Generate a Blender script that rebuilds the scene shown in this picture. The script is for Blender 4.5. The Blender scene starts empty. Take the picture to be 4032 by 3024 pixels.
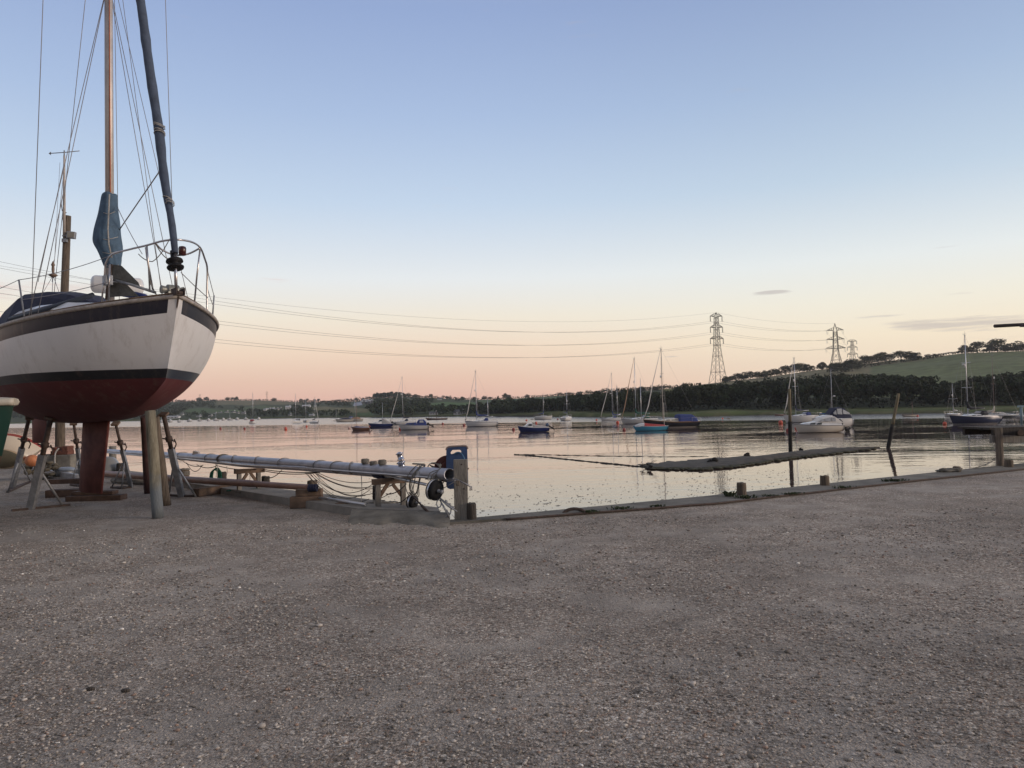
import bpy, bmesh, math, random
import numpy as np
from mathutils import Vector, Matrix
rnd = random.Random(7)
S = bpy.context.scene
COL = S.collection
V = Vector
pi = math.pi
# ------------------------------------------------------------------ camera
FPX = 3024.0; HZ = 1609.0; PITCH = math.radians(1.84); ROLL = math.radians(1.3)
CAMZ = 1.6; WZ = -2.0
ROT = Matrix.Rotation(pi/2 + PITCH, 3, 'X') @ Matrix.Rotation(-ROLL, 3, 'Z')
cd = bpy.data.cameras.new('camera'); cam = bpy.data.objects.new('camera', cd); COL.objects.link(cam)
cd.sensor_width = 36; cd.lens = 27.0; cd.clip_end = 9000; cd.clip_start = 0.05
cam.matrix_world = Matrix.Translation((0, 0, CAMZ)) @ ROT.to_4x4()
S.camera = cam
S.view_settings.view_transform = 'Standard'; S.view_settings.look = 'None'
S.view_settings.exposure = 0.04; S.view_settings.gamma = 1.0
S.cycles.max_bounces = 6; S.cycles.diffuse_bounces = 3; S.cycles.glossy_bounces = 3
S.cycles.volume_bounces = 0; S.render.filter_size = 1.1
S.cycles.caustics_reflective = False; S.cycles.caustics_refractive = False

def lin(c):
    return tuple(((x/255)/12.92 if x/255 <= .04045 else ((x/255+.055)/1.055)**2.4) for x in c)
# ------------------------------------------------------------------ sky (dusk: pink low belt, cream, pale blue, lavender blue)
W = bpy.data.worlds.new("World"); S.world = W; W.use_nodes = True
nt = W.node_tree; nt.nodes.clear()
def wn(t, **k):
    n = nt.nodes.new(t)
    for a, b in k.items(): setattr(n, a, b)
    return n
def wm(op, a, b=None, c=None):
    n = wn('ShaderNodeMath', operation=op)
    for i, x in enumerate((a, b, c)):
        if x is None: continue
        if isinstance(x, (int, float)): n.inputs[i].default_value = x
        else: nt.links.new(x, n.inputs[i])
    return n.outputs[0]
def wramp(fac, stops):
    n = wn('ShaderNodeValToRGB'); e = n.color_ramp.elements
    n.color_ramp.interpolation = 'B_SPLINE' if False else 'LINEAR'
    while len(e) < len(stops): e.new(0.5)
    for el, (p, c) in zip(e, stops):
        el.position = p; el.color = (*lin(c), 1)
    nt.links.new(fac, n.inputs[0]); return n.outputs[0]
def wmix(f, a, b):
    n = wn('ShaderNodeMix', data_type='RGBA')
    for s, x in ((n.inputs['Factor'], f), (n.inputs['A'], a), (n.inputs['B'], b)):
        if isinstance(x, (int, float)): s.default_value = x
        elif isinstance(x, tuple): s.default_value = (*lin(x), 1)
        else: nt.links.new(x, s)
    return n.outputs['Result']
def smooth(x, a, b):
    n = wn('ShaderNodeMapRange', interpolation_type='SMOOTHSTEP')
    nt.links.new(x, n.inputs[0]); n.inputs[1].default_value = a; n.inputs[2].default_value = b
    return n.outputs[0]
tc = wn('ShaderNodeTexCoord'); sx = wn('ShaderNodeSeparateXYZ'); nt.links.new(tc.outputs['Generated'], sx.inputs[0])
dx, dy, dz = sx.outputs
fz = wm('SQRT', wm('MAXIMUM', dz, 0.0))
rampA = wramp(fz, [(0, (224, 176, 162)), (.13, (230, 185, 168)), (.2, (237, 199, 177)), (.28, (243, 218, 195)), (.345, (241, 231, 214)),
                   (.41, (230, 234, 236)), (.51, (194, 212, 233)), (.60, (168, 189, 222)), (.685, (146, 167, 208)), (.80, (160, 164, 182)), (1, (192, 182, 174))])
rampB = wramp(fz, [(0, (238, 204, 176)), (.13, (240, 209, 183)), (.2, (243, 220, 195)), (.28, (246, 231, 206)), (.345, (240, 235, 220)),
                   (.41, (229, 234, 234)), (.51, (190, 208, 226)), (.60, (164, 185, 215)), (.685, (142, 162, 200)), (.80, (160, 164, 180)), (1, (192, 182, 174))])
sky = wmix(smooth(dx, -.12, .42), rampA, rampB)
def gauss(x0, a, z0, b):
    u = wm('POWER', wm('DIVIDE', wm('SUBTRACT', dx, x0), a), 2.0) if False else None
    p = wm('DIVIDE', wm('SUBTRACT', dx, x0), a); q = wm('DIVIDE', wm('SUBTRACT', dz, z0), b)
    return wm('EXPONENT', wm('MULTIPLY', wm('ADD', wm('MULTIPLY', p, p), wm('MULTIPLY', q, q)), -1.0))
cv = wn('ShaderNodeCombineXYZ'); nt.links.new(wm('MULTIPLY', dx, 9.0), cv.inputs[0]); nt.links.new(wm('MULTIPLY', dz, 95.0), cv.inputs[1]); nt.links.new(wm('MULTIPLY', dy, 3.0), cv.inputs[2])
cn = wn('ShaderNodeTexNoise'); cn.inputs['Scale'].default_value = 1.0; cn.inputs['Detail'].default_value = 7; cn.inputs['Roughness'].default_value = .62
nt.links.new(cv.outputs[0], cn.inputs['Vector'])
cl = wm('ADD', cn.outputs[0], wm('MULTIPLY', gauss(.515, .085, .0835, .013), .32))
cl = wm('ADD', cl, wm('MULTIPLY', gauss(.324, .020, .1357, .0028), .40))
cl = wm('ADD', cl, wm('MULTIPLY', gauss(.43, .03, .098, .003), .18))
cl = wm('ADD', cl, wm('MULTIPLY', gauss(-.54, .09, .145, .020), .28))
cl = wm('ADD', cl, wm('MULTIPLY', gauss(.205, .014, .0615, .0018), .25))
cl = smooth(cl, .66, .86)
lowc = smooth(dx, -.2, .2)
ccol = wmix(lowc, (222, 196, 190), (186, 177, 176))
sky = wmix(wm('MULTIPLY', cl, .62), sky, ccol)
ns = wn('ShaderNodeTexSky', sky_type='NISHITA'); ns.sun_disc = False
ns.sun_elevation = math.radians(3); ns.sun_rotation = math.radians(78); ns.altitude = 0; ns.air_density = 1.0; ns.dust_density = 1.0
add = wn('ShaderNodeMix', data_type='RGBA', blend_type='ADD'); add.inputs['Factor'].default_value = .012
nt.links.new(sky, add.inputs['A']); nt.links.new(ns.outputs[0], add.inputs['B'])
# the afterglow lies off to the +X side; the sky behind the viewer is duller
glow = wm('ADD', 1.0, wm('MULTIPLY', smooth(dx, .60, 1.0), 1.3))
back = wm('SUBTRACT', 1.0, wm('MULTIPLY', smooth(dy, .15, -.7), .28))
bg = wn('ShaderNodeBackground'); out = wn('ShaderNodeOutputWorld')
nt.links.new(add.outputs['Result'], bg.inputs[0]); nt.links.new(wm('MULTIPLY', glow, back), bg.inputs[1]); nt.links.new(bg.outputs[0], out.inputs[0])
sl = bpy.data.lights.new('sun', 'SUN'); sl.energy = 1.7; sl.angle = math.radians(14); sl.color = (1, .80, .64)
so = bpy.data.objects.new('sun', sl); COL.objects.link(so)
_a = math.radians(9); so.rotation_euler = V((math.cos(_a)*.967, -math.cos(_a)*.255, math.sin(_a))).to_track_quat('Z', 'Y').to_euler()
so.location = (60, 5, 40)
# ------------------------------------------------------------------ pixel (4032 x 3024 photograph) -> world
def ray(x, y): return ROT @ V(((x-2016)/FPX, -(y-1512)/FPX, -1))
def P(x, y, D):
    d = ray(x, y); return V((0, 0, CAMZ)) + d*(D/d.y)
def G(x, y, z=0.0):
    d = ray(x, y); return V((0, 0, CAMZ)) + d*((z-CAMZ)/d.z)
def hz(x): return HZ - math.tan(ROLL)*(x-2016)
# ------------------------------------------------------------------ materials
MATS = {}
def M(name, col, rough=.6, metal=0.0, var=.18, scale=6.0, bump=0.0, bscale=40.0, col2=None, stretch=None, spec=.5, coat=0.0):
    if name in MATS: return MATS[name]
    m = bpy.data.materials.new(name); MATS[name] = m; m.use_nodes = True
    t = m.node_tree; b = t.nodes['Principled BSDF']
    if max(col) > 1.01: col = lin(col)
    if col2 is not None and max(col2) > 1.01: col2 = lin(col2)
    c1 = tuple(max(0, x*(1-var)) for x in col); c2 = col2 or tuple(min(1, x*(1+var)) for x in col)
    tcn = t.nodes.new('ShaderNodeTexCoord'); vec = tcn.outputs['Object']
    if stretch:
        mp = t.nodes.new('ShaderNodeMapping'); mp.inputs['Scale'].default_value = stretch; t.links.new(vec, mp.inputs[0]); vec = mp.outputs[0]
    n = t.nodes.new('ShaderNodeTexNoise'); n.inputs['Scale'].default_value = scale; n.inputs['Detail'].default_value = 6; n.inputs['Roughness'].default_value = .65
    t.links.new(vec, n.inputs['Vector'])
    r = t.nodes.new('ShaderNodeValToRGB'); r.color_ramp.elements[0].position = .32; r.color_ramp.elements[1].position = .68
    r.color_ramp.elements[0].color = (*c1, 1); r.color_ramp.elements[1].color = (*c2, 1)
    t.links.new(n.outputs[0], r.inputs[0]); t.links.new(r.outputs[0], b.inputs['Base Color'])
    b.inputs['Roughness'].default_value = rough; b.inputs['Metallic'].default_value = metal
    b.inputs['Specular IOR Level'].default_value = spec
    if coat: b.inputs['Coat Weight'].default_value = coat
    if bump:
        n2 = t.nodes.new('ShaderNodeTexNoise'); n2.inputs['Scale'].default_value = bscale; n2.inputs['Detail'].default_value = 4
        t.links.new(vec, n2.inputs['Vector'])
        bp = t.nodes.new('ShaderNodeBump'); bp.inputs['Strength'].default_value = bump; bp.inputs['Distance'].default_value = .02
        t.links.new(n2.outputs[0], bp.inputs['Height']); t.links.new(bp.outputs[0], b.inputs['Normal'])
    return m
# ------------------------------------------------------------------ mesh builder
class MB:
    def __init__(s): s.v = []; s.f = []; s.s = []; s.m = []; s.uv = None; s.mat = 0; s.col = None
    def add(s, vs, fs, smooth=False):
        o = len(s.v); s.v += [tuple(x) for x in vs]
        for f in fs: s.f.append(tuple(i+o for i in f)); s.s.append(smooth); s.m.append(s.mat)
        return s
    def box(s, c, size, R=None):
        hx, hy, hz_ = size[0]/2, size[1]/2, size[2]/2
        vs = [V((x, y, z)) for x in (-hx, hx) for y in (-hy, hy) for z in (-hz_, hz_)]
        if R is not None: vs = [R @ q for q in vs]
        c = V(c)
        return s.add([q+c for q in vs], [(0, 1, 3, 2), (4, 6, 7, 5), (0, 4, 5, 1), (2, 3, 7, 6), (0, 2, 6, 4), (1, 5, 7, 3)])
    def bar(s, a, b, w, h, up=(0, 0, 1)):
        a, b = V(a), V(b); d = (b-a); L = d.length; d.normalize()
        u = V(up)
        if abs(d.dot(u)) > .98: u = V((0, 1, 0))
        y = u.cross(d).normalized(); z = d.cross(y)
        R = Matrix((d, y, z)).transposed()
        return s.box((a+b)/2, (L, w, h), R)
    def tube(s, pts, r, n=8, caps=True, ry=None):
        pts = [V(p) for p in pts]; k = len(pts)
        rr = r if isinstance(r, (list, tuple)) else [r]*k
        prev = None; rings = []
        for i, p in enumerate(pts):
            d = (pts[min(i+1, k-1)]-pts[max(i-1, 0)]).normalized()
            if prev is None:
                u = V((0, 0, 1)) if abs(d.z) < .9 else V((1, 0, 0))
                x = u.cross(d).normalized()
            else:
                x = (prev - d*prev.dot(d)).normalized()
            prev = x; y = d.cross(x)
            rings.append([p + (x*math.cos(2*pi*j/n) + y*math.sin(2*pi*j/n)*(ry or 1))*rr[i] for j in range(n)])
        return s.loft(rings, True, caps)
    def loft(s, rings, closed=True, caps=True, smooth=True):
        n = len(rings[0]); vs = [q for R in rings for q in R]; fs = []
        for i in range(len(rings)-1):
            for j in range(n if closed else n-1):
                j2 = (j+1) % n
                fs.append((i*n+j, i*n+j2, (i+1)*n+j2, (i+1)*n+j))
        s.add(vs, fs, smooth)
        if caps and n > 2:
            o = len(s.v)-len(vs); e = o+(len(rings)-1)*n
            s.f.append(tuple(o+j for j in range(n))[::-1]); s.s.append(False); s.m.append(s.mat)
            s.f.append(tuple(e+j for j in range(n))); s.s.append(False); s.m.append(s.mat)
        return s
    def lathe(s, prof, c=(0, 0, 0), axis=(0, 0, 1), n=16, caps=True):
        a = V(axis).normalized(); u = V((0, 0, 1)) if abs(a.z) < .9 else V((1, 0, 0)); x = u.cross(a).normalized(); y = a.cross(x); c = V(c)
        return s.loft([[c + a*z + (x*math.cos(2*pi*j/n)+y*math.sin(2*pi*j/n))*r for j in range(n)] for r, z in prof], True, caps)
    def ball(s, c, r, n=12, m=8):
        r = (r, r, r) if isinstance(r, (int, float)) else r; c = V(c)
        return s.loft([[c + V((r[0]*math.sin(t)*math.cos(2*pi*j/n), r[1]*math.sin(t)*math.sin(2*pi*j/n), r[2]*math.cos(t))) for j in range(n)]
                       for t in [pi - max(.02, min(pi-.02, pi*i/m)) for i in range(m+1)]], True, True)
    def plate(s, pts, th, nrm=None):
        pts = [V(p) for p in pts]
        if nrm is None: nrm = (pts[1]-pts[0]).cross(pts[2]-pts[0]).normalized()
        nrm = V(nrm)*th; n = len(pts)
        fs = [tuple(range(n))[::-1], tuple(range(n, 2*n))] + [(j, (j+1) % n, n+(j+1) % n, n+j) for j in range(n)]
        return s.add(pts + [p+nrm for p in pts], fs)
    def build(s, name, mat, parent=None, org=None, bevel=0, seg=2):
        me = bpy.data.meshes.new(name)
        o_ = V(org) if org is not None else V((0, 0, 0))
        vs = [tuple(V(q)-o_) for q in s.v] if org is not None else s.v
        me.from_pydata(vs, [], s.f)
        me.polygons.foreach_set('use_smooth', s.s)
        for mm in (mat if isinstance(mat, (list, tuple)) else [mat]): me.materials.append(mm)
        if isinstance(mat, (list, tuple)) and len(mat) > 1: me.polygons.foreach_set('material_index', s.m)
        if s.uv is not None:
            for k, data in enumerate(s.uv):
                lay = me.uv_layers.new(name='uv%d' % k)
                idx = np.zeros(len(me.loops), dtype=np.int32); me.loops.foreach_get('vertex_index', idx)
                lay.data.foreach_set('uv', np.array(data, dtype=np.float32)[idx].ravel())
        if s.col is not None:
            at = me.color_attributes.new('col', 'FLOAT_COLOR', 'POINT')
            at.data.foreach_set('color', np.array([(*c, 1) for c in s.col], dtype=np.float32).ravel())
        me.update()
        o = bpy.data.objects.new(name, me); COL.objects.link(o)
        if parent is not None: o.parent = parent
        elif org is not None: o.location = o_
        if bevel:
            bv = o.modifiers.new('bevel', 'BEVEL'); bv.width = bevel; bv.segments = seg; bv.limit_method = 'ANGLE'; bv.angle_limit = .7
        return o
class Panes:
    def __init__(s): s.l = []
    def plate(s, *a): s.l.append(a)
    def build(s, name, mat, parent): return [MB().plate(*a).build(name, mat, parent) for a in s.l]
def tag(o, label=None, cat=None, group=None, kind=None):
    if label: o['label'] = label
    if cat: o['category'] = cat
    if group: o['group'] = group
    if kind: o['kind'] = kind
    return o
def thing(name, loc, label, cat, group=None, rz=0.0):
    o = bpy.data.objects.new(name, None); COL.objects.link(o); o.location = V(loc); o.rotation_euler = (0, 0, rz)
    o.empty_display_size = .2
    return tag(o, label, cat, group)
def copy_tree(o, parent=None, kids=None):
    c = o.copy(); COL.objects.link(c)
    if parent is not None: c.parent = parent
    for ch in KIDS(o): copy_tree(ch, c)
    return c
def KIDS(o): return [x for x in bpy.data.objects if x.parent == o]
def sag(a, b, s, n=12):
    a, b = V(a), V(b); return [a.lerp(b, i/n) - V((0, 0, s*4*(i/n)*(1-i/n))) for i in range(n+1)]
def interp(x, xs, ys): return float(np.interp(x, xs, ys))
def noise1(x, seed=0):
    return math.sin(x*1.7+seed)*.5+math.sin(x*3.9+seed*2.3)*.3+math.sin(x*9.1+seed*.7)*.2
# ------------------------------------------------------------------ common materials
white_gel = M('white_gelcoat', (.62, .61, .60), .25, var=.07, scale=2, coat=.2)
cream_gel = M('cream_gelcoat', (.60, .54, .45), .3, var=.08, scale=2)
alloy = M('aluminium', (.50, .51, .54), .38, .85, var=.12, scale=9)
alloy_matt = M('weathered_aluminium', (.40, .41, .46), .45, .55, var=.2, scale=5, bump=.1)
steel = M('stainless_steel', (.42, .40, .40), .3, .9, var=.2, scale=14)
galv = M('galvanised_steel', (.26, .27, .29), .55, .5, var=.3, scale=9, bump=.2)
rust = M('rusty_steel', (.060, .040, .033), .8, .1, var=.45, scale=14, bump=.3)
blackp = M('black_plastic', (.010, .010, .012), .6, var=.3, spec=.2)
rubber = M('dark_rubber', (.02, .02, .022), .7, var=.3)
navy = M('navy_canvas', (.014, .018, .045), .85, var=.3, scale=8, bump=.3, bscale=15)
bluec = M('blue_canvas', (.022, .04, .16), .8, var=.25, scale=6, bump=.3, bscale=10)
greyblue = M('faded_blue_canvas', (.055, .098, .150), .85, var=.25, scale=7, bump=.5, bscale=14)
slateblue = M('slate_blue_sailcloth', (.050, .068, .105), .85, var=.25, scale=7, bump=.5, bscale=18)
greenc = M('green_canvas', (.008, .07, .05), .8, var=.25)
greyc = M('grey_canvas', (.30, .29, .29), .8, var=.15)
whitec = M('white_canvas', (.6, .57, .53), .8, var=.1)
redc = M('red_canvas', (.30, .035, .035), .8, var=.2)
tanc = M('tan_canvas', (.36, .22, .14), .8, var=.15)
glass = M('dark_glass', (.02, .022, .028), .08, var=.2, coat=.5)
clearvinyl = M('clear_vinyl', (.36, .36, .36), .12, var=.3, scale=5)
wire = M('wire_rope', (.26, .25, .26), .5, .4, var=.15)
rope = M('weathered_rope', (.22, .205, .18), .95, var=.4, scale=60, bump=.8, bscale=220)
ropew = M('pale_rope', (.42, .40, .37), .9, var=.3, scale=50, bump=.8, bscale=200)
ropeg = M('green_rope', (.012, .10, .065), .9, var=.3, scale=60)
timber = M('weathered_timber', (.105, .080, .058), .9, var=.5, scale=3, bump=.9, bscale=9, stretch=(9, 9, 1))
timber_d = M('dark_wet_timber', (.040, .032, .026), .85, var=.6, scale=5, bump=.9, bscale=12, stretch=(7, 7, 1))
timber_g = M('grey_timber', (.17, .155, .135), .9, var=.35, scale=3, bump=.7, bscale=9, stretch=(8, 8, 1.4))
timber_x = M('old_beam_timber', (.13, .085, .058), .9, var=.5, scale=3, bump=.9, bscale=8)
varnish = M('varnished_spar', (.20, .105, .075), .45, var=.3, scale=4, bump=.2)
teak = M('teak_trim', (.22, .12, .055), .6, var=.3)
buoyr = M('orange_buoy_plastic', (.50, .075, .04), .45, var=.2)
buoyd = M('faded_red_buoy', (.26, .05, .04), .6, var=.3)
concrete = M('concrete', (.20, .185, .165), .9, var=.32, scale=2.2, bump=.5, bscale=30)
concrete_d = M('stained_concrete', (.165, .15, .125), .92, var=.45, scale=2.5, bump=.6, bscale=18)

def hullmat(name, top, boot, bottom, band=None, z0=0.0, z1=.08, s0=.06, s1=.26, gap=0.0, rough=.28, stripe=None, dirty=.0):
    m = bpy.data.materials.new(name); m.use_nodes = True; t = m.node_tree; b = t.nodes['Principled BSDF']
    L = t.links.new
    def mth(op, a, c):
        n = t.nodes.new('ShaderNodeMath'); n.operation = op
        for i, x in enumerate((a, c)):
            if isinstance(x, (int, float)): n.inputs[i].default_value = x
            else: L(x, n.inputs[i])
        return n.outputs[0]
    uv = t.nodes.new('ShaderNodeUVMap'); uv.uv_map = 'uv0'; sp = t.nodes.new('ShaderNodeSeparateXYZ'); L(uv.outputs[0], sp.inputs[0])
    tcn = t.nodes.new('ShaderNodeTexCoord'); nz = t.nodes.new('ShaderNodeTexNoise'); nz.inputs['Scale'].default_value = 3.0; nz.inputs['Detail'].default_value = 8; nz.inputs['Roughness'].default_value = .7
    mp = t.nodes.new('ShaderNodeMapping'); mp.inputs['Scale'].default_value = (1.2, 1.2, .5); L(tcn.outputs['Object'], mp.inputs[0]); L(mp.outputs[0], nz.inputs['Vector'])
    zz, dd = sp.outputs[0], sp.outputs[1]
    def mix(f, a, c):
        n = t.nodes.new('ShaderNodeMix'); n.data_type = 'RGBA'
        for s_, x in ((n.inputs['Factor'], f), (n.inputs['A'], a), (n.inputs['B'], c)):
            if isinstance(x, (int, float)): s_.default_value = x
            elif isinstance(x, tuple): s_.default_value = (*x, 1)
            else: L(x, s_)
        return n.outputs['Result']
    def rng(x, a, c): return mth('MULTIPLY', mth('GREATER_THAN', x, a), mth('LESS_THAN', x, c))
    nw = nz.outputs[0]
    def wear(c, k): return mix(nw, tuple(x*(1-k) for x in c), tuple(min(1, x*(1+k)) for x in c))
    c = mix(mth('LESS_THAN', zz, z1), wear(top, .07), wear(boot, .3))
    c = mix(mth('LESS_THAN', zz, z0), c, wear(bottom, .4))
    if band is not None:
        f = rng(dd, s0, s1)
        if gap:
            u2 = t.nodes.new('ShaderNodeUVMap'); u2.uv_map = 'uv1'; s2 = t.nodes.new('ShaderNodeSeparateXYZ'); L(u2.outputs[0], s2.inputs[0])
            f = mth('MULTIPLY', f, mth('GREATER_THAN', s2.outputs[0], gap))
        c = mix(f, c, band)
    if stripe is not None: c = mix(rng(dd, stripe[1], stripe[2]), c, stripe[0])
    if dirty:
        n3 = t.nodes.new('ShaderNodeTexNoise'); n3.inputs['Scale'].default_value = 1.6; n3.inputs['Detail'].default_value = 9; n3.inputs['Roughness'].default_value = .75
        mp3 = t.nodes.new('ShaderNodeMapping'); mp3.inputs['Scale'].default_value = (3, 3, .35); L(tcn.outputs['Object'], mp3.inputs[0]); L(mp3.outputs[0], n3.inputs['Vector'])
        mr = t.nodes.new('ShaderNodeMapRange'); mr.inputs[1].default_value = .52; mr.inputs[2].default_value = .8; mr.inputs[4].default_value = dirty; L(n3.outputs[0], mr.inputs[0])
        c = mix(mr.outputs[0], c, (.20, .15, .11))
    L(c, b.inputs['Base Color'])
    rr = mix(mth('LESS_THAN', zz, z0), (rough,)*3, (.75,)*3); L(rr, b.inputs['Roughness'])
    return m

def hull_mb(Ln, B, fb=(1.0, .8, .75), sp=1.8, fpow=4, draft=.5, rake=.6, trans=.7, um=.42, bp=2.0, ns=26, nv=10, ex=.8, kz=1.15, trrake=.0, keelup=.08, flare=.5):
    """x forward (bow at +L/2), y to port, z up from the waterline. Returns the hull shell, the sheer lines and a function of the sheer."""
    mb = MB(); uv0 = []; uv1 = []; shp = []; shs = []
    def sheer(u):
        if u > .35: return fb[1] + (fb[0]-fb[1])*((u-.35)/.65)**sp
        return fb[1] + (fb[2]-fb[1])*((.35-u)/.35)**1.6
    def beam(u):
        if u < um: return B/2*(trans+(1-trans)*math.sin(pi/2*u/um))
        return max(.0, B/2*(1-((u-um)/(1-um))**bp))
    rings = []
    for i in range(ns+1):
        u = 1-(1-i/ns)**1.25 if i else 0.0
        b = beam(u); zs = sheer(u)
        if u > .45: zk = -draft*(1-((u-.45)/.55)**2.6)
        else: zk = -draft*(1-((.45-u)/.45)**2) + keelup*((.45-u)/.45)**2
        e = ex + flare*u**fpow; ring = []
        for j in range(2*nv+1):
            a = (1-j/nv)*pi/2; sg = 1 if a >= 0 else -1; a = abs(a)
            f = (1-math.cos(a))**kz
            y = b*math.sin(a)**e*sg; z = zk+(zs-zk)*f
            ff = (z-zk)/(zs-zk)
            x = (u-.5)*Ln - rake*(1-ff)**1.15*u**3.2 + trrake*(1-ff)*(1-u)**3
            ring.append(V((x, y, z))); uv0.append((z, zs-z)); uv1.append(((1-u)*Ln, 0))
        rings.append(ring); shp.append(ring[0]); shs.append(ring[-1])
    n = 2*nv+1
    mb.loft(rings, False, False)
    mb.f.append(tuple(range(n))); mb.s.append(False); mb.m.append(0)      # transom
    mb.uv = [uv0, uv1]
    return mb, shp, shs, sheer, beam
def deck_mb(shp, shs, camber=.05, drop=.02):
    mb = MB(); rings = []
    for p, q in zip(shp, shs):
        w = (p-q).length
        rings.append([p.lerp(q, t) + V((0, 0, -drop + camber*w/2.5*(1-(2*t-1)**2))) for t in (0, .15, .35, .5, .65, .85, 1)])
    mb.loft(rings, False, False); return mb
def house_mb(rows, z0, side=.82, n=5):
    """a cabin: rows of (x, half width, top z) from front to back, with rounded shoulders"""
    mb = MB(); rings = []
    for x, w, zt in rows:
        h = zt-z0; c = min(.25*h+.02, .12)
        rings.append([V((x, -w, z0)), V((x, -w*(side+.06), zt-c)), V((x, -w*side+c*.5, zt-c*.15)), V((x, 0, zt+.03*w)), V((x, w*side-c*.5, zt-c*.15)), V((x, w*(side+.06), zt-c)), V((x, w, z0))])
    mb.loft(rings, True, True, smooth=False); return mb
# ================================================================== SETTING
# ---- gravel yard
def gravel_material():
    m = bpy.data.materials.new('gravel'); m.use_nodes = True; t = m.node_tree; b = t.nodes['Principled BSDF']; L = t.links.new
    tcn = t.nodes.new('ShaderNodeTexCoord'); vec = tcn.outputs['Object']
    def vor(sc, feat='F1'):
        n = t.nodes.new('ShaderNodeTexVoronoi'); n.feature = feat; n.inputs['Scale'].default_value = sc
        L(wv, n.inputs['Vector']); return n
    def noi(sc, d=5, v=None):
        n = t.nodes.new('ShaderNodeTexNoise'); n.inputs['Scale'].default_value = sc; n.inputs['Detail'].default_value = d; n.inputs['Roughness'].default_value = .6
        L(v or vec, n.inputs['Vector']); return n.outputs[0]
    def ramp(f, st):
        n = t.nodes.new('ShaderNodeValToRGB'); e = n.color_ramp.elements
        while len(e) < len(st): e.new(.5)
        for el, (p, c) in zip(e, st): el.position = p; el.color = (*c, 1)
        L(f, n.inputs[0]); return n.outputs[0]
    def mix(f, a, c, bt='MIX'):
        n = t.nodes.new('ShaderNodeMix'); n.data_type = 'RGBA'; n.blend_type = bt
        for s_, x in ((n.inputs['Factor'], f), (n.inputs['A'], a), (n.inputs['B'], c)):
            if isinstance(x, (int, float)): s_.default_value = x
            elif isinstance(x, tuple): s_.default_value = (*x, 1)
            else: L(x, s_)
        return n.outputs['Result']
    wn_ = t.nodes.new('ShaderNodeTexNoise'); wn_.inputs['Scale'].default_value = 30; L(vec, wn_.inputs['Vector'])
    wa = t.nodes.new('ShaderNodeVectorMath'); wa.operation = 'SCALE'; wa.inputs['Scale'].default_value = .03; L(wn_.outputs['Color'], wa.inputs[0])
    wb = t.nodes.new('ShaderNodeVectorMath'); wb.operation = 'ADD'; L(vec, wb.inputs[0]); L(wa.outputs[0], wb.inputs[1]); wv = wb.outputs[0]
    v1 = vor(66); v2 = vor(30); v3 = vor(120)
    stones = [(0, (.11, .093, .078)), (.2, (.225, .200, .176)), (.42, (.315, .283, .252)), (.62, (.265, .20, .16)), (.78, (.39, .355, .32)), (.93, (.48, .435, .385)), (1, (.66, .62, .56))]
    sc1 = t.nodes.new('ShaderNodeSeparateColor'); L(v1.outputs['Color'], sc1.inputs[0]); c1 = ramp(sc1.outputs[0], stones)
    sc2 = t.nodes.new('ShaderNodeSeparateColor'); L(v2.outputs['Color'], sc2.inputs[0]); c2 = ramp(sc2.outputs[1], stones)
    big = t.nodes.new('ShaderNodeMath'); big.operation = 'GREATER_THAN'; L(sc2.outputs[2], big.inputs[0]); big.inputs[1].default_value = .8
    col = mix(big.outputs[0], c1, c2)
    # crevices between stones, then trodden silty patches, damp and ochre areas
    crev = ramp(v1.outputs['Distance'], [(.45, (1, 1, 1)), (.85, (.52, .49, .46))]); col = mix(.85, col, crev, 'MULTIPLY')
    silt = noi(.9, 7); siltf = ramp(silt, [(.47, (0, 0, 0)), (.62, (1, 1, 1))])
    fine = ramp(noi(190, 3), [(.3, (.25, .227, .205)), (.7, (.37, .34, .31))])
    sf = t.nodes.new('ShaderNodeMath'); sf.operation = 'MULTIPLY'; L(siltf, sf.inputs[0]); sf.inputs[1].default_value = .78
    col = mix(sf.outputs[0], col, fine)
    pat = ramp(noi(.35, 4), [(.33, (.90, .865, .83)), (.5, (1.14, 1.115, 1.085)), (.66, (1.34, 1.315, 1.285))]); col = mix(1.0, col, pat, 'MULTIPLY')
    pat2 = ramp(noi(2.3, 5), [(.34, (.80, .79, .78)), (.66, (1.14, 1.12, 1.10))]); col = mix(1.0, col, pat2, 'MULTIPLY')
    L(col, b.inputs['Base Color']); b.inputs['Roughness'].default_value = .88; b.inputs['Specular IOR Level'].default_value = .35
    h1 = t.nodes.new('ShaderNodeMath'); h1.operation = 'MULTIPLY_ADD'; L(v1.outputs['Distance'], h1.inputs[0]); h1.inputs[1].default_value = -1.0
    h2 = t.nodes.new('ShaderNodeMath'); h2.operation = 'MULTIPLY'; L(v2.outputs['Distance'], h2.inputs[0]); h2.inputs[1].default_value = -.8; L(h2.outputs[0], h1.inputs[2])
    bp = t.nodes.new('ShaderNodeBump'); bp.inputs['Strength'].default_value = .9; bp.inputs['Distance'].default_value = .018
    L(h1.outputs[0], bp.inputs['Height']); L(bp.outputs[0], b.inputs['Normal'])
    return m
gravel = gravel_material()
RIN = [(-1.0, 10.75), (0, 11.1), (3.2, 12.28), (7.5, 14.85), (11.5, 17.1), (60, 44.0)]
ROUT = [(-1.0, 11.0), (0, 11.5), (3.2, 13.15), (7.5, 15.65), (11.5, 17.95), (60, 45.2)]
LF = [(-1.1, 11.32), (-2.42, 11.85), (-3.51, 13.0), (-5.31, 15.0), (-9.0, 18.9), (-14.0, 23.6), (-40, 48)]
LB = [(-1.17, 11.75), (-2.42, 13.0), (-3.3, 13.9), (-5.1, 15.7), (-8.6, 19.3), (-13.6, 24.2), (-39.4, 48.8)]
edge = [(-60, 48)] + LF[::-1] + RIN
mb = MB()
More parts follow.
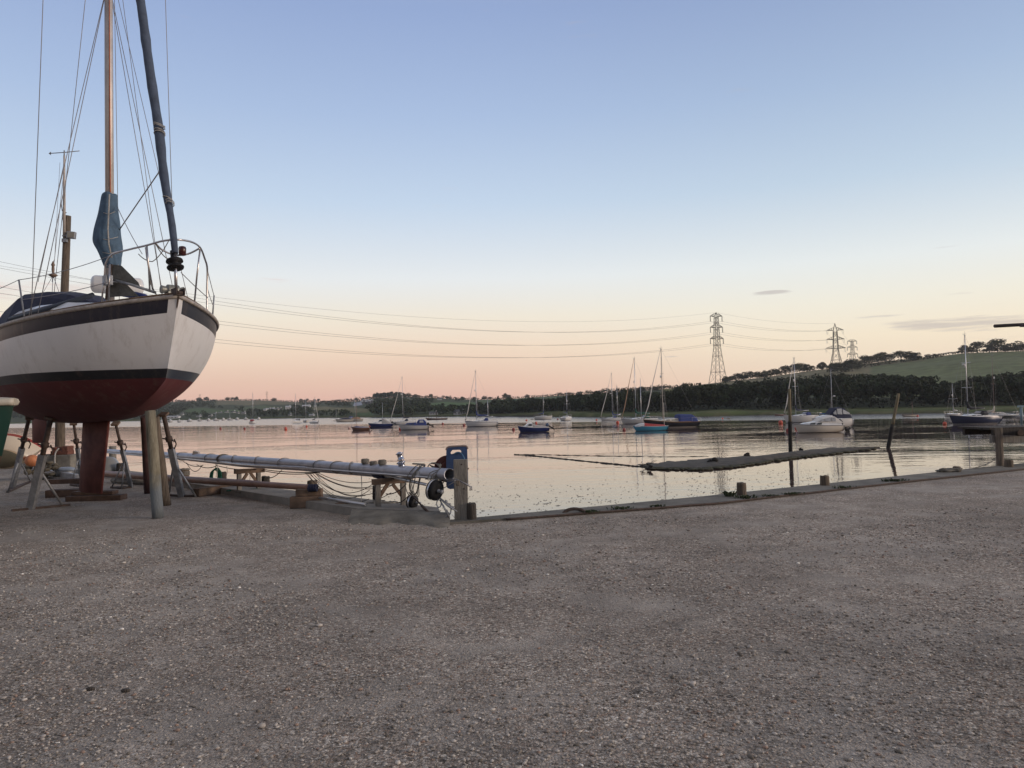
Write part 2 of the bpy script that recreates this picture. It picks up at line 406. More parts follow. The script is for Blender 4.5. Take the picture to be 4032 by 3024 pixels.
mb.add([(x, y, 0) for x, y in edge] + [(x, -30, 0) for x, y in edge], [(i+len(edge), i+1+len(edge), i+1, i) for i in range(len(edge)-1)])
me = bpy.data.meshes.new('ground'); me.from_pydata(mb.v, [], mb.f); me.materials.append(gravel)
yard = bpy.data.objects.new('ground', me); COL.objects.link(yard); tag(yard, 'grey brown gravel boatyard ground', 'ground', kind='structure')

def pebbles():
    """loose stones lying on the yard in view"""
    t = (1+5**.5)/2; iv = np.array([(-1, t, 0), (1, t, 0), (-1, -t, 0), (1, -t, 0), (0, -1, t), (0, 1, t), (0, -1, -t), (0, 1, -t), (t, 0, -1), (t, 0, 1), (-t, 0, -1), (-t, 0, 1)], dtype=np.float32)/1.9
    it = np.array([(0, 11, 5), (0, 5, 1), (0, 1, 7), (0, 7, 10), (0, 10, 11), (1, 5, 9), (5, 11, 4), (11, 10, 2), (10, 7, 6), (7, 1, 8), (3, 9, 4), (3, 4, 2), (3, 2, 6), (3, 6, 8), (3, 8, 9), (4, 9, 5), (2, 4, 11), (6, 2, 10), (8, 6, 7), (9, 8, 1)], dtype=np.int32)
    R = np.random.default_rng(3); N = 46000
    D = 3.0 + (R.random(N)**1.25)*8.2; X = (R.random(N)*2-1)*.70*D
    # patchy density
    g = np.sin(X*1.3+np.sin(D*.9)*1.7)+np.sin(D*1.9-X*.6)+np.sin(X*3.1+D*2.3)*.6
    keep = R.random(N) < np.clip(.55+.3*g, .12, 1)
    lim = np.interp(X, [p[0] for p in [(-60, 40)]+LF[::-1]+RIN], [p[1] for p in [(-60, 40)]+LF[::-1]+RIN])
    keep &= D < lim-.15
    X, D = X[keep], D[keep]; N = len(X)
    s = .0053*np.exp(R.normal(0, .36, N))*(1+.04*(D-3)); s = np.minimum(s, .022)
    sc = np.stack([s*R.uniform(.9, 1.7, N), s*R.uniform(.8, 1.2, N), s*R.uniform(.45, .8, N)], 1)
    a = R.uniform(0, 2*pi, N); ca, sa = np.cos(a), np.sin(a)
    v = iv[None]*(1+R.uniform(-.22, .22, (N, 12, 1)))*sc[:, None]
    x = v[:, :, 0]*ca[:, None]-v[:, :, 1]*sa[:, None]+X[:, None]; y = v[:, :, 0]*sa[:, None]+v[:, :, 1]*ca[:, None]+D[:, None]; z = v[:, :, 2]+sc[:, 2][:, None]*.55
    co = np.stack([x, y, z], 2).reshape(-1, 3); tri = (it[None]+np.arange(N)[:, None, None]*12).reshape(-1, 3)
    me = bpy.data.meshes.new('loose_gravel'); me.vertices.add(len(co)); me.vertices.foreach_set('co', co.ravel().astype(np.float32))
    me.loops.add(tri.size); me.loops.foreach_set('vertex_index', tri.ravel().astype(np.int32))
    me.polygons.add(len(tri)); me.polygons.foreach_set('loop_start', np.arange(0, tri.size, 3, dtype=np.int32)); me.polygons.foreach_set('loop_total', np.full(len(tri), 3, dtype=np.int32))
    me.polygons.foreach_set('use_smooth', np.ones(len(tri), dtype=bool))
    pal = np.array([(.11, .095, .08), (.19, .165, .142), (.265, .24, .215), (.325, .295, .265), (.39, .355, .32), (.24, .17, .135), (.46, .42, .37), (.66, .63, .58)])
    ci = R.choice(8, N, p=[.12, .22, .26, .18, .11, .075, .03, .005]); c = pal[ci]*R.uniform(.95, 1.25, (N, 1))
    c = np.repeat(np.concatenate([c, np.ones((N, 1))], 1), 12, 0)
    at = me.color_attributes.new('col', 'FLOAT_COLOR', 'POINT'); at.data.foreach_set('color', c.astype(np.float32).ravel())
    me.update(calc_edges=True)
    m = bpy.data.materials.new('pebble'); m.use_nodes = True; b = m.node_tree.nodes['Principled BSDF']; an = m.node_tree.nodes.new('ShaderNodeVertexColor'); an.layer_name = 'col'
    m.node_tree.links.new(an.outputs[0], b.inputs['Base Color']); b.inputs['Roughness'].default_value = .85; b.inputs['Specular IOR Level'].default_value = .3
    me.materials.append(m); o = bpy.data.objects.new('loose_gravel', me); COL.objects.link(o)
    tag(o, 'loose pebbles scattered over the gravel yard', 'gravel', kind='stuff')
pebbles()

# ---- water
def water_material():
    m = bpy.data.materials.new('water'); m.use_nodes = True; t = m.node_tree; b = t.nodes['Principled BSDF']; L = t.links.new
    def mth(op, a, c=None, d=None):
        n = t.nodes.new('ShaderNodeMath'); n.operation = op
        for i, x in enumerate((a, c, d)):
            if x is None: continue
            if isinstance(x, (int, float)): n.inputs[i].default_value = x
            else: L(x, n.inputs[i])
        return n.outputs[0]
    g = t.nodes.new('ShaderNodeNewGeometry'); pos = g.outputs['Position']; sp = t.nodes.new('ShaderNodeSeparateXYZ'); L(pos, sp.inputs[0])
    def noi(scale, det=2, sx_=1, sy_=1, ro=.5, dist=0):
        mp = t.nodes.new('ShaderNodeMapping'); mp.inputs['Scale'].default_value = (sx_, sy_, 1); L(pos, mp.inputs[0])
        n = t.nodes.new('ShaderNodeTexNoise'); n.inputs['Scale'].default_value = scale; n.inputs['Detail'].default_value = det; n.inputs['Roughness'].default_value = ro; n.inputs['Distortion'].default_value = dist
        L(mp.outputs[0], n.inputs['Vector']); return n.outputs[0]
    def sstep(x, a, c, lo=0.0, hi=1.0):
        n = t.nodes.new('ShaderNodeMapRange'); n.interpolation_type = 'SMOOTHSTEP'; L(x, n.inputs[0])
        for i, q in enumerate((a, c, lo, hi)): n.inputs[i+1].default_value = q
        return n.outputs[0]
    # wind-ruffled water beyond a diagonal line across the river (pale band), slick nearer
    line = mth('ADD', mth('ADD', sp.outputs[1], mth('MULTIPLY', sp.outputs[0], .66)), mth('MULTIPLY', mth('SUBTRACT', noi(.018, 4, .6, 2.0), .5), 26.0))
    far = sstep(line, 187, 205)
    wav = mth('ADD', mth('MULTIPLY', noi(.55, 3, .55, 1.2, .55), 1.0), mth('MULTIPLY', noi(2.2, 2, .6, 1.3), .17))
    patch = sstep(noi(.045, 3, .6, 1.9), .40, .62, .30, 1.25)
    dist = mth('SQRT', mth('ADD', mth('MULTIPLY', sp.outputs[0], sp.outputs[0]), mth('MULTIPLY', sp.outputs[1], sp.outputs[1])))
    nearcalm = sstep(dist, 22, 60, .30, 1.0)
    amp = mth('MULTIPLY', mth('MULTIPLY', patch, nearcalm), .042)
    h = mth('MULTIPLY', wav, amp)
    bp = t.nodes.new('ShaderNodeBump'); bp.inputs['Strength'].default_value = 1.0; bp.inputs['Distance'].default_value = 1.0
    L(h, bp.inputs['Height']); L(bp.outputs[0], b.inputs['Normal'])
    b.inputs['Base Color'].default_value = (.085, .055, .052, 1); b.inputs['IOR'].default_value = 1.95
    L(mth('MULTIPLY_ADD', far, .19, .015), b.inputs['Roughness'])
    return m
mb = MB()
mb.add([(-1700, -20, WZ), (1500, -20, WZ), (1500, 1600, WZ), (-1700, 1600, WZ)], [(0, 1, 2, 3)])
tag(mb.build('water', water_material()), 'calm tidal river reflecting the dusk sky', 'river', kind='structure')

# ---- quay: concrete kerb along the water, its iron edging, the raised slab under the unstepped mast
def strip(inner, outer, zt, zb, mat, name, start=0):
    mb = MB(); n = len(inner)
    for (a, b_) in zip(range(n-1), range(1, n)):
        k = max(1, int((V(inner[b_])-V(inner[a])).length/1.2)) if False else 6
        for i in range(k):
            t0, t1 = i/k, (i+1)/k
            p = [V((*V(inner[a]).lerp(V(inner[b_]), t), 0)) for t in (t0, t1)]; q = [V((*V(outer[a]).lerp(V(outer[b_]), t), 0)) for t in (t0, t1)]
            up = V((0, 0, zt)); dn = V((0, 0, zb))
            mb.add([p[0]+up, p[1]+up, q[1]+up, q[0]+up], [(0, 1, 2, 3)])
            mb.add([q[0]+up, q[1]+up, q[1]+dn, q[0]+dn], [(0, 1, 2, 3)])
            mb.add([p[1]+up, p[0]+up, p[0]-V((0, 0, .2)), p[1]-V((0, 0, .2))], [(0, 1, 2, 3)])
    return mb
kerbm = M('mossy_concrete', (.125, .115, .098), .92, var=.45, scale=1.6, bump=.6, bscale=22)
k = strip(RIN, ROUT, .035, -3.2, concrete, 'q')
e0, e1 = V((*RIN[0], 0)), V((*ROUT[0], 0))
k.add([e0+V((0, 0, .035)), e1+V((0, 0, .035)), e1-V((0, 0, 3.2)), e0-V((0, 0, 3.2))], [(0, 1, 2, 3)])
tag(k.build('quay_kerb', kerbm), 'low grey concrete kerb running along the water edge of the yard', 'kerb', kind='structure')
def slab():
    mb = MB(); n = len(LF)
    for a in range(n-1):
        p0, p1, q0, q1 = (V((*x, 0)) for x in (LF[a], LF[a+1], LB[a], LB[a+1]))
        z = V((0, 0, .125)); d = V((0, 0, -3.2)); fr = V((.10, -.12, 0))
        mb.add([p0+z, q0+z, q1+z, p1+z], [(0, 1, 2, 3)][::1])
        mb.add([q0+z, q0+d, q1+d, q1+z], [(0, 1, 2, 3)])
        mb.add([p0+z, p1+z, p1+fr-V((0, 0, .02)), p0+fr-V((0, 0, .02))], [(0, 1, 2, 3)])
    p0, q0 = V((*LF[0], 0)), V((*LB[0], 0)); z = V((0, 0, .125)); d = V((0, 0, -3.2))
    mb.add([p0+z, p0+d, q0+d, q0+z], [(0, 1, 2, 3)])
    return mb.build('concrete_slab', concrete)
tag(slab(), 'raised concrete quay slab under the unstepped mast', 'slab', kind='structure')
# crumbling apron in front of the slab end
mb = MB(); rings = []
for i in range(13):
    t = i/12; x = -2.5+1.55*t; y0 = interp(x, [-3.5, -2.42, -1.1, -.9], [12.9, 11.8, 11.27, 11.2])-.05; w = .55+.12*math.sin(i*1.9)+.1*math.sin(i*.7)
    rings.append([V((x, y0+.02, .12)), V((x+.02, y0-.14, .10+.01*math.sin(i*3))), V((x+.04, y0-.30-.03*math.sin(i*2.2), .055)), V((x+.05, y0-w, .0)), V((x+.05, y0-w-.06, -.05))])
mb.loft(rings, False, False)
tag(mb.build('concrete_apron', concrete_d), 'cracked sloping concrete apron below the slab end', 'concrete', kind='structure')
mb = MB()
pts = []
for a, b_ in zip(RIN[:-1], RIN[1:]):
    for i in range(8):
        p = V(a).lerp(V(b_), i/8); pts.append(V((p.x+.01*noise1(p.x*3), p.y-.03+.02*noise1(p.x*2.2, 4), .025)))
pts = [p for p in pts if -.2 < p.x < 30]
mb.tube(pts, .017, 6, True)
tag(mb.build('iron_rail', rust), 'thin rusty iron edging rail between the kerb and the gravel', 'rail')

# ---- far terrain: a sheet in columns of azimuth, from the shoreline over marsh, slope and ridge
TX = [-900, 0, 660, 1000, 1200, 1500, 1800, 2100, 2400, 2700, 3000, 3400, 4000, 5000]
TD0 = [770, 745, 716, 640, 588, 473, 423, 320, 253, 222, 226, 203, 181, 165]
TDR = [1350, 1350, 1320, 1300, 1250, 1080, 1000, 850, 650, 600, 600, 600, 540, 480]
RX = [-900, 0, 500, 700, 820, 1020, 1176, 1300, 1400, 1480, 1600, 1700, 1800, 1900, 2000, 2100, 2200, 2350, 2500, 2650, 2750, 2830, 3000, 3073, 3218, 3373, 3550, 3711, 3800, 4032, 4400, 5000]
RY = [1612, 1598, 1588, 1582, 1577, 1576, 1583, 1584, 1580, 1566, 1562, 1567, 1572, 1574, 1571, 1564, 1558, 1549, 1541, 1528, 1515, 1506, 1487, 1477, 1457, 1439, 1418, 1401, 1391, 1382, 1374, 1380]
def prof(x):
    D0 = interp(x, TX, TD0); Dr = interp(x, TX, TDR); zr = P(x, interp(x, RX, RY), Dr).z
    m = interp(x, [-900, 1500, 1900, 2100, 2400, 5000], [4, 5, 14, 20, 26, 22])
    Dw = D0+m; Db = Dw+interp(x, [-900, 1900, 2200, 5000], [60, 60, 62, 62])
    zb = interp(x, [-900, 1900, 2400, 5000], [2.0, 2.0, 2.0, 3.0])
    mz = interp(x, [-900, 1600, 2300, 5000], [-1.2, -1.0, -.75, -.55])
    mz += .9*math.exp(-((x-2200)/130)**2)+.55*math.exp(-((x-2850)/110)**2)
    return [(D0, -2.4), (D0+1.5, -1.85), (D0+4, mz-.35), (Dw, mz), (Db, zb), (Db*.5+Dr*.5, zb*.52+zr*.48), (Dr, zr), (Dr+260, zr-16), (Dr+350, zr-30)]
def terr(x, D):
    p = prof(x); return interp(D, [q[0] for q in p], [q[1] for q in p])
def ground_at(x, y):
    """the point of the far slope seen at this place of the photograph"""
    p = prof(x); D = p[2][0]; Dr = p[6][0]; lo = D
    while D < Dr:
        h = P(x, y, D).z
        if h <= terr(x, D): return P(x, y, D)
        D += 4
    q = P(x, y, Dr); return V((q.x, q.y, p[6][1]))
FIELDS = [  # px polygons of open fields: x0, x1, lower line y, upper line y, colour
    (840, 1185, 1594, 1570, (.15, .135, .075)), (735, 945, 1626, 1611, (.075, .115, .045)), (955, 1115, 1613, 1601, (.085, .115, .055)),
    (1232, 1442, 1624, 1605, (.16, .145, .075)), (1395, 1475, 1634, 1617, (.075, .115, .045)), (1690, 1945, 1607, 1586, (.075, .130, .045)),
    (1885, 2275, 1583, 1559, (.078, .115, .052)), (2600, 2700, 1556, 1530, (.17, .16, .055)), (2700, 3440, 1530, 1430, (.20, .178, .105)), (3430, 5100, 1530, 1360, (.135, .155, .075))]
def in_field(x, y):
    for i, (a, b_, lo, up, c) in enumerate(FIELDS):
        if i == 8:
            if a < x < 3440 and y > interp(x, RX, RY)-1 and y < 1530: return c
            continue
        if i == 9:
            if x > 3400 and y > interp(x, [3400, 3560, 3660, 3711, 3800, 4032, 5000], [1446, 1427, 1415, 1404, 1391, 1383, 1370])+1: return c
            if x > 3400: return (.17, .155, .08)
            continue
        s = 3*math.sin(x*.021+i)+2*math.sin(x*.053)
        if a < x < b_ and up+s < y < lo+s*.6: return c
    return None
def terrain():
    xs = np.arange(-900, 5001, 20); nr = 64; mb = MB(); rings = []; cols = []
    for x in xs:
        p = prof(x); Ds = [q[0] for q in p]; t = np.concatenate([np.linspace(Ds[0], Ds[3], 10, endpoint=False), np.linspace(Ds[3], Ds[6], 44, endpoint=False), np.linspace(Ds[6], Ds[8], 10)])
        ring = []
        for D in t:
            q = P(x, 1500, D); z = terr(x, D)
            w = min(1, max(0, (D-Ds[3])/60))*(1 if D < Ds[6]-40 else 0)
            z += w*(.5*math.sin(q.x*.05+q.y*.03)+.35*math.sin(q.x*.013-q.y*.06))
            ring.append(V((q.x, q.y, z)))
            y = None
            if D <= Ds[1]+.6: c = (.045, .04, .03)
            elif D <= Ds[3]+3: c = (.085, .105, .042) if noise1(q.x*.2+q.y*.3) > -.2 else (.12, .12, .06)
            else:
                dl = ROT.transposed() @ V((q.x, q.y, z-CAMZ)); yp = 1512 + FPX*(dl.y/dl.z)
                c = (.022, .028, .014) if (x > 1950 and D < Ds[4]+4) else in_field(x, yp) or ((.05, .065, .032) if x < 2000 else (.055, .07, .035))
            k = .88+.24*rnd.random(); cols.append(tuple(v*k for v in c))
        rings.append(ring)
    mb.loft(rings, False, False); mb.col = cols
    m = bpy.data.materials.new('land'); m.use_nodes = True; t = m.node_tree; b = t.nodes['Principled BSDF']; a = t.nodes.new('ShaderNodeVertexColor'); a.layer_name = 'col'
    n = t.nodes.new('ShaderNodeTexNoise'); n.inputs['Scale'].default_value = .12; n.inputs['Detail'].default_value = 8; tcn = t.nodes.new('ShaderNodeTexCoord'); t.links.new(tcn.outputs['Object'], n.inputs['Vector'])
    r = t.nodes.new('ShaderNodeValToRGB'); r.color_ramp.elements[0].position = .3; r.color_ramp.elements[0].color = (.72, .72, .72, 1); r.color_ramp.elements[1].position = .7; r.color_ramp.elements[1].color = (1.15, 1.15, 1.1, 1); t.links.new(n.outputs[0], r.inputs[0])
    mx = t.nodes.new('ShaderNodeMix'); mx.data_type = 'RGBA'; mx.blend_type = 'MULTIPLY'; mx.inputs['Factor'].default_value = 1; t.links.new(a.outputs[0], mx.inputs['A']); t.links.new(r.outputs[0], mx.inputs['B'])
    t.links.new(mx.outputs['Result'], b.inputs['Base Color']); b.inputs['Roughness'].default_value = .95; b.inputs['Specular IOR Level'].default_value = .1
    tag(mb.build('hills', m), 'fields and wooded slopes beyond the river', 'hills', kind='structure')
terrain()

# ---- vegetation
leafm = {}
def leaf_material(name, c, var=.35):
    m = bpy.data.materials.new(name); m.use_nodes = True; t = m.node_tree; b = t.nodes['Principled BSDF']
    a = t.nodes.new('ShaderNodeVertexColor'); a.layer_name = 'col'; mx = t.nodes.new('ShaderNodeMix'); mx.data_type = 'RGBA'; mx.blend_type = 'MULTIPLY'; mx.inputs['Factor'].default_value = 1
    mx.inputs['A'].default_value = (*c, 1); t.links.new(a.outputs[0], mx.inputs['B']); t.links.new(mx.outputs['Result'], b.inputs['Base Color'])
    b.inputs['Roughness'].default_value = .8; b.inputs['Specular IOR Level'].default_value = .15; return m
leaf_dark = leaf_material('wood_foliage', (.026, .036, .017)); leaf_mid = leaf_material('oak_foliage', (.036, .042, .020)); leaf_far = leaf_material('far_foliage', (.032, .044, .024))
bark = M('bark', (.05, .04, .032), .95, var=.4, scale=12)
class Leaves:
    def __init__(s): s.v = []; s.c = []
    def quad(s, p, nrm, size, col, R):
        nrm = nrm/np.linalg.norm(nrm); u = np.cross(nrm, R.normal(size=3)); u /= np.linalg.norm(u); w = np.cross(nrm, u)
        a, b_ = size*R.uniform(.6, 1.1), size*R.uniform(.45, .9)
        s.v += [p+u*a, p+w*b_, p-u*a*.9, p-w*b_]; s.c += [col]*4
    def blob(s, c, r, n, size, R, flat=1.0, tone=1.0):
        for _ in range(n):
            d = R.normal(size=3); d /= np.linalg.norm(d)
            if d[2] < -.35 and R.random() < .6: d[2] *= -1
            rr = R.uniform(.72, 1.06)
            p = np.array(c) + d*np.array(r)*rr
            k = tone*R.uniform(.62, 1.4)
            s.quad(p, d+R.normal(size=3)*.55, size, (k, k*R.uniform(.94, 1.04), k*R.uniform(.85, 1.0)), R)
    def build(s, name, mat, parent=None, org=None):
        v = np.array(s.v); 
        if org is not None: v = v-np.array(org)
        n = len(v)//4; me = bpy.data.meshes.new(name); me.from_pydata(v.tolist(), [], np.arange(n*4).reshape(n, 4).tolist())
        at = me.color_attributes.new('col', 'FLOAT_COLOR', 'POINT'); at.data.foreach_set('color', np.array([(*c, 1) for c in s.c], dtype=np.float32).ravel())
        me.materials.append(mat); o = bpy.data.objects.new(name, me); COL.objects.link(o)
        if parent is not None: o.parent = parent
        elif org is not None: o.location = org
        return o
def woodland():
    """the dark riverside wood on the near bank: one mass"""
    R = np.random.default_rng(11); L = Leaves()
    WX = [1925, 1990, 2048, 2111, 2175, 2270, 2365, 2476, 2560, 2620, 2680, 2761, 2850, 2903, 3012, 3120, 3229, 3301, 3410, 3508, 3617, 3690, 3711, 3762, 3798, 3852, 3943, 4032, 4300, 4700]
    WY = [1598, 1583, 1578, 1569, 1572, 1556, 1547, 1540, 1541, 1550, 1519, 1515, 1510, 1502, 1497, 1484, 1476, 1471, 1473, 1478, 1480, 1503, 1514, 1508, 1500, 1483, 1473, 1468, 1460, 1450]
    x = 1915.0
    rows = 4
    for r in range(rows):
        x = 1915.0+R.uniform(0, 20)
        while x < 4560:
            p = prof(x); Dw, Db = p[3][0], p[4][0]
            D = Dw+3 + (Db-Dw)*(r/(rows-1))*.96 + R.uniform(-4, 4)
            top = interp(x, WX, WY)+R.uniform(-7, 5); z0 = terr(x, D)
            zt_full = P(x, top, Db).z; 
            frac = [.70, .84, .93, 1.0][r]*R.uniform(.90, 1.03)
            H = max(3.5, (zt_full-z0)*frac if r < 3 else (P(x, top+R.uniform(-3, 4), D).z-z0))
            q = P(x, 1500, D); w = H*R.uniform(.30, .42)+.8
            tone = R.uniform(.62, 1.25)
            nb = 6
            for b_ in range(nb):
                hh = H*R.uniform(.30, .86) if b_ else H*.80
                c = (q.x+R.normal()*w*.42, q.y+R.normal()*w*.38, z0+hh)
                rr = w*R.uniform(.42, .68); 
                if c[2]+rr*.85 > z0+H: c = (c[0], c[1], z0+H-rr*.85)
                L.blob(c, (rr, rr, rr*.85), int(52 if r else 66), .62, R, tone=tone*R.uniform(.8, 1.2))
            # skirt of scrub
            if r == 0:
                L.blob((q.x, q.y-2.5, z0+1.0), (w*.9, 2, 1.6), 30, .5, R, tone=.5*tone)
            x += FPX/D*w*1.05
    o = L.build('riverside_wood', leaf_dark); tag(o, 'dense dark riverside wood along the opposite bank under the fields', 'wood', kind='stuff')
woodland()
hw = M('house_render', (.52, .50, .48), .9, var=.12, scale=.6); hr = M('slate_roof', (.085, .085, .095), .8, var=.3, scale=.8); hp = M('pale_roof', (.40, .40, .42), .6, var=.15, scale=.5)
hg = M('solar_glass', (.20, .23, .29), .2, var=.15, scale=.3); hwin = M('house_window', (.03, .035, .04), .2, var=.2)
HS = [(684, 1648, 58, 13, 'long white boatshed at the far water edge', 0, .25, hp), (719, 1634, 12, 9, 'small white house above the long boatshed', .2, .4, hr), (848, 1632, 14, 9, 'white cottage at the far village end', .1, .4, hr), (868, 1629, 16, 9, 'pale house second along in the far village', 0, .4, hr),
      (893, 1627, 16, 10, 'gabled white house under the round village tree', .6, .45, hr), (920, 1628, 17, 12, 'tall gabled white house in the middle of the far village', .8, .5, hr), (936, 1630, 13, 9, 'white house tucked below the gabled one', 0, .4, hr), (960, 1630, 17, 11, 'white house at the far end of the village row', .2, .4, hr), (784, 1642, 18, 8, 'low pale house by the village shore', 0, .35, hr), (830, 1640, 16, 8, 'low white house near the village jetty', .1, .35, hr),
      (1045, 1616, 14, 8, 'low white bungalow first of the hillside terrace', 0, .4, hp), (1060, 1615, 15, 10, 'white bungalow second of the hillside terrace', .2, .4, hp), (1076, 1614, 14, 11, 'white bungalow in the middle of the hillside terrace', .3, .45, hp), (1091, 1614, 12, 9, 'pale bungalow fourth of the hillside terrace', .1, .4, hr), (1104, 1613, 13, 9, 'pale bungalow ending the hillside terrace', .2, .4, hr),
      (1135, 1611, 24, 16, 'large white hillside house with two storeys', .2, .35, hp), (1142, 1637, 12, 9, 'small white house low on the slope among trees', 0, .4, hr), (1207, 1606, 38, 15, 'long pale hillside house with twin gables', .1, .45, hp), (1228, 1638, 22, 8, 'white-roofed shed beside the far boatyard', 0, .35, hp),
      (1708, 1633, 42, 15, 'long white farmhouse at the river bend', .05, .4, hr), (1796, 1634, 18, 18, 'tall white house at the end of the bend', .3, .4, hr), (1812, 1632, 44, 24, 'big gabled white house by the river behind the blue-covered yacht', .35, .42, hr), (1731, 1574, 22, 10, 'hilltop house with a steep spired roof', .1, .6, hr), (1437, 1580, 26, 8, 'long pale hilltop house among trees', 0, .35, hp)]
def far_woods():
    R = np.random.default_rng(5); L = Leaves()
    def put(x, y, H, wf=.55, n=30, tone=1.0):
        q = ground_at(x, y); k = H*FPX/q.y
        w = H*wf
        for b_ in range(3):
            c = (q.x+R.normal()*w*.5, q.y+R.normal()*w*.4, q.z+H*R.uniform(.35, .66)); rr = w*R.uniform(.5, .75)
            L.blob(c, (rr, rr, rr*.85), n//2, H*.16, R, tone=tone*R.uniform(.75, 1.2))
    # hillside patchwork
    for y in np.arange(1584, 1652, 5.5):
        x = -300+R.uniform(0, 30)
        while x < 2010:
            x += R.uniform(10, 24)
            yy = y+R.uniform(-3, 3)
            if yy < interp(x, RX, RY)+5 or yy > interp(x, [-300, 660, 1000, 1500, 2000], [1655, 1652, 1646, 1641, 1634]): continue
            if in_field(x, yy) or in_field(x, yy-7) or in_field(x, yy-14): continue
            if any(abs(x-h_[0]) < h_[2]/2+7 and h_[1]-3 < yy < h_[1]+17 for h_ in HS) or (1383 < x < 1478 and 1578 < yy < 1606): continue
            town = (600 < x < 1000 and yy > 1622)
            if town and R.random() < .35: continue
            put(x, yy, R.uniform(4.2, 6.8) if x < 1200 else R.uniform(4, 6.2), n=30 if x < 1300 else 36)
    # hedgerow lines at the ridge
    for x in np.arange(-300, 1480, 9):
        y = interp(x, RX, RY); q = ground_at(x, y-1); L.blob((q.x, q.y, q.z+.7), (3.2, 1.5, 1.3+.5*noise1(x*.05)), 8, 1.2, R, tone=.8)
    for x in np.arange(1500, 2680, 8):
        y = interp(x, RX, RY); q = ground_at(x, y-1); L.blob((q.x, q.y, q.z+.7), (2.4, 1.5, 1.5+.8*noise1(x*.05)), 9, .9, R, tone=.8)
    # tall hilltop wood
    for x in np.arange(1476, 1600, 6): 
        for dy_ in (1, 6):
            put(x+R.uniform(-3, 3), interp(x, RX, RY)+dy_, R.uniform(7, 9.5) if x < 1585 else 5, .42, 44)
    for x in np.arange(1200, 1476, 11): put(x+R.uniform(-4, 4), interp(x, RX, RY)+2, R.uniform(3, 7), .6, 30)
    for x in np.arange(1600, 1790, 11): put(x+R.uniform(-4, 4), interp(x, RX, RY)+2, R.uniform(2.5, 5), .7, 30)
    for x in np.arange(2200, 2640, 9): put(x+R.uniform(-4, 4), interp(x, RX, RY)+2, R.uniform(2.0, 4.4), .8, 30)
    o = L.build('far_hillside_woods', leaf_far); tag(o, 'copses and hedgerows covering the far hillside', 'woods', kind='stuff')
far_woods()
def hedge(name, label, line, h, seed):
    R = np.random.default_rng(seed); L = Leaves()
    for x in np.arange(line[0][0], line[-1][0], 4.0):
        y = interp(x, [p[0] for p in line], [p[1] for p in line]); q = ground_at(x, y)
        L.blob((q.x, q.y, q.z+h*.45), (1.7, 1.4, h*(.5+.2*noise1(x*.09, seed))), 9, .6, R, tone=.85)
    tag(L.build(name, leaf_dark, org=tuple(ground_at(*line[len(line)//2]))), label, 'hedge')
hedge('field_hedge', 'dark hedge dividing the tan upper field from the big green field', [(3380, 1447), (3440, 1441), (3560, 1426), (3660, 1414), (3711, 1405)], 2.6, 1)
hedge('field_hedge', 'dark ridge-top hedge along the skyline above the big green field', [(3700, 1401), (3800, 1391), (4032, 1382), (4200, 1378)], 2.2, 2)
hedge('field_hedge', 'thin hedge under the row of oaks on the tan field skyline', [(2840, 1504), (3000, 1486), (3073, 1476), (3218, 1456), (3373, 1438)], 3.2, 3)

def make_tree(H, wd, seed, mat, spread=1.0, nl=10, nleaf=125, size=.5, bare=.18):
    """an oak: tapered trunk with limbs, leaf clumps at the limb ends, gaps between"""
    R = np.random.default_rng(seed); tr = MB(); L = Leaves()
    tr.tube([(0, 0, -.4), (.05*H*R.normal()*.3, 0, H*.2), (.1*R.normal(), .1*R.normal(), H*.42)], [H*.035, H*.026, H*.018], 7)
    for i in range(nl):
        a = 2*pi*i/nl+R.uniform(-.4, .4); rad = wd/2*R.uniform(.35, .78) if i else .1; hh = H*R.uniform(max(.10, bare-.06), .74) if i else H*.74
        tip = np.array((math.cos(a)*rad, math.sin(a)*rad, hh))
        tr.tube([(0, 0, H*R.uniform(.18, .38)), (tip[0]*.5, tip[1]*.5, hh*.72), tuple(tip)], [H*.014, H*.009, H*.004], 5)
        r = wd*R.uniform(.17, .27)
        r = wd*R.uniform(.19, .28)
        if tip[2]+r*.88 > H: tip[2] = H-r*.88
        L.blob(tip, (r, r, r*.88), nleaf, size, R, tone=R.uniform(.7, 1.25))
    return tr, L
OAKS = []
def oak_proto(i, H, wd, seed, mat, **k):
    tr, L = make_tree(H, wd, seed, mat, **k)
    root = thing('oak_tree', (0, 0, 0), 'oak', 'tree'); L.build('crown', mat, root); tr.build('trunk', bark, root); return root
for i, (H, wd, seed, k) in enumerate([(10, 9, 21, {}), (10, 10.5, 22, dict(nl=12, bare=.12)), (10, 7.5, 23, dict(nl=8)), (10, 11.5, 24, dict(nl=13, nleaf=80, bare=.24))]):
    OAKS.append(oak_proto(i, H, wd, seed, leaf_mid, size=.54, **k))
USED = set()
def ridge_tree(x, yb, yt, wpx, label, group, var=None, zoff=0, extra=0.0):
    q = ground_at(x, yb); h = (yb-yt)*q.y/FPX
    i = rnd.randrange(4) if var is None else var
    if i not in USED: t = OAKS[i]; USED.add(i)
    else: t = copy_tree(OAKS[i])
    t.location = q; t.rotation_euler = (0, 0, rnd.uniform(0, 6.28))
    base = (9, 10.5, 7.5, 11.5)[i]; sw = wpx*q.y/FPX/base/.92
    t.scale = (sw, sw, h/10); tag(t, label, 'tree', group)
    return t
row1 = [(2858, 1507, 1480, 36), (2882, 1504, 1478, 32), (2906, 1500, 1468, 34), (2930, 1497, 1464, 36), (2956, 1495, 1460, 38), (2984, 1493, 1461, 34), (3010, 1490, 1457, 32), (3030, 1484, 1454, 26), (3050, 1482, 1450, 36), (3066, 1479, 1455, 22)]
for r in row1: ridge_tree(*r, 'oak in the long unbroken row along the skyline just beyond the tallest pylon', 'oaks in the row beyond the tallest pylon')
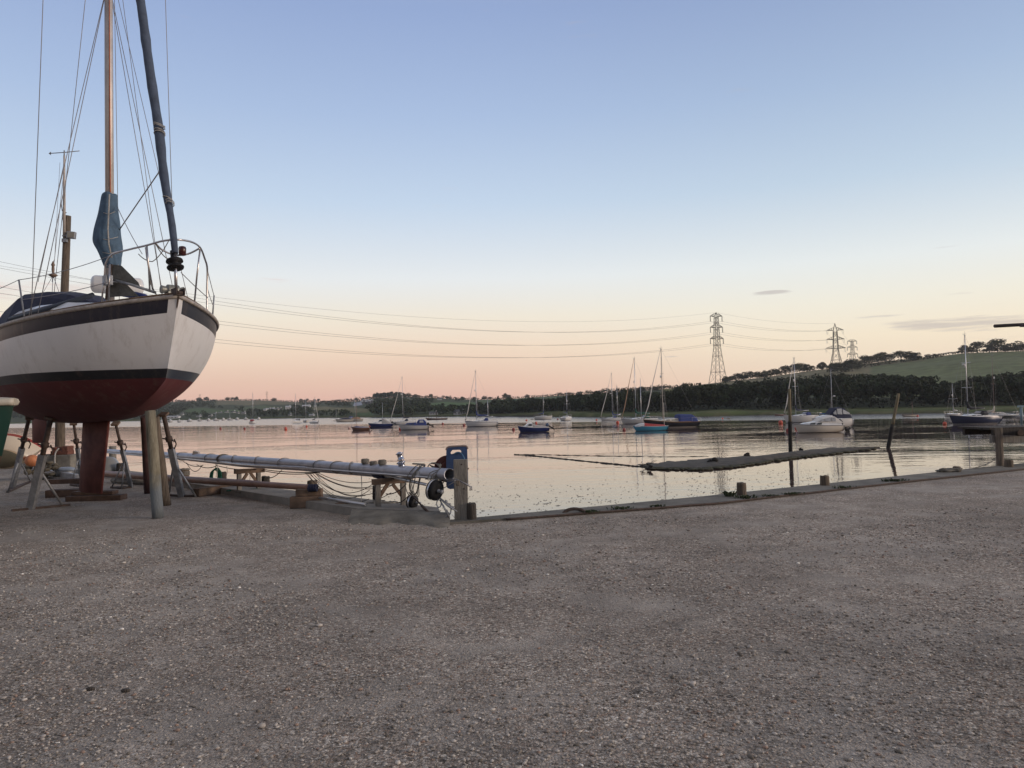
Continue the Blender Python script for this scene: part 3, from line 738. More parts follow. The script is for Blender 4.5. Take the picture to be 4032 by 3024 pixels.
for r, lab in (((3092, 1474, 1437, 46), 'open-crowned oak at the lower end of the four-tree clump on the tan field'), ((3128, 1470, 1431, 40), 'tall oak second from the lower end of the tan field clump'),
               ((3150, 1468, 1427, 44), 'tallest oak in the middle of the tan field clump'), ((3180, 1463, 1432, 46), 'broad oak at the upper end of the tan field clump')):
    ridge_tree(*r, lab, 'clump of oaks on the tan field')
ridge_tree(3238, 1457, 1421, 36, 'lone round oak on the skyline between the field clump and the middle pylon', None, 2)
row2 = [(3275, 1468, 1428, 44), (3300, 1470, 1424, 50), (3330, 1466, 1418, 40), (3356, 1464, 1409, 44), (3378, 1456, 1412, 30)]
for r in row2: ridge_tree(*r, 'oak in the dark mass that hides the feet of the two tension pylons', 'oaks around the pylon feet')
row3 = [(3405, 1447, 1396, 44), (3432, 1444, 1398, 36), (3458, 1440, 1388, 42), (3484, 1424, 1382, 42), (3508, 1420, 1388, 26)]
for r in row3: ridge_tree(*r, 'oak in the ragged hedgerow line dividing the tan upper field', 'oaks in the upper hedgerow')
ridge_tree(3548, 1418, 1379, 62, 'wide dark oak at the middle of the upper tan field edge', 'oaks at the tan field edge', 3); ridge_tree(3582, 1416, 1382, 50, 'dark leaning oak at the end of the tan field edge', 'oaks at the tan field edge', 1); ridge_tree(3606, 1419, 1386, 36, 'smallest oak overhanging the hedge corner at the tan field edge', 'oaks at the tan field edge', 0)
ridge_tree(3656, 1407, 1394, 26, 'small bushy tree alone on the skyline hedge', None, 1); ridge_tree(3682, 1404, 1392, 24, 'smaller bush-like tree beside the small one on the skyline hedge', None, 0)
row4 = [(3800, 1390, 1356, 46, 'low oak at the lower end of the skyline copse beside the tall mast', 0), (3848, 1388, 1341, 54, 'tall open oak with visible limbs in the skyline copse', 3), (3896, 1386, 1350, 48, 'middling oak between the two tallest of the skyline copse', 2),
        (3928, 1383, 1328, 64, 'tallest spreading oak of the skyline copse above the green field', 3), (3968, 1383, 1350, 44, 'low dense oak under the tallest oak of the skyline copse', 1), (4010, 1383, 1341, 52, 'broad oak of the skyline copse below the jutting dark spar', 1), (4055, 1383, 1345, 50, 'outermost oak of the skyline copse below the jutting dark spar', 0)]
for x, yb, yt, w_, lab, vv in row4: ridge_tree(x, yb, yt, w_, lab, 'oaks of the skyline copse', vv)
left = [(784, 1578, 1563, 20, 'round field tree on the far ridge in front of a tiny pylon', 1), (814, 1577, 1562, 22, 'domed field tree next to the tiny pylon on the far ridge', 1), (896, 1576, 1562, 18, 'small domed tree alone midway along the bare far ridge', 1), (915, 1576, 1563, 16, 'flat tree first of the close pair on the bare far ridge', 3),
        (931, 1576, 1560, 16, 'taller tree second of the close pair on the bare far ridge', 0), (1078, 1580, 1566, 20, 'domed tree beside the slim lattice pylon on the far ridge', 1), (1185, 1584, 1568, 16, 'dark oval tree at the end of the bare far ridge', 2)]
for x, yb, yt, w_, lab, vv in left: ridge_tree(x, yb, yt, w_, lab, 'field trees on the far ridge', vv)
mid = [(1609, 1563, 1546, 20, 'round tree beside the tall hilltop wood', 1), (1635, 1566, 1551, 22, 'tree on the hilltop one step down from the tall wood', 0), (1696, 1568, 1550, 16, 'lone slender pine on the hilltop skyline', 3), (1759, 1571, 1558, 14, 'small tree beside the spired hilltop house', 2), (1772, 1572, 1561, 14, 'round tree next along from the spired hilltop house', 1),
       (1820, 1574, 1561, 22, 'low dark tree on the hilltop beyond the spired house', 1), (1865, 1574, 1562, 18, 'square-topped tree on the skyline before the mast of the big white yacht', 0), (1906, 1574, 1558, 20, 'dark tree on the skyline behind the mast of the blue-covered yacht', 1), (1930, 1574, 1562, 18, 'small tree just beyond the blue-covered yacht mast', 3), (1961, 1573, 1557, 10, 'narrow upright tree on the skyline', 2),
       (1990, 1572, 1547, 24, 'tallest tree of the pair standing on the long green field ridge', 0), (2006, 1572, 1553, 14, 'lower tree leaning beside the tallest on the green field ridge', 3), (2076, 1566, 1552, 20, 'low tree alone on the green field ridge before the small catamaran mast', 1), (2525, 1541, 1521, 40, 'bushy skyline tree just behind the green-covered yacht mast', 1), (2585, 1538, 1523, 34, 'bushy skyline tree beside the tall mast of the black-hulled yacht', 0)]
for x, yb, yt, w_, lab, vv in mid: ridge_tree(x, yb, yt, w_, lab, 'skyline trees on the middle hills', vv)

# ---- houses
def house(x, yb, wpx, hpx, label, roof=hr, wall=hw, yaw=0.0, rise=.45, group='houses on the far slope', depth=None, name='house', nwin=3, chim=True):
    q = ground_at(x, yb); k = q.y/FPX; w = wpx*k; h = hpx*k; d = depth or max(5, w*.6)
    t = thing(name, q, label, 'house', group, yaw)
    hw_ = h*(1-rise)
    MB().box((0, 0, hw_/2-.8), (w, d, hw_+1.6)).build('wall', wall, t)
    r = MB(); o = .3
    r.add([(-w/2-o, -d/2-o, hw_), (w/2+o, -d/2-o, hw_), (w/2+o, d/2+o, hw_), (-w/2-o, d/2+o, hw_), (-w/2-o, 0, h), (w/2+o, 0, h)], [(0, 1, 5, 4), (2, 3, 4, 5), (3, 0, 4), (1, 2, 5), (3, 2, 1, 0)])
    ro = r.build('roof', roof, t)
    if chim: MB().box((w*.32, 0, h), (.9, .7, 1.6)).build('chimney', wall, ro)
    for i in range(nwin):
        xx = (-.5+(i+.5)/nwin)*w*.86
        MB().box((xx, -d/2-.02, hw_*.52), (w*.1+.3, .08, hw_*.36)).build('window', hwin, t)
    return t
for x, yb, w_, h_, lab, yw, rise, rf in HS: house(x, yb, w_*.8, h_*.82, lab, rf, yaw=yw, rise=rise)
q = ground_at(1409, 1597); k = q.y/FPX
t = thing('glasshouse', q, 'blue-grey sloping glass roof on the hillside', 'greenhouse')
MB().add([(-19*k, 0, 0), (20*k, 0, -1), (8*k, 8, 15*k), (-20*k, 8, 12*k)], [(0, 1, 2, 3)]).add([(-19*k, 0, -2), (20*k, 0, -2), (20*k, 0, -1), (-19*k, 0, 0)], [(0, 1, 2, 3)]).build('roof', hg, t)
for i, (x, y) in enumerate([(1425, 1590), (1442, 1591), (1455, 1589), (1433, 1584), (1450, 1585), (1463, 1585)]):
    q = ground_at(x, y); k = q.y/FPX; w = 12*k
    t = thing('pavilion', q, ['white pyramid-roofed pavilion lower at the end beside the glass roof', 'white pyramid-roofed pavilion lower in the middle', 'white pyramid-roofed pavilion lower at the outer end', 'white pyramid-roofed pavilion upper at the end beside the glass roof', 'white pyramid-roofed pavilion upper in the middle', 'white pyramid-roofed pavilion upper at the outer end'][i], 'pavilion', 'white pyramid-roofed pavilions on the hillside')
    MB().box((0, 0, 1), (w*.8, w*.8, 3)).build('wall', hr, t)
    MB().add([(-w*.55, -w*.55, 2.4), (w*.55, -w*.55, 2.4), (w*.55, w*.55, 2.4), (-w*.55, w*.55, 2.4), (0, 0, 2.4+5*k)], [(0, 1, 4), (1, 2, 4), (2, 3, 4), (3, 0, 4), (3, 2, 1, 0)]).build('roof', hp, t)

# ---- pylons and power lines
pyl = M('pylon_steel', (.032, .026, .022), .9, 0.0, var=.2, scale=.5)
ins = M('insulator_glass', (.16, .14, .13), .4, var=.2)
def pylon(base, H, wb, wt, arms, rz, label, mr=.13, insul=3.4, tension=False, waist=.52):
    t = thing('electricity_pylon', base, label, 'pylon', 'electricity pylons', rz); mb = MB()
    def half(z):
        f = z/H
        return wb/2+(wt/2*1.25-wb/2)*(f/waist)**.8 if f < waist else wt/2*1.25+(wt/2*.72-wt/2*1.25)*((f-waist)/(1-waist))
    ztop = arms[0][0]; lev = [0]; z = 0
    while z < ztop-1.2: z += max(1.7, half(z)*1.75); lev.append(min(z, ztop))
    cs = [(-1, -1), (1, -1), (1, 1), (-1, 1)]
    for a, b_ in zip(lev[:-1], lev[1:]):
        ha, hb = half(a), half(b_)
        for i in range(4):
            c0, c1 = cs[i], cs[(i+1) % 4]
            mb.tube([(c0[0]*ha, c0[1]*ha, a), (c0[0]*hb, c0[1]*hb, b_)], mr*1.15, 4, False)
            mb.tube([(c0[0]*ha, c0[1]*ha, a), (c1[0]*hb, c1[1]*hb, b_)], mr*.45, 4, False)
            mb.tube([(c1[0]*ha, c1[1]*ha, a), (c0[0]*hb, c0[1]*hb, b_)], mr*.45, 4, False)
            if (b_ in lev[1::2]): mb.tube([(c0[0]*hb, c0[1]*hb, b_), (c1[0]*hb, c1[1]*hb, b_)], mr*.6, 4, False)
    h = half(ztop)
    for c in cs: mb.tube([(c[0]*h, c[1]*h, ztop), (0, 0, H)], mr*.9, 4, False)
    mb.build('tower', pyl, t); tips = []
    for (za, wa) in arms:
        ar = MB(); h = half(za); 
        for sgn in (-1, 1):
            tip = V((sgn*wa, 0, za+.3))
            for sy in (-1, 1):
                ar.tube([(sgn*h, sy*h, za), tip], mr*1.2, 4, False); ar.tube([(sgn*h, sy*h, za+2.3), tip+V((0, 0, .1))], mr*.8, 4, False)
                for f in (.3, .6):
                    p = V((sgn*h, sy*h, za)).lerp(tip, f); q = V((sgn*h, sy*h, za+2.3)).lerp(tip, f); ar.tube([p, q], mr*.55, 4, False)
        ao = ar.build('crossarm', pyl, t)
        for sgn in (-1, 1):
            tip = V((sgn*wa, 0, za+.3)); iz = MB()
            if tension:
                iz.tube([tip, tip+V((0, -3.0, -.5))], .16, 5); iz.tube([tip, tip+V((0, 3.0, -.5))], .16, 5)
                iz.tube([tip+V((0, 3*math.cos(a), -.5-3.4*math.sin(a)*.9)) for a in [pi*i/8 for i in range(9)]], .07, 4)
                tips.append(tip+V((0, -3.0, -.5)))
            else:
                for sy in (-.35, .35): iz.tube([tip+V((0, sy, 0)), tip+V((0, sy, -insul))], .15, 5)
                iz.tube([tip+V((0, -.8, -insul)), tip+V((0, .8, -insul))], .12, 4); tips.append(tip+V((0, 0, -insul)))
            iz.build('insulator', ins, ao)
    mat = Matrix.Translation(V(base)) @ Matrix.Rotation(rz, 4, 'Z')
    return t, [mat @ p for p in tips], mat @ V((0, 0, H))
def pyl_at(x, yb, D): return P(x, yb, D)
b1 = pyl_at(2828, 1512, 590); s1 = 590/FPX
pA, tipA, topA = pylon(b1, (1512-1229)*s1, 54*s1, 15.5*s1, [((1512-1245)*s1, 25.5*s1), ((1512-1289)*s1, 26.5*s1), ((1512-1334)*s1, 28*s1)], math.radians(14), 'tallest steel pylon standing by itself at the end of the oak row', mr=.19, insul=21*s1)
b2 = pyl_at(3294, 1466, 640); s2 = 640/FPX
pB, tipB, topB = pylon(b2, (1466-1272)*s2, 56*s2, 15*s2, [((1466-1300)*s2, 29*s2), ((1466-1336)*s2, 31*s2), ((1466-1371)*s2, 35*s2)], math.radians(-12), 'middle steel pylon with looped tension insulators above the dark oaks', mr=.19, tension=True, waist=.42)
b3 = pyl_at(3359, 1452, 900); s3 = 900/FPX
pC, tipC, topC = pylon(b3, (1452-1337)*s3, 30*s3, 9*s3, [((1452-1344)*s3, 19*s3), ((1452-1368)*s3, 20*s3), ((1452-1395)*s3, 21*s3)], math.radians(5), 'small distant steel pylon close behind the middle one', mr=.17, insul=12*s3)
for (x, yb, yt, D, lab) in ((787, 1580, 1552, 1700, 'tiny pylon behind the round field tree on the far ridge'), (1051, 1583, 1542, 1500, 'slim pale lattice pylon alone on the far ridge')):
    sc_ = D/FPX; pylon(pyl_at(x, yb, D), (yb-yt)*sc_, 7*sc_, 2*sc_, [((yb-yt)*sc_*.90, 4*sc_), ((yb-yt)*sc_*.72, 4.4*sc_)], .5, lab, mr=.06, insul=1)
cab = M('power_cable', (.10, .09, .09), .5, .4, var=.1)
def cable(pts, label, group, r=.055):
    tag(MB().tube(pts, r, 4, False).build('power_cable', cab, org=pts[0]), label, 'cable', group)
names = ['top', 'middle', 'bottom']
gab = 'cables between the tall pylon and the middle pylon'
for i in range(6):
    lv = names[i//2]; sd = ['outer', 'inner'][i % 2]
    cable(sag(tipA[i], tipB[i], 3.4, 14), 'power cable between %s arms of the tall and middle pylons, %s of the pair' % (lv, sd), gab)
    cable(sag(tipB[i]+V((0, 5, 0)), tipC[i], 4, 10), 'power cable between %s arms of the middle and small pylons, %s one' % (lv, sd), 'cables from the middle pylon to the small distant pylon', .05)
cable(sag(topA, topB, 3, 14), 'thin earth wire joining the peaks of the tall and middle pylons', gab, .04)
# the river crossing span, running from the tall pylon over the water and off behind the beached yacht
gl = 'cables crossing the river from the tall pylon'
def span(pt1, ymid, yl, label, r, off):
    # vertical plane through the pylon tip and a point 350 m off seen at x=860
    A = V((pt1.x, pt1.y)); pb = P(860, 1300, 350+off); B = V((pb.x, pb.y)); dirv = B-A; Ln = dirv.length
    def at(xp, yp):
        d = ray(xp, yp); # intersect the vertical plane
        n = V((-dirv.y, dirv.x)); k = n.dot(A)/(n.x*d.x+n.y*d.y); p = V((0, 0, CAMZ))+d*k
        return ((V((p.x, p.y))-A).dot(dirv)/Ln, p.z)
    pts = [(0.0, pt1.z), at(1914, ymid), at(860, yl)]
    c = np.polyfit([p[0] for p in pts], [p[1] for p in pts], 2)
    out_ = [V((A.x+dirv.x/Ln*s, A.y+dirv.y/Ln*s, float(np.polyval(c, s)))) for s in np.linspace(0, Ln*1.42, 34)]
    cable(out_, label, gl, r)
for i in range(6):
    ym = (1303, 1358, 1409)[i//2]; yl = (1200, 1277, 1350)[i//2]; o = 0 if i % 2 == 0 else 6
    span(tipA[i], ym-o*.3, yl-(13 if i % 2 else 0), 'river-crossing power cable off the %s arms of the tall pylon, %s of the pair' % (names[i//2], ['lower', 'upper'][i % 2]), .055, 0 if i % 2 == 0 else 9)
span(topA, 1262, 1172, 'thin earth wire crossing the river from the tall pylon peak', .04, 4)
# ================================================================== MOORED BOATS
hw_white = hullmat('hull_white', (.62, .60, .58), (.02, .025, .05), (.03, .02, .02), z0=0.0, z1=.07, stripe=((.03, .04, .09), .10, .17))
hw_plain = hullmat('hull_plain_white', (.62, .60, .57), (.05, .05, .05), (.03, .03, .03), z0=0.0, z1=.06)
hw_cream = hullmat('hull_cream', (.58, .52, .44), (.05, .04, .03), (.03, .03, .03), z0=.0, z1=.06, stripe=((.06, .05, .05), .02, .08))
hw_grey = hullmat('hull_pale_grey', (.50, .48, .46), (.04, .04, .05), (.03, .03, .03), z0=.0, z1=.06, stripe=((.05, .05, .07), .03, .10))
hw_navy = hullmat('hull_navy', (.016, .02, .05), (.45, .44, .43), (.03, .03, .03), z0=.02, z1=.09, stripe=((.55, .52, .48), .0, .05))
hw_blue = hullmat('hull_dark_blue', (.012, .022, .10), (.05, .06, .10), (.03, .03, .03), z0=.0, z1=.05)
hw_black = hullmat('hull_black', (.012, .011, .014), (.42, .38, .34), (.06, .03, .03), z0=.02, z1=.12, band=(.15, .08, .035), s0=.03, s1=.17, stripe=((.26, .15, .07), .0, .045))
hw_sky = hullmat('hull_light_blue', (.06, .26, .38), (.02, .05, .07), (.02, .02, .02), z0=.0, z1=.04, stripe=((.06, .10, .12), .0, .05))
hw_brown = hullmat('hull_varnished_brown', (.16, .075, .05), (.05, .03, .025), (.03, .02, .02), z0=.0, z1=.05, stripe=((.30, .16, .09), .0, .05))
hw_green = hullmat('hull_dark_green', (.05, .06, .06), (.1, .1, .1), (.03, .03, .03), z0=.0, z1=.06, stripe=((.58, .55, .5), .0, .10))

def place(px0, px1, wl, bow, yaw, L=None):
    """the boat's frame on the water: centre, length, rotation. bow 'L'/'R'/'T' (towards the viewer) / 'A' (away)"""
    c = G((px0+px1)/2, wl, WZ)
    Lp = (px1-px0)/FPX*c.y
    if bow in 'LR':
        L = L or Lp/math.cos(math.radians(yaw))
        rz = math.radians(180+yaw) if bow == 'L' else math.radians(-yaw)
    else: rz = math.radians(-90+yaw) if bow == 'T' else math.radians(90+yaw)
    return c, L, rz, Lp
def rails(mb, shp, shs, i0, i1, h, r=.018):
    for side in (shp, shs):
        top = [side[i]+V((0, 0, h)) for i in range(i0, i1)]
        mb.tube(top, r, 4, False)
        for i in range(i0, i1, 3): mb.tube([side[i], side[i]+V((0, 0, h))], r, 4, False)
def yacht(label, px0, px1, wl, bow, mast, hull=hw_white, B=None, fb=None, yaw=12, L=None, cover=None, boom=.36, jib=None, hood=None, mizzen=None, deckm=white_gel, spread=1, reflector=True,
          house=True, boomz=1.25, group='yachts on swinging moorings', name='moored_yacht', lean=0, mastm=alloy, cpit=.0, coverr=.11, radar=None, fat=1.0, lazy=False, tent=None):
    c, L, rz, Lp = place(px0, px1, wl, bow, yaw, L)
    B = B or L*.31; f = fb or (L*.125, L*.10, L*.095)
    t = thing(name, c, label, 'yacht', group, rz)
    mb, shp, shs, sheer, beam = hull_mb(L, B, f, draft=.35, rake=L*.075, trans=.62, ns=22, nv=7, trrake=L*.03)
    mb.build('hull', hull, t)
    dk = deck_mb(shp, shs); d = dk.build('deck', deckm, t)
    rl = MB(); n = len(shp); rails(rl, shp, shs, n-6, n, .55, .016)
    tops = [shp[n-1]+V((0, 0, .55))]
    rails(rl, shp, shs, 0, 4, .6, .016)
    for side in (shp, shs): rl.tube([side[i]+V((0, 0, .55)) for i in range(0, n)], .007, 3, False)
    rl.build('guard_rail', steel, t)
    inv = Matrix.Rotation(-rz, 3, 'Z')
    def loc(xp, y, D): return inv @ (P(xp, y, D)-c)
    zd = f[1]
    if house:
        rows = [(L*.24, B*.12, zd+.12), (L*.16, B*.24, zd+.30*L/8), (L*.0, B*.30, zd+.40*L/8), (-L*.12, B*.31, zd+.42*L/8)]
        h = house_mb(rows, zd-.02); hs = h.build('coachroof', deckm, t)
        wd = Panes()
        for s_ in (-1, 1):
            for x0, x1 in ((L*.11, L*.05), (L*.02, -L*.09)):
                for q in ((x0, x1),):
                    w0 = interp(q[0], [-L*.12, 0, L*.16], [B*.31, B*.30, B*.24]); w1 = interp(q[1], [-L*.12, 0, L*.16], [B*.31, B*.30, B*.24])
                    z = zd+.17*L/8; hh = .10*L/8
                    wd.plate([(q[0], s_*w0*.945, z), (q[1], s_*w1*.955, z), (q[1], s_*w1*.93, z+hh), (q[0], s_*w0*.915, z+hh)], .02*s_, (0, 1, 0))
        wd.build('window', glass, hs)
    # mast
    def rig(mx, ytop, zb, r, nm, boomlen, cv, bz, spr):
        D = c.y; 
        # position along the hull under this place of the photograph
        q = inv @ (P(mx, wl-40, D)-c) if bow in 'LR' else V((L*.08, 0, 0))
        xm = max(-L*.46, min(L*.42, q.x)) if bow in 'LR' else (L*.08 if nm == 'mast' else -L*.3)
        wp = c + Matrix.Rotation(rz, 3, 'Z') @ V((xm, 0, 0)); zt = P(mx, ytop, wp.y).z - WZ
        m = MB(); m.tube([(xm, 0, zb), (xm, 0, zb+(zt-zb)*.6), (xm-lean*.4, 0, zt)], [r, r*.95, r*.7], 8)
        mo = m.build(nm, mastm, t)
        a = MB(); a.tube([(xm-lean*.4-.25, 0, zt+.12), (xm-lean*.4+.35, 0, zt+.1)], .02, 4); a.tube([(xm-lean*.4, 0, zt), (xm-lean*.4, 0, zt+.5)], .015, 4); a.tube([(xm-lean*.4-.12, 0, zt-.1), (xm-lean*.4+.14, 0, zt-.02)], .045, 5); a.build('masthead_gear', galv, mo)
        if spr:
            s = MB()
            for k in range(spr):
                zs = zb+(zt-zb)*((.52,), (.36, .66))[spr-1][k]; w = B*.30
                s.tube([(xm, -w, zs+.05), (xm, 0, zs), (xm, w, zs+.05)], .028, 5)
            s.build('spreader', mastm, mo)
        w = MB()
        for s_ in (-1, 1):
            zs = zb+(zt-zb)*.52
            w.tube([(xm-.15, s_*B*.45, zd), (xm, s_*B*.30, zs), (xm, 0, zt-.2)], .011, 3, False); w.tube([(xm-.5, s_*B*.44, zd), (xm, 0, zs)], .010, 3, False)
        if nm == 'mast':
            w.tube([(xm, 0, zt), (-L*.49, 0, f[2]+.1)], .010, 3, False)
            if not jib: w.tube([(xm, 0, zt), (L*.49, 0, f[0])], .011, 3, False)
        w.build('rigging', wire, mo)
        if boomlen:
            xe = xm-boomlen
            b = MB(); b.tube([(xm, 0, zd+bz), (xe, 0, zd+bz+.08)], .055, 6); bo = b.build('boom', mastm, t)
            if cv:
                s = MB(); pts = [(xm+.05, 0, zd+bz+1.1), (xm-.02, 0, zd+bz+.75), (xm-.10, 0, zd+bz+.30), (xm-.45, 0, zd+bz+.14), (xm-boomlen*.5, 0, zd+bz+.13), (xe+.1, 0, zd+bz+.14)]
                s.tube(pts, [coverr*.55, coverr*.9, coverr*1.4, coverr*1.35, coverr, coverr*.55], 8); s.build('sail_cover', cv, bo)
        return xm, zt, mo
    if mast:
        xm, zt, mo = rig(mast[0], mast[1], zd-.1, .068*L/8.5, 'mast', L*boom if boom else 0, cover, boomz*L/9, spread)
        if reflector:
            MB().lathe([(.02, 0), (.11, .05), (.11, .38), (.02, .43)], (xm+.2, 0, zd+(zt-zd)*.60), n=8).build('radar_reflector', white_gel, mo)
        if radar:
            MB().lathe([(.02, 0), (.22, .02), (.22, .14), (.1, .2)], (xm+.38, 0, zd+(zt-zd)*radar), n=10).build('radar_dome', white_gel, mo)
        if jib:
            j = MB(); j.tube([(L*.475, 0, f[0]+.25), (L*.40, 0, f[0]+.25+(zt-f[0])*.16), (xm+(L*.475-xm)*.5, 0, f[0]+(zt-f[0])*.5), (xm+.08, 0, zt-.1)], [.05, .085, .07, .03], 6)
            jo = j.build('furled_jib', jib, t); MB().lathe([(.05, 0), (.12, .02), (.12, .14), (.05, .16)], (L*.475, 0, f[0]+.08), n=8).build('furling_drum', blackp, jo)
    if mizzen: rig(mizzen[0], mizzen[1], f[2]-.1, .05, 'mizzen_mast', L*.16, mizzen[2] if len(mizzen) > 2 else None, 1.0, 1)
    if hood:
        rows = [(-L*.07, B*.30, zd+.45*L/8), (-L*.12, B*.31, zd+.86*L/8), (-L*.19, B*.31, zd+.84*L/8), (-L*.20, B*.31, zd+.5*L/8)]
        h = house_mb(rows, zd+.22*L/8, .8); ho = h.build('sprayhood', hood, t)
        MB().plate([(-L*.075, -B*.17, zd+.52*L/8), (-L*.075, B*.17, zd+.52*L/8), (-L*.112, B*.17, zd+.78*L/8), (-L*.112, -B*.17, zd+.78*L/8)], .04, (.8, 0, .6)).build('hood_window', clearvinyl, ho)
    if tent:
        rows = [(tent[0]*L, B*.42, zd+tent[2]*.9), (tent[0]*L-.3, B*.45, zd+tent[2]), (tent[1]*L+.8, B*.43, zd+tent[2]*.93), (tent[1]*L, B*.40, zd+tent[2]*.45)]
        house_mb(rows, zd-.05, .62).build('boom_tent', tent[3], t)
    # cockpit coaming and tiller gear aft, dinghy-sized clutter
    cb = MB()
    for s_ in (-1, 1): cb.bar((-L*.14, s_*B*.28, zd+.12), (-L*.42, s_*B*.24, f[2]+.10), .07, .22)
    cb.build('cockpit_coaming', deckm, t)
    # mooring line from the bow
    MB().tube([(L*.48, 0, f[0]-.05), (L*.5+.15, .02, f[0]*.4), (L*.5+.5, .05, -.05)], .014, 4).build('mooring_rope', rope, t)
    return t
def outboard(t, x, z, tilt=55, cowl=blackp, s=1.0, y=0.0):
    a = math.radians(tilt); R = Matrix.Rotation(a, 3, 'Y')
    p = V((x, y, z))
    def w(q): return p + R @ (V(q)*s)
    m = MB(); rows = []
    for zz, rx, ry in ((.12, .17, .12), (.2, .24, .16), (.42, .25, .16), (.52, .18, .12)):
        rows.append([w((-.06+rx*math.cos(k*pi/4), ry*math.sin(k*pi/4), zz)) for k in range(8)])
    m.loft(rows, True, True); o = m.build('outboard_motor', cowl, t)
    l = MB(); l.bar(w((-.04, 0, .14)), w((-.04, 0, -.62)), .09*s, .16*s); l.bar(w((.1, 0, -.50)), w((-.30, 0, -.50)), .10*s, .10*s); l.bar(w((-.04, 0, -.6)), w((0, 0, -.85)), .03*s, .14*s)
    l.bar(w((-.16, 0, -.38)), w((.12, 0, -.38)), .2*s, .02*s); l.bar(w((.08, 0, .0)), w((.16, 0, -.2)), .2*s, .05*s)
    for k in range(3): l.bar(w((-.32, 0, -.50)), w((-.33, .13*math.cos(k*2.09), -.50+.13*math.sin(k*2.09))), .06*s, .02*s)
    l.build('outboard_leg', blackp, o)
    return o
def smallboat(label, px0, px1, wl, bow, hull, yaw=10, L=None, B=None, fb=None, cat='motor boat', name='motor_boat', group='small boats on moorings', deckm=white_gel, open_=False, trans=.8):
    c, L, rz, Lp = place(px0, px1, wl, bow, yaw, L)
    B = B or L*.40; f = fb or (L*.17, L*.13, L*.13)
    t = thing(name, c, label, cat, group, rz)
    mb, shp, shs, sheer, beam = hull_mb(L, B, f, draft=.22, rake=L*.09, trans=trans, ns=20, nv=7, ex=.62, kz=1.0)
    mb.build('hull', hull, t)
    if open_:
        # hollow: inner skin and floor, thwarts
        inn = MB(); rings = []
        for p, q in zip(shp, shs):
            m = (p+q)/2; w = (p-q).length/2
            rings.append([p+V((0, -.04, 0)) if w > .08 else p, m+V((0, w*.78, -f[1]*.75)), m+V((0, -w*.78, -f[1]*.75)), q+V((0, .04, 0)) if w > .08 else q])
        inn.loft(rings, False, False); inn.build('inner_skin', timber_x if hull is hw_brown else greyc, t)
        th = MB()
        for fx in (-.28, -.02, .22): 
            w = B*.42*(1-max(0, fx)); th.box((fx*L, 0, f[1]*.62), (.22, w*2, .03))
        th.build('thwart', teak, t)
    else: deck_mb(shp, shs).build('deck', deckm, t)
    g = MB(); g.tube(shp, .028, 5); g.tube(shs, .028, 5); g.build('gunwale', teak if open_ else deckm, t)
    inv = Matrix.Rotation(-rz, 3, 'Z')
    return t, c, L, B, f, rz, shp, shs, inv
def pole_on(t, c, rz, L, xp, ytop, zb, r, mat, nm='mast', lean=0.0, lim=.48, wires=True, B=1.2):
    inv = Matrix.Rotation(-rz, 3, 'Z'); q = inv @ (P(xp, HZ+60, c.y)-c); x = max(-L*lim, min(L*lim, q.x))
    wp = c+Matrix.Rotation(rz, 3, 'Z') @ V((x, 0, 0)); zt = P(xp, ytop, wp.y).z-WZ
    o = MB().tube([(x, 0, zb), (x+lean, 0, zt)], [r, r*.65], 7).build(nm, mat, t)
    if wires:
        w = MB()
        for e in ((L*.47, 0, zb+.3), (x-.2, B*.42, zb+.2), (x-.2, -B*.42, zb+.2)): w.tube([(x+lean, 0, zt-.1), e], .008, 3, False)
        w.build('rigging', wire, o)
    return x, zt

# ---- far group over by the village side
yacht('white yacht lying stern-on alone in front of the far village, bare tall mast', 982, 1008, 1668, 'A', (995, 1545), hw_plain, B=2.5, L=8.0, yaw=8, cover=navy, hood=redc)
yacht('bow-on white yacht with a black cockpit hood below the white hillside bungalows', 1155, 1181, 1666, 'T', (1168, 1552), hw_plain, B=2.5, L=7.5, yaw=-10, hood=navy)
yacht('smaller cream yacht between the bow-on yacht and the one with a raked backstay', 1192, 1217, 1663, 'T', (1204, 1567), hw_cream, B=2.3, L=7.0, yaw=18, reflector=False)
yacht('white yacht with an orange-capped stern, side-on beside the two small bow-on yachts', 1217, 1260, 1667, 'R', (1242, 1565), hw_plain, yaw=40, jib=whitec, cover=navy)
yacht('tiny white yacht behind the low covered day boat', 1313, 1337, 1658, 'L', (1323, 1609), hw_plain, yaw=45, reflector=False)
t, c, L, B, f, rz, shp, shs, inv = smallboat('low white day boat with a dark cover along its deck', 1322, 1392, 1661, 'L', hw_cream, yaw=14, cat='day boat', name='day_boat')
house_mb([(L*.32, B*.2, f[1]+.1), (L*.1, B*.36, f[1]+.5), (-L*.25, B*.38, f[1]+.55), (-L*.40, B*.3, f[1]+.1)], f[1]-.05, .6).build('boat_cover', navy, t)
t, c, L, B, f, rz, shp, shs, inv = smallboat('day boat under a peaked tan cover with a leaning mast', 1376, 1433, 1659, 'R', hw_cream, yaw=14, cat='day boat', name='day_boat')
house_mb([(L*.36, B*.12, f[1]+.25), (L*.05, B*.36, f[1]+.95), (-L*.30, B*.38, f[1]+.7), (-L*.44, B*.3, f[1]+.1)], f[1]-.05, .45).build('boat_cover', tanc, t); pole_on(t, c, rz, L, 1400, 1551, f[1], .05, alloy, lean=-.4)
house_mb([(-L*.32, B*.3, f[1]+1.2), (-L*.52, B*.3, f[1]+1.25)], f[1]+.75, .8).build('blue_hood', bluec, t)
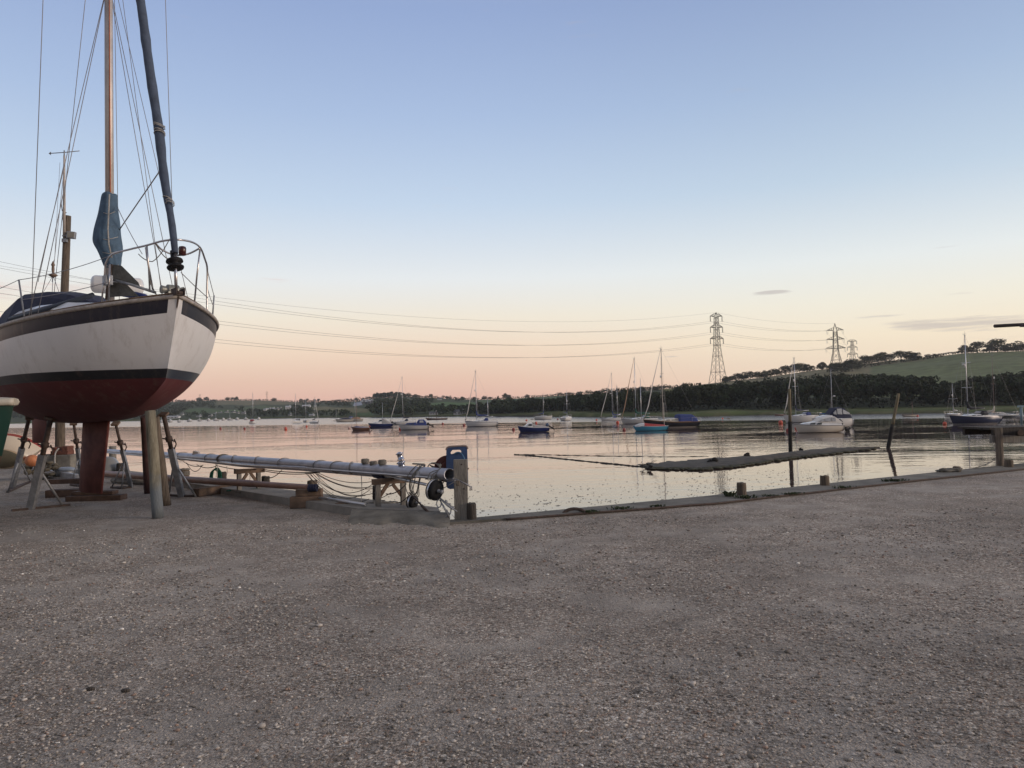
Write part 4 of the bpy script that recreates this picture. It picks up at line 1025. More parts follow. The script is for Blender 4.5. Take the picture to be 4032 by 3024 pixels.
# small boat with brown hull
t, c, L, B, f, rz, shp, shs, inv = smallboat('varnished brown clinker dinghy with a blue cover and a short mast', 1384, 1456, 1694, 'L', hw_brown, yaw=6, cat='dinghy', name='sailing_dinghy', fb=(.75, .52, .55), B=1.5)
rows = [[V((x*L, B*.46*w, f[1]+.04+.05*abs(x))), V((x*L, 0, f[1]+h)), V((x*L, -B*.46*w, f[1]+.04+.05*abs(x)))] for x, w, h in ((.42, .22, .18), (.22, .72, .30), (0, 1, .20), (-.22, .95, .16), (-.40, .75, .12))]
MB().loft(rows, False, False).build('boat_cover', bluec, t); pole_on(t, c, rz, L, 1405, 1560, f[1]-.3, .038, varnish, lean=.12); outboard(t, -L*.5-.05, f[2]*.9, 40, buoyd, .7)
# dark-blue cuddy boat with grey canopy
t, c, L, B, f, rz, shp, shs, inv = smallboat('dark blue cabin boat with a white wheelhouse and pale grey canopy, stern to the launch', 1451, 1545, 1681, 'L', hw_blue, yaw=10, B=2.2)
house_mb([(L*.36, B*.16, f[1]+.25), (L*.18, B*.34, f[1]+.48), (L*.06, B*.36, f[1]+.55)], f[1]-.05).build('cabin', white_gel, t)
h = house_mb([(L*.10, B*.32, f[1]+.6), (L*.02, B*.34, f[1]+1.08), (-L*.08, B*.34, f[1]+1.12)], f[1]+.3, .82).build('wheelhouse', white_gel, t)
wd = Panes()
for s_ in (-1, 1): wd.plate([(L*.06, s_*B*.31, f[1]+.62), (-L*.06, s_*B*.325, f[1]+.62), (-L*.06, s_*B*.30, f[1]+.98), (L*.02, s_*B*.295, f[1]+.95)], .05*s_, (0, 1, 0))
wd.build('window', glass, h)
house_mb([(-L*.06, B*.38, f[1]+1.2), (-L*.12, B*.40, f[1]+1.25), (-L*.34, B*.41, f[1]+.55), (-L*.44, B*.38, f[1]+.2)], f[1]-.02, .7).build('canopy', greyc, t); outboard(t, -L*.5-.12, f[2]+.1, 65, blackp, 1.0)
pole_on(t, c, rz, L, 1507, 1585, f[1], .04, alloy, wires=False)
yacht('big white yacht with a furled pale jib and black sprayhood behind the blue-canopied launch', 1537, 1636, 1671, 'L', (1586, 1486), hw_plain, yaw=12, jib=whitec, cover=navy, hood=navy, radar=.62)
# launch with blue canopy
t, c, L, B, f, rz, shp, shs, inv = smallboat('white launch with a royal blue cockpit canopy and tilted outboard', 1570, 1688, 1692, 'L', hw_grey, yaw=8, B=2.1, fb=(1.15, .80, .75))
h = house_mb([(L*.30, B*.25, f[1]+.15), (L*.22, B*.36, f[1]+.50), (L*.02, B*.38, f[1]+.56), (-L*.10, B*.38, f[1]+.56)], f[1]-.05).build('cabin', bluec, t)
wd = Panes()
for s_ in (-1, 1):
    for x0, x1 in ((.22, .12), (.09, -.02)): wd.plate([(x0*L, s_*B*.33, f[1]+.20), (x1*L, s_*B*.345, f[1]+.20), (x1*L, s_*B*.325, f[1]+.42), (x0*L, s_*B*.31, f[1]+.40)], .06*s_, (0, 1, 0))
wd.build('window', glass, h)
h = house_mb([(-L*.11, B*.38, f[1]+.66), (-L*.17, B*.40, f[1]+1.12), (-L*.34, B*.40, f[1]+1.10), (-L*.42, B*.40, f[1]+.60)], f[1]-.02, .75).build('canopy', bluec, t)
wd = Panes()
for s_ in (-1, 1): wd.plate([(-L*.19, s_*B*.35, f[1]+.55), (-L*.33, s_*B*.35, f[1]+.55), (-L*.31, s_*B*.315, f[1]+.95), (-L*.20, s_*B*.315, f[1]+.95)], .06*s_, (0, 1, 0))
wd.build('canopy_window', clearvinyl, h); outboard(t, -L*.5-.14, f[2]+.05, 62, blackp, 1.15)
# work raft
t, c, L, B, f, rz, shp, shs, inv = smallboat('low rusty work boat carrying a short dark derrick and railings', 1675, 1761, 1653, 'L', hw_brown, yaw=8, cat='work boat', name='work_boat', fb=(.85, .6, .6))
m = MB()
for k in range(7): m.tube([(L*(.36-.12*k), B*.35, f[1]), (L*(.36-.12*k), B*.35, f[1]+.8+.3*(k % 2))], .04, 4)
m.tube([(L*.36, B*.35, f[1]+.75), (-L*.38, B*.35, f[1]+.75)], .03, 4); m.build('railing', rust, t); pole_on(t, c, rz, L, 1720, 1618, f[1], .16, rust, 'derrick', wires=False)
# the blue-covered ketch
yacht('white two-masted yacht with a royal blue mainsail cover and sprayhood, mirrored in the slick', 1831, 1960, 1679, 'L', (1876, 1462), hw_white, yaw=10, cover=bluec, jib=whitec, hood=bluec, boom=.36, mizzen=(1922, 1566), B=2.9, fb=(1.35, 1.0, .95), coverr=.14, boomz=1.55)
# blue cuddy motor boat
t, c, L, B, f, rz, shp, shs, inv = smallboat('dark blue motor boat with a white cuddy, grey folding cover and blue outboard', 2038, 2160, 1701, 'L', hw_blue, yaw=8, B=2.0, fb=(1.0, .66, .66), L=4.75)
h = house_mb([(L*.34, B*.16, f[1]+.22), (L*.24, B*.30, f[1]+.32), (L*.17, B*.34, f[1]+.72), (L*.04, B*.36, f[1]+.76), (L*.03, B*.36, f[1]+.3)], f[1]-.04).build('cuddy', white_gel, t)
wd = Panes()
for s_ in (-1, 1): wd.plate([(L*.18, s_*B*.30, f[1]+.28), (L*.06, s_*B*.335, f[1]+.28), (L*.06, s_*B*.31, f[1]+.58), (L*.145, s_*B*.295, f[1]+.58)], .06*s_, (0, 1, 0))
wd.build('window', glass, h)
house_mb([(L*.03, B*.36, f[1]+.70), (-L*.08, B*.38, f[1]+.42), (-L*.28, B*.39, f[1]+.22), (-L*.42, B*.37, f[1]+.18)], f[1]-.03, .7).build('canopy', greyc, t); outboard(t, -L*.5-.10, f[2]+.12, 58, M('blue_cowl', (.03, .06, .12), .4), 1.15)
# trimaran-like motor sailer, stern yacht
yacht('stubby white motor sailer with a blue boom cover and a raised wheelhouse', 2105, 2175, 1652, 'R', (2140, 1551), hw_plain, yaw=12, cover=bluec, hood=None, fb=(1.2, .95, .9), boom=.32, B=2.8)
t, c, L, B, f, rz, shp, shs, inv = smallboat('small dark tender lying astern of the stubby motor sailer', 2089, 2105, 1652, 'L', hw_green, yaw=20, cat='dinghy', name='tender', open_=True)
yacht('white yacht seen end-on alone in front of the dark wood, with a bare mast', 2213, 2249, 1656, 'A', (2226, 1541), hw_plain, B=2.8, L=8.6, yaw=-18, cover=navy)
yacht('white yacht with navy boom cover and blue hood, bow towards the small orange buoy', 2363, 2452, 1657, 'L', (2412, 1471), hw_white, yaw=12, cover=bluec, hood=bluec, jib=whitec, mizzen=(2433, 1521), radar=.55)
yacht('pale grey yacht with a bottle-green boom cover half hidden by the black-hulled yacht', 2443, 2600, 1668, 'L', (2502, 1411), hw_grey, yaw=12, cover=greenc, hood=greenc, jib=tanc, B=3.1, coverr=.16)
yacht('black-hulled classic yacht with varnished trim and a big blue cockpit tent', 2530, 2756, 1683, 'L', (2609, 1373), hw_black, yaw=8, jib=whitec, B=2.9, fb=(1.45, .95, .95), boom=.0, tent=(-.10, -.44, 1.15, bluec), spread=2, mastm=M('painted_spar', (.42, .37, .32), .5), deckm=cream_gel, reflector=True)
# light blue dinghy with two short masts
t, c, L, B, f, rz, shp, shs, inv = smallboat('light blue dinghy with a red cover, white foredeck and two slender masts', 2491, 2628, 1696, 'L', hw_sky, yaw=5, cat='sailing dinghy', name='sailing_dinghy', fb=(.80, .62, .66), B=1.7)
house_mb([(L*.44, B*.12, f[1]+.22), (L*.32, B*.28, f[1]+.42), (L*.18, B*.36, f[1]+.50)], f[1]-.02, .7).build('foredeck', white_gel, t)
house_mb([(L*.19, B*.40, f[1]+.52), (L*.05, B*.43, f[1]+.40), (-L*.2, B*.42, f[1]+.28), (-L*.42, B*.36, f[1]+.20)], f[1]-.02, .55).build('boat_cover', redc, t)
pole_on(t, c, rz, L, 2525, 1490, f[1], .05, alloy, wires=False); pole_on(t, c, rz, L, 2617, 1585, f[1]-.1, .05, M('pale_spar', (.5, .46, .42), .5), 'mizzen_mast', wires=False)
# right side
yacht('white yacht with navy mainsail cover and pale jib, partly behind the tall weedy pile', 3080, 3232, 1664, 'L', (3131, 1411), hw_plain, yaw=12, jib=whitec, cover=navy, hood=bluec, B=3.0, fb=(1.45, 1.1, 1.05))
t, c, L, B, f, rz, shp, shs, inv = smallboat('small tan boat just ahead of the white yacht by the weedy pile', 3047, 3092, 1637, 'L', hw_brown, yaw=12, cat='day boat', name='day_boat')
yacht('white yacht with a bright blue stowed mainsail, hidden behind the two motor cruisers', 3218, 3345, 1664, 'R', (3277, 1458), hw_plain, yaw=20, cover=M('bright_blue_canvas', (.02, .10, .30), .8), boom=.36, radar=.46, B=2.9, reflector=False)
t, c, L, B, f, rz, shp, shs, inv = smallboat('white motor cruiser with a navy-framed clear canopy, behind the smaller cruiser', 3190, 3352, 1683, 'L', hw_plain, yaw=12, B=2.6, fb=(1.35, 1.15, 1.05), cat='motor cruiser', name='motor_cruiser')
house_mb([(L*.40, B*.14, f[1]+.30), (L*.24, B*.32, f[1]+.48), (L*.04, B*.36, f[1]+.66)], f[1]-.05).build('cabin', white_gel, t)
h = house_mb([(L*.10, B*.33, f[1]+.62), (-L*.06, B*.36, f[1]+1.55), (-L*.20, B*.37, f[1]+1.60), (-L*.30, B*.38, f[1]+1.45), (-L*.46, B*.37, f[1]+.55)], f[1]+.1, .8).build('canopy', navy, t)
wd = Panes()
for s_ in (-1, 1):
    for x0, x1, z1, z2 in ((.02, -.05, .95, 1.3), (-.08, -.20, 1.48, 1.5), (-.23, -.40, 1.4, .9)): wd.plate([(x0*L, s_*B*.36, f[1]+.68), (x1*L, s_*B*.375, f[1]+.62), (x1*L, s_*B*.325, f[1]+z2-.06), (x0*L, s_*B*.315, f[1]+z1-.06)], .07*s_, (0, 1, 0))
wd.build('canopy_window', clearvinyl, h)
t, c, L, B, f, rz, shp, shs, inv = smallboat('cream-white motor cruiser with a clear canopy and big tilted outboard beside the weedy pile', 3122, 3316, 1703, 'L', hw_cream, yaw=8, B=2.4, fb=(1.10, .86, .80), cat='motor cruiser', name='motor_cruiser')
h = house_mb([(L*.38, B*.14, f[1]+.14), (L*.26, B*.30, f[1]+.32), (L*.08, B*.38, f[1]+.44), (-L*.12, B*.40, f[1]+.40), (-L*.44, B*.40, f[1]+.28)], f[1]-.05).build('cabin', white_gel, t)
wd = Panes()
for s_ in (-1, 1):
    for x0, x1 in ((.24, .13), (.10, .0)): wd.plate([(x0*L, s_*B*interp(x0, [0, .26], [.392, .312]), f[1]+.08), (x1*L, s_*B*interp(x1, [0, .26], [.392, .312]), f[1]+.08), ((x1-.012)*L, s_*B*interp(x1, [0, .26], [.388, .304]), f[1]+.33), ((x0-.03)*L, s_*B*interp(x0, [0, .26], [.388, .304]), f[1]+.29)], .05*s_, (0, 1, 0))
wd.build('window', glass, h)
h = house_mb([(L*.06, B*.35, f[1]+.46), (-L*.05, B*.36, f[1]+.84), (-L*.24, B*.37, f[1]+1.0), (-L*.31, B*.38, f[1]+.98), (-L*.48, B*.38, f[1]+.28)], f[1]+.22, .82).build('canopy', whitec, t)
wd = Panes()
for s_ in (-1, 1):
    for x0, x1, z1, z2 in ((.02, -.06, .55, .74), (-.08, -.20, .76, .88), (-.23, -.31, .90, .90)): wd.plate([(x0*L, s_*B*.37, f[1]+.45), (x1*L, s_*B*.385, f[1]+.43), (x1*L, s_*B*.335, f[1]+z2), (x0*L, s_*B*.325, f[1]+z1)], .05*s_, (0, 1, 0))
wd.build('canopy_window', clearvinyl, h); outboard(t, -L*.5-.22, f[2]*.78, 48, blackp, 1.7)
t, c, L, B, f, rz, shp, shs, inv = smallboat('small white open boat with a thin mast lying alone past the leaning pile', 3548, 3612, 1641, 'L', hw_cream, yaw=8, cat='sailing dinghy', name='sailing_dinghy', open_=True, B=1.6)
pole_on(t, c, rz, L, 3596, 1582, f[1]-.1, .045, varnish)
yacht('white yacht lying bow-out just behind the navy yacht', 3710, 3786, 1641, 'L', (3763, 1513), hw_grey, yaw=35, cover=greyc, jib=None, spread=1, B=2.8)
yacht('navy-hulled yacht with black mainsail cover and black sprayhood', 3728, 3942, 1669, 'L', (3808, 1318), hw_navy, yaw=10, cover=M('black_canvas', (.012, .012, .016), .8), hood=M('black_canvas', (.012, .012, .016)), B=3.1, fb=(1.35, 1.0, .95), spread=2, jib=None, radar=.63, boom=.34, coverr=.17)
yacht('dark green yacht with a cream sail stowed on its raised boom and a wooden mast', 3918, 4006, 1643, 'R', (3900+14, 1397), hw_green, yaw=12, cover=M('cream_sail', (.52, .46, .38), .8), B=2.9, mastm=varnish, hood=whitec, boom=.45, coverr=.16)
t, c, L, B, f, rz, shp, shs, inv = smallboat('tiny white rowing boat alone on the pale water before the marsh', 2861, 2877, 1650, 'L', hw_cream, yaw=8, cat='dinghy', name='rowing_dinghy', open_=True)
t, c, L, B, f, rz, shp, shs, inv = smallboat('low grey boat at the pontoon beyond the green yacht', 3995, 4045, 1645, 'L', hw_grey, yaw=10, cat='day boat', name='day_boat')
# marina fringe under the far village
gm = 'tiny boats moored along the far village shore'
labs = ['by the long boatshed end', 'in front of the boatshed door', 'off the boatshed corner', 'below the first white cottage', 'below the second pale house', 'under the round village tree', 'in front of the gabled village house', 'next along from the gabled house', 'off the village row end', 'at the quiet shore past the village', 'at the shore under the dark trees', 'off the shore before the lone yacht']
for i, (x, y) in enumerate([(636, 1662), (672, 1661), (706, 1661), (748, 1659), (786, 1657), (822, 1656), (850, 1655), (880, 1654), (905, 1653), (935, 1652), (968, 1651), (1020, 1651)]):
    w = (14, 18, 15, 20, 16, 13, 22, 12, 20, 14, 16, 12)[i]
    t, c, L, B, f, rz, shp, shs, inv = smallboat('tiny white boat moored ' + labs[i], x-w/2, x+w/2, y+2.0, 'LR'[i % 2], hw_plain, yaw=15, cat='boat', name='moored_boat', group=gm, B=2.2, fb=(1.3, 1.0, 1.0))
    house_mb([(L*.2, B*.25, f[1]+.5), (-L*.15, B*.3, f[1]+.9)], f[1]-.05).build('cabin', white_gel, t)
    if i % 2 == 0: pole_on(t, c, rz, L, x, y-rnd.uniform(22, 40), f[1], .09, alloy, wires=False)
# ---- mooring buoys
BU = [(868, 1689, 8, 'small dark red buoy alone off the far village, first of two', 1), (963, 1690, 9, 'dark red buoy just short of the lone stern-on yacht', 1), (1125, 1692, 12, 'bright orange egg-shaped buoy before the two bow-on yachts', 0), (1207, 1681, 8, 'small orange buoy below the smaller cream yacht', 0), (1375, 1689, 9, 'pale faded buoy off the brown dinghy bow', 2), (1576, 1692, 12, 'orange buoy under the bow of the blue-canopied launch', 0), (1743, 1671, 9, 'dark red buoy below the rusty work boat', 1),
      (1827, 1676, 10, 'dark red buoy at the bow of the two-masted yacht', 1), (2022, 1694, 12, 'dull red ball buoy ahead of the blue cuddy boat', 1), (2073, 1658, 8, 'small orange buoy behind the blue cuddy boat bow', 0), (2111, 1667, 9, 'orange buoy showing over the blue cuddy boat cover', 0), (2196, 1653, 7, 'tiny dark red buoy between the motor sailer and the end-on yacht', 1), (2349, 1656, 8, 'small orange buoy ahead of the navy-covered yacht', 0), (2432, 1667, 13, 'bright orange ball buoy under the grey yacht bow', 0), (2457, 1696, 14, 'pink and dark red ball buoy ahead of the light blue dinghy', 1), (2845, 1650, 7, 'tiny orange buoy beside the tiny rowing boat', 0), (2776, 1645, 6, 'tiny dark buoy on the pale water, first of two', 3), (2789, 1645, 6, 'tiny dark buoy on the pale water, second of two', 3), (3074, 1668, 17, 'big red ball buoy at the bow of the white yacht by the pile', 0), (3136, 1690, 15, 'orange buoy hanging under the cream cruiser bow', 0), (3101, 1697, 13, 'red buoy half hidden behind the tall weedy pile', 1), (3613, 1641, 9, 'red buoy at the stern of the lone open boat', 0), (3720, 1672, 15, 'bright red buoy at the navy yacht bow', 0)]
bmats = [buoyr, buoyd, M('pale_buoy', (.40, .24, .20), .6), M('dark_buoy', (.06, .05, .05), .6)]
for x, y, w, lab, k in BU:
    c = G(x, y, WZ); r = w/2/FPX*c.y
    t = thing('mooring_buoy', c, lab, 'buoy', 'mooring buoys')
    MB().ball((0, 0, r*.55), (r, r, r*(1.05 if lab.find('egg') < 0 else 1.35)), 12, 8).build('float', bmats[k], t)
    MB().tube([(r*.12*math.cos(a), 0, r*1.65+r*.16*math.sin(a)) for a in [2*pi*i/8 for i in range(9)]], r*.05, 4).build('ring', galv, t)
HAZE = .00013
# ================================================================== THE BEACHED YACHT
YA = math.radians(-44.5); BL = 8.0; BB = 3.36
bow = V((-4.99, 11.5)); fwd = V((math.cos(YA), math.sin(YA)))
ctr = bow - fwd*(BL/2)
yz = 2.17
Y = thing('beached_yacht', (ctr.x, ctr.y, yz), 'big white yacht with a dark red bottom propped ashore on stands and posts', 'yacht', rz=YA)
YI = Matrix.Rotation(-YA, 3, 'Z')
def yl(p): return YI @ (V(p) - V((ctr.x, ctr.y, yz)))
def yp(x, y, D): return yl(P(x, y, D))
bighull = hullmat('beached_hull', (.60, .59, .585), (.012, .013, .018), (.088, .015, .017), band=(.010, .011, .022), z0=.03, z1=.17, s0=.025, s1=.225, gap=.09, rough=.42, dirty=.5)
hb, shp, shs, sheer, beam = hull_mb(BL, BB, (1.23, .90, .88), sp=2.6, fpow=3, draft=.66, rake=.50, trans=.62, um=.55, bp=2.62, ns=60, nv=22, ex=.88, kz=1.18, flare=1.3, keelup=.12)
hb.build('hull', bighull, Y)
stn = M('grey_strake', (.28, .25, .225), .6, var=.35, scale=12)
dk = deck_mb(shp, shs, .06, .0).build('deck', M('deck_cream', (.50, .47, .43), .6, var=.1), Y)
for side in (shp, shs):
    MB().tube([p+V((0, (.012 if p.y > 0 else -.012), .005)) for p in side], .032, 8).build('rubbing_strake', stn, Y)
    MB().tube([V((p.x, p.y*.965, p.z+.055)) for p in side], .014, 6).build('toe_rail', timber_x, Y)
# coachroof and canvas tent
h = house_mb([(2.45, .25, 1.16), (1.75, .55, 1.36), (.9, .80, 1.46), (-.3, .98, 1.52), (-1.5, 1.02, 1.54)], .86, .86).build('coachroof', white_gel, Y)
wd = Panes()
for s_ in (-1, 1):
    for x0, x1, w0, w1 in ((1.45, 1.12, .645, .74), (.45, .02, .87, .93), (-.35, -1.0, .985, 1.0)):
        wd.plate([(x0, s_*w0*.965, 1.08), (x1, s_*w1*.97, 1.08), (x1, s_*w1*.93, 1.26), (x0, s_*w0*.925, 1.24)], .035*s_, (0, 1, 0))
wd.build('window', glass, h)
tent = house_mb([(.25, .22, 1.60), (-.25, .50, 1.76), (-.9, .78, 1.88), (-1.8, 1.02, 1.92), (-2.6, 1.08, 1.76), (-3.2, 1.02, 1.45), (-3.5, .95, 1.25)], 1.22, .70).build('cockpit_cover', navy, Y)
MB().tube([yp(40, 1258, 13.55), yp(200, 1211, 13.4), yp(366, 1161, 13.2)], .045, 8).build('stowed_pole', M('dark_pole', (.03, .04, .06), .5), Y)
MB().tube([yp(52, 1245, 13.6), yp(180, 1208, 13.5), yp(300, 1180, 13.4)], .016, 6).build('hand_rail', timber_x, Y)
# keel, rudder
def foil(name, x0t, x1t, zt, x0b, x1b, zb, th, mat, y=0):
    mb = MB(); rings = []
    for z, a, b_ in ((zt, x0t, x1t), ((zt+zb)/2, (x0t+x0b)/2, (x1t+x1b)/2), (zb, x0b, x1b)):
        ring = []
        for k in range(16):
            a_ = 2*pi*k/16; cx = (math.cos(a_)+1)/2; hh = th*(.55+.45*math.sin(pi*min(1, cx*1.2)))*math.sin(a_)
            ring.append(V((b_+(a-b_)*cx, y+hh, z)))
        rings.append(ring)
    mb.loft(rings, True, True); return mb.build(name, mat, Y)
redk = M('antifoul_red', (.125, .020, .020), .8, var=.4, scale=2.2, bump=.2, bscale=30, col2=(.19, .060, .045))
foil('keel', 1.05, -.44, -.46, .56, -.70, -1.94, .115, redk)
foil('rudder', -2.85, -4.05, .10, -2.9, -4.0, -1.08, .05, redk)
MB().tube([(-3.5, 0, .3), (-3.5, 0, -.1)], .04, 8).build('rudder_stock', steel, Y)
# mast with groove of warm timber-coloured track, spreaders, sail cover
mx = BL/2-2.95
mtop = 10.6
mm = MB(); mm.tube([(mx, 0, 1.1), (mx, 0, 5.5), (mx+.02, 0, mtop)], [.072, .070, .060], 16)
mo = mm.build('mast', M('mast_alloy', (.40, .36, .335), .45, .35, var=.14, scale=4), Y)
MB().bar((mx+.077, -.012, 2.9), (mx+.08, -.012, mtop-.5), .022, .012).build('halyard', M('orange_halyard', (.36, .10, .045), .8), mo)
MB().tube([(mx, -1.0, 7.55), (mx, 0, 7.4), (mx, 1.0, 7.55)], .025, 8).build('spreader', alloy, mo)
sc = MB(); rings = []
zc = [(760, 405, 457), (772, 403, 459), (830, 394, 461), (880, 384, 467), (930, 371, 471), (960, 374, 473), (985, 385, 475), (1010, 398, 474), (1040, 411, 473), (1062, 420, 470)]
for (y, xa, xb) in zc:
    a, b_ = yp(xa, y, 13.58), yp(xb, y, 13.58); cc = (a+b_)/2; r = (b_-a).length/2; ring = []
    u = (b_-a).normalized(); w = V((0, 0, 1)).cross(u)
    for k in range(28):
        an = 2*pi*k/28; gk = .6+(y-760)/260; q = r*(1+gk*(.05*math.sin(an*5+y*.05)+.045*math.sin(an*9-y*.03)+.025*math.sin(an*13+y*.06)))
        ring.append(cc + u*math.cos(an)*q + w*math.sin(an)*q*1.15 + V((0, 0, .02*math.sin(an*3+y))))
    rings.append(ring)
sc.loft(rings, True, True); so_ = sc.build('sail_cover', greyblue, mo); 
sub = so_.modifiers.new('sub', 'SUBSURF'); sub.levels = 1; sub.render_levels = 2
lc = MB(); lc.tube([yp(431, 765, 13.40), yp(428, 830, 13.37), yp(425, 900, 13.30), yp(428, 960, 13.29), yp(440, 1015, 13.37)], .013, 5)
for y, xa, xb in zc[2:9:2]: lc.tube([yp(xa+10, y+6, 13.42), yp((xa+xb)/2, y+14, 13.29), yp(xb-6, y+3, 13.42)], .006, 4)
lc.build('lacing', ropew, so_)
# furled foresail up the forestay
fs0 = V((BL/2-.10, 0, 1.90)); fs1 = V((mx+.12, 0, mtop-.1)); fj = MB(); pts = []; rr = []
for i in range(40):
    t_ = i/39; p = fs0.lerp(fs1, t_); s_ = math.sin(pi*t_)
    bow_ = -.16*s_*(1-t_*.3)
    pts.append(p+V((.008*math.sin(t_*37), .008*math.sin(t_*29), 0)) + V((bow_*.35, .05*s_, 0)))
    rr.append((.046+.026*min(1, t_*5))*(1+.05*math.sin(t_*61)+.05*math.sin(t_*133))*(1 if t_ < .8 else 1-.4*(t_-.8)/.2))
fj.tube(pts, rr, 12); fjo = fj.build('furled_foresail', slateblue, Y)
w_ = MB()
for t_ in (.095, .10, .105, .235, .24, .25, .254): 
    i = int(t_*39); p = pts[i]; r_ = rr[i]+.008
    w_.tube([p+V((r_*math.cos(a), r_*math.sin(a), .03*math.sin(a+t_*90)+(t_*39-i)*.2)) for a in [2*pi*k/10 for k in range(11)]], .008, 4)
w_.build('sheet_wrap', ropew, fjo)
fd = MB(); b0 = V((BL/2-.06, 0, 1.26))
fd.tube([b0, fs0], .022, 8); fd.build('forestay_foil', steel, Y)
dr = MB(); q = V((BL/2-.085, 0, 1.66)); ax = (fs1-fs0).normalized()
dr.lathe([(.05, 0), (.12, .01), (.125, .03), (.06, .05), (.06, .10), (.125, .12), (.12, .145), (.05, .16), (.045, .3)], q, ax, 16); dr.build('furling_drum', blackp, Y)
# pulpit
def tubes(name, lst, r, mat=steel, parent=None):
    m = MB()
    for l in lst: m.tube(l, r, 8)
    return m.build(name, mat, parent or Y)
def smoothpath(p, k=6):
    p = [V(q) for q in p]; out_ = []
    for i in range(len(p)-1):
        p0, p1, p2, p3 = p[max(i-1, 0)], p[i], p[i+1], p[min(i+2, len(p)-1)]
        for j in range(k):
            t_ = j/k; out_.append(.5*((2*p1)+(p2-p0)*t_+(2*p0-5*p1+4*p2-p3)*t_**2+(3*p1-p0-3*p2+p3)*t_**3))
    return out_+[p[-1]]
F_ = BL/2
rail = smoothpath([yp(412, 1085, 12.15), yp(418, 1035, 12.12), yp(444, 1001, 12.05), yp(510, 982, 11.9), yp(578, 966, 11.78), yp(640, 949, 11.72), yp(700, 944, 11.75), yp(755, 953, 12.0), yp(788, 975, 12.35), yp(806, 1018, 12.62), yp(816, 1058, 12.85), yp(815, 1140, 12.9), yp(815, 1226, 12.9)])
inner = smoothpath([yp(612, 957, 11.75), yp(640, 985, 11.9), yp(690, 1004, 12.15), yp(740, 1000, 12.3), yp(787, 977, 12.35)])
tubes('pulpit_rail', [rail], .0155); tubes('pulpit_seat', [inner], .0145)
for l in ([yp(412, 1085, 12.15), yp(404, 1150, 12.2), yp(400, 1203, 12.25)], [yp(432, 1040, 12.1), yp(428, 1195, 12.2)], [yp(578, 968, 11.78), yp(586, 1060, 11.9), yp(590, 1150, 12.0)], [yp(574, 975, 11.78), yp(580, 1020, 11.9), yp(602, 1142, 12.0)], [yp(788, 980, 12.35), yp(776, 1080, 12.4), yp(766, 1187, 12.5)]):
    tubes('pulpit_leg', [l], .0145)
tubes('stanchion', [[yp(74, 1101, 12.62), yp(98, 1262, 12.62)]], .014, galv); tubes('stanchion', [[yp(843, 1163, 13.7), yp(837, 1246, 13.7)]], .014, galv)
nl = MB(); p_ = yp(718, 990, 12.2); nl.lathe([(.03, -.07), (.055, -.06), (.06, .05), (.05, .075), (.02, .085)], p_, n=12); nl.build('bow_light', M('bow_light_lens', (.05, .012, .012), .25), Y)
# lifelines
a_ = yp(444, 1003, 12.05)
MB().tube(sag(a_, yp(74, 1102, 12.62), .05), .006, 4).build('guard_wire', wire, Y); MB().tube(sag(yp(74, 1102, 12.62), yp(-220, 1215, 13.0), .03), .006, 4).build('guard_wire', wire, Y); MB().tube(sag(yp(428, 1110, 12.1), yp(84, 1180, 12.62), .03), .006, 4).build('guard_wire', wire, Y)
MB().tube(sag(yp(812, 1040, 12.8), yp(843, 1165, 13.7), .02), .006, 4).build('guard_wire', wire, Y); MB().tube(sag(yp(815, 1130, 12.9), yp(840, 1205, 13.7), .02), .006, 4).build('guard_wire', wire, Y)
MB().tube(sag(yp(713, 1073, 12.0), yp(818, 1172, 12.9), .01), .009, 4).build('guard_wire', wire, Y)
pass
# shrouds and halyards
sh = MB(); cpS = V((mx-.12, -1.2, .98)); cpP = V((mx-.12, 1.2, .98)); r_ = .0065
for s_, cp in ((-1, cpS), (1, cpP)):
    sh.tube([cp, V((mx, s_*1.0, 7.55)), V((mx, 0, mtop-.1))], r_, 4)
    for dx_ in (-.30, .28): sh.tube([cp+V((dx_, 0, .0)), V((mx, 0, 7.3))], r_, 4)
sh.tube([V((mx-.05, 0, mtop)), V((-BL/2+.1, .3, 1.1))], r_, 4)
for a, b_ in (((mx-.1, .05, mtop), (mx-.12, .09, 1.5)), ((mx-.08, .10, mtop-.2), (mx-.2, .22, 1.3)), ((mx+.1, -.02, mtop-.6), (mx+.085, -.05, 2.2)), ((mx+.10, .06, 8.2), (BL/2-1.5, .35, 1.35)), ((mx+.10, .03, 7.4), (BL/2-1.0, .6, 1.2))): sh.tube([a, b_], .0055, 4)
# inner lines crossing towards the pulpit, and the sheet running from the furled sail
sh.tube(sag(yp(470, 905, 13.6), yp(638, 660, 12.6), .0), .012, 4)
sh.tube(sag(yp(462, 815, 13.5), yp(560, 1000, 12.2), .03), .007, 4)
sh.build('standing_rigging', wire, mo)
lr = MB()
lr.tube(sag(yp(612, 958, 11.75), yp(678, 1022, 12.0), .07), .009, 4); lr.tube(sag(yp(545, 1000, 11.95), yp(600, 1030, 11.9), .03), .007, 4); lr.tube(sag(yp(600, 1030, 11.9), yp(668, 940, 12.0), .05), .007, 4)
lr.tube(sag(yp(588, 1100, 11.9), yp(620, 1165, 11.9), .03), .010, 4)
lr.build('loose_rope', rope, Y)
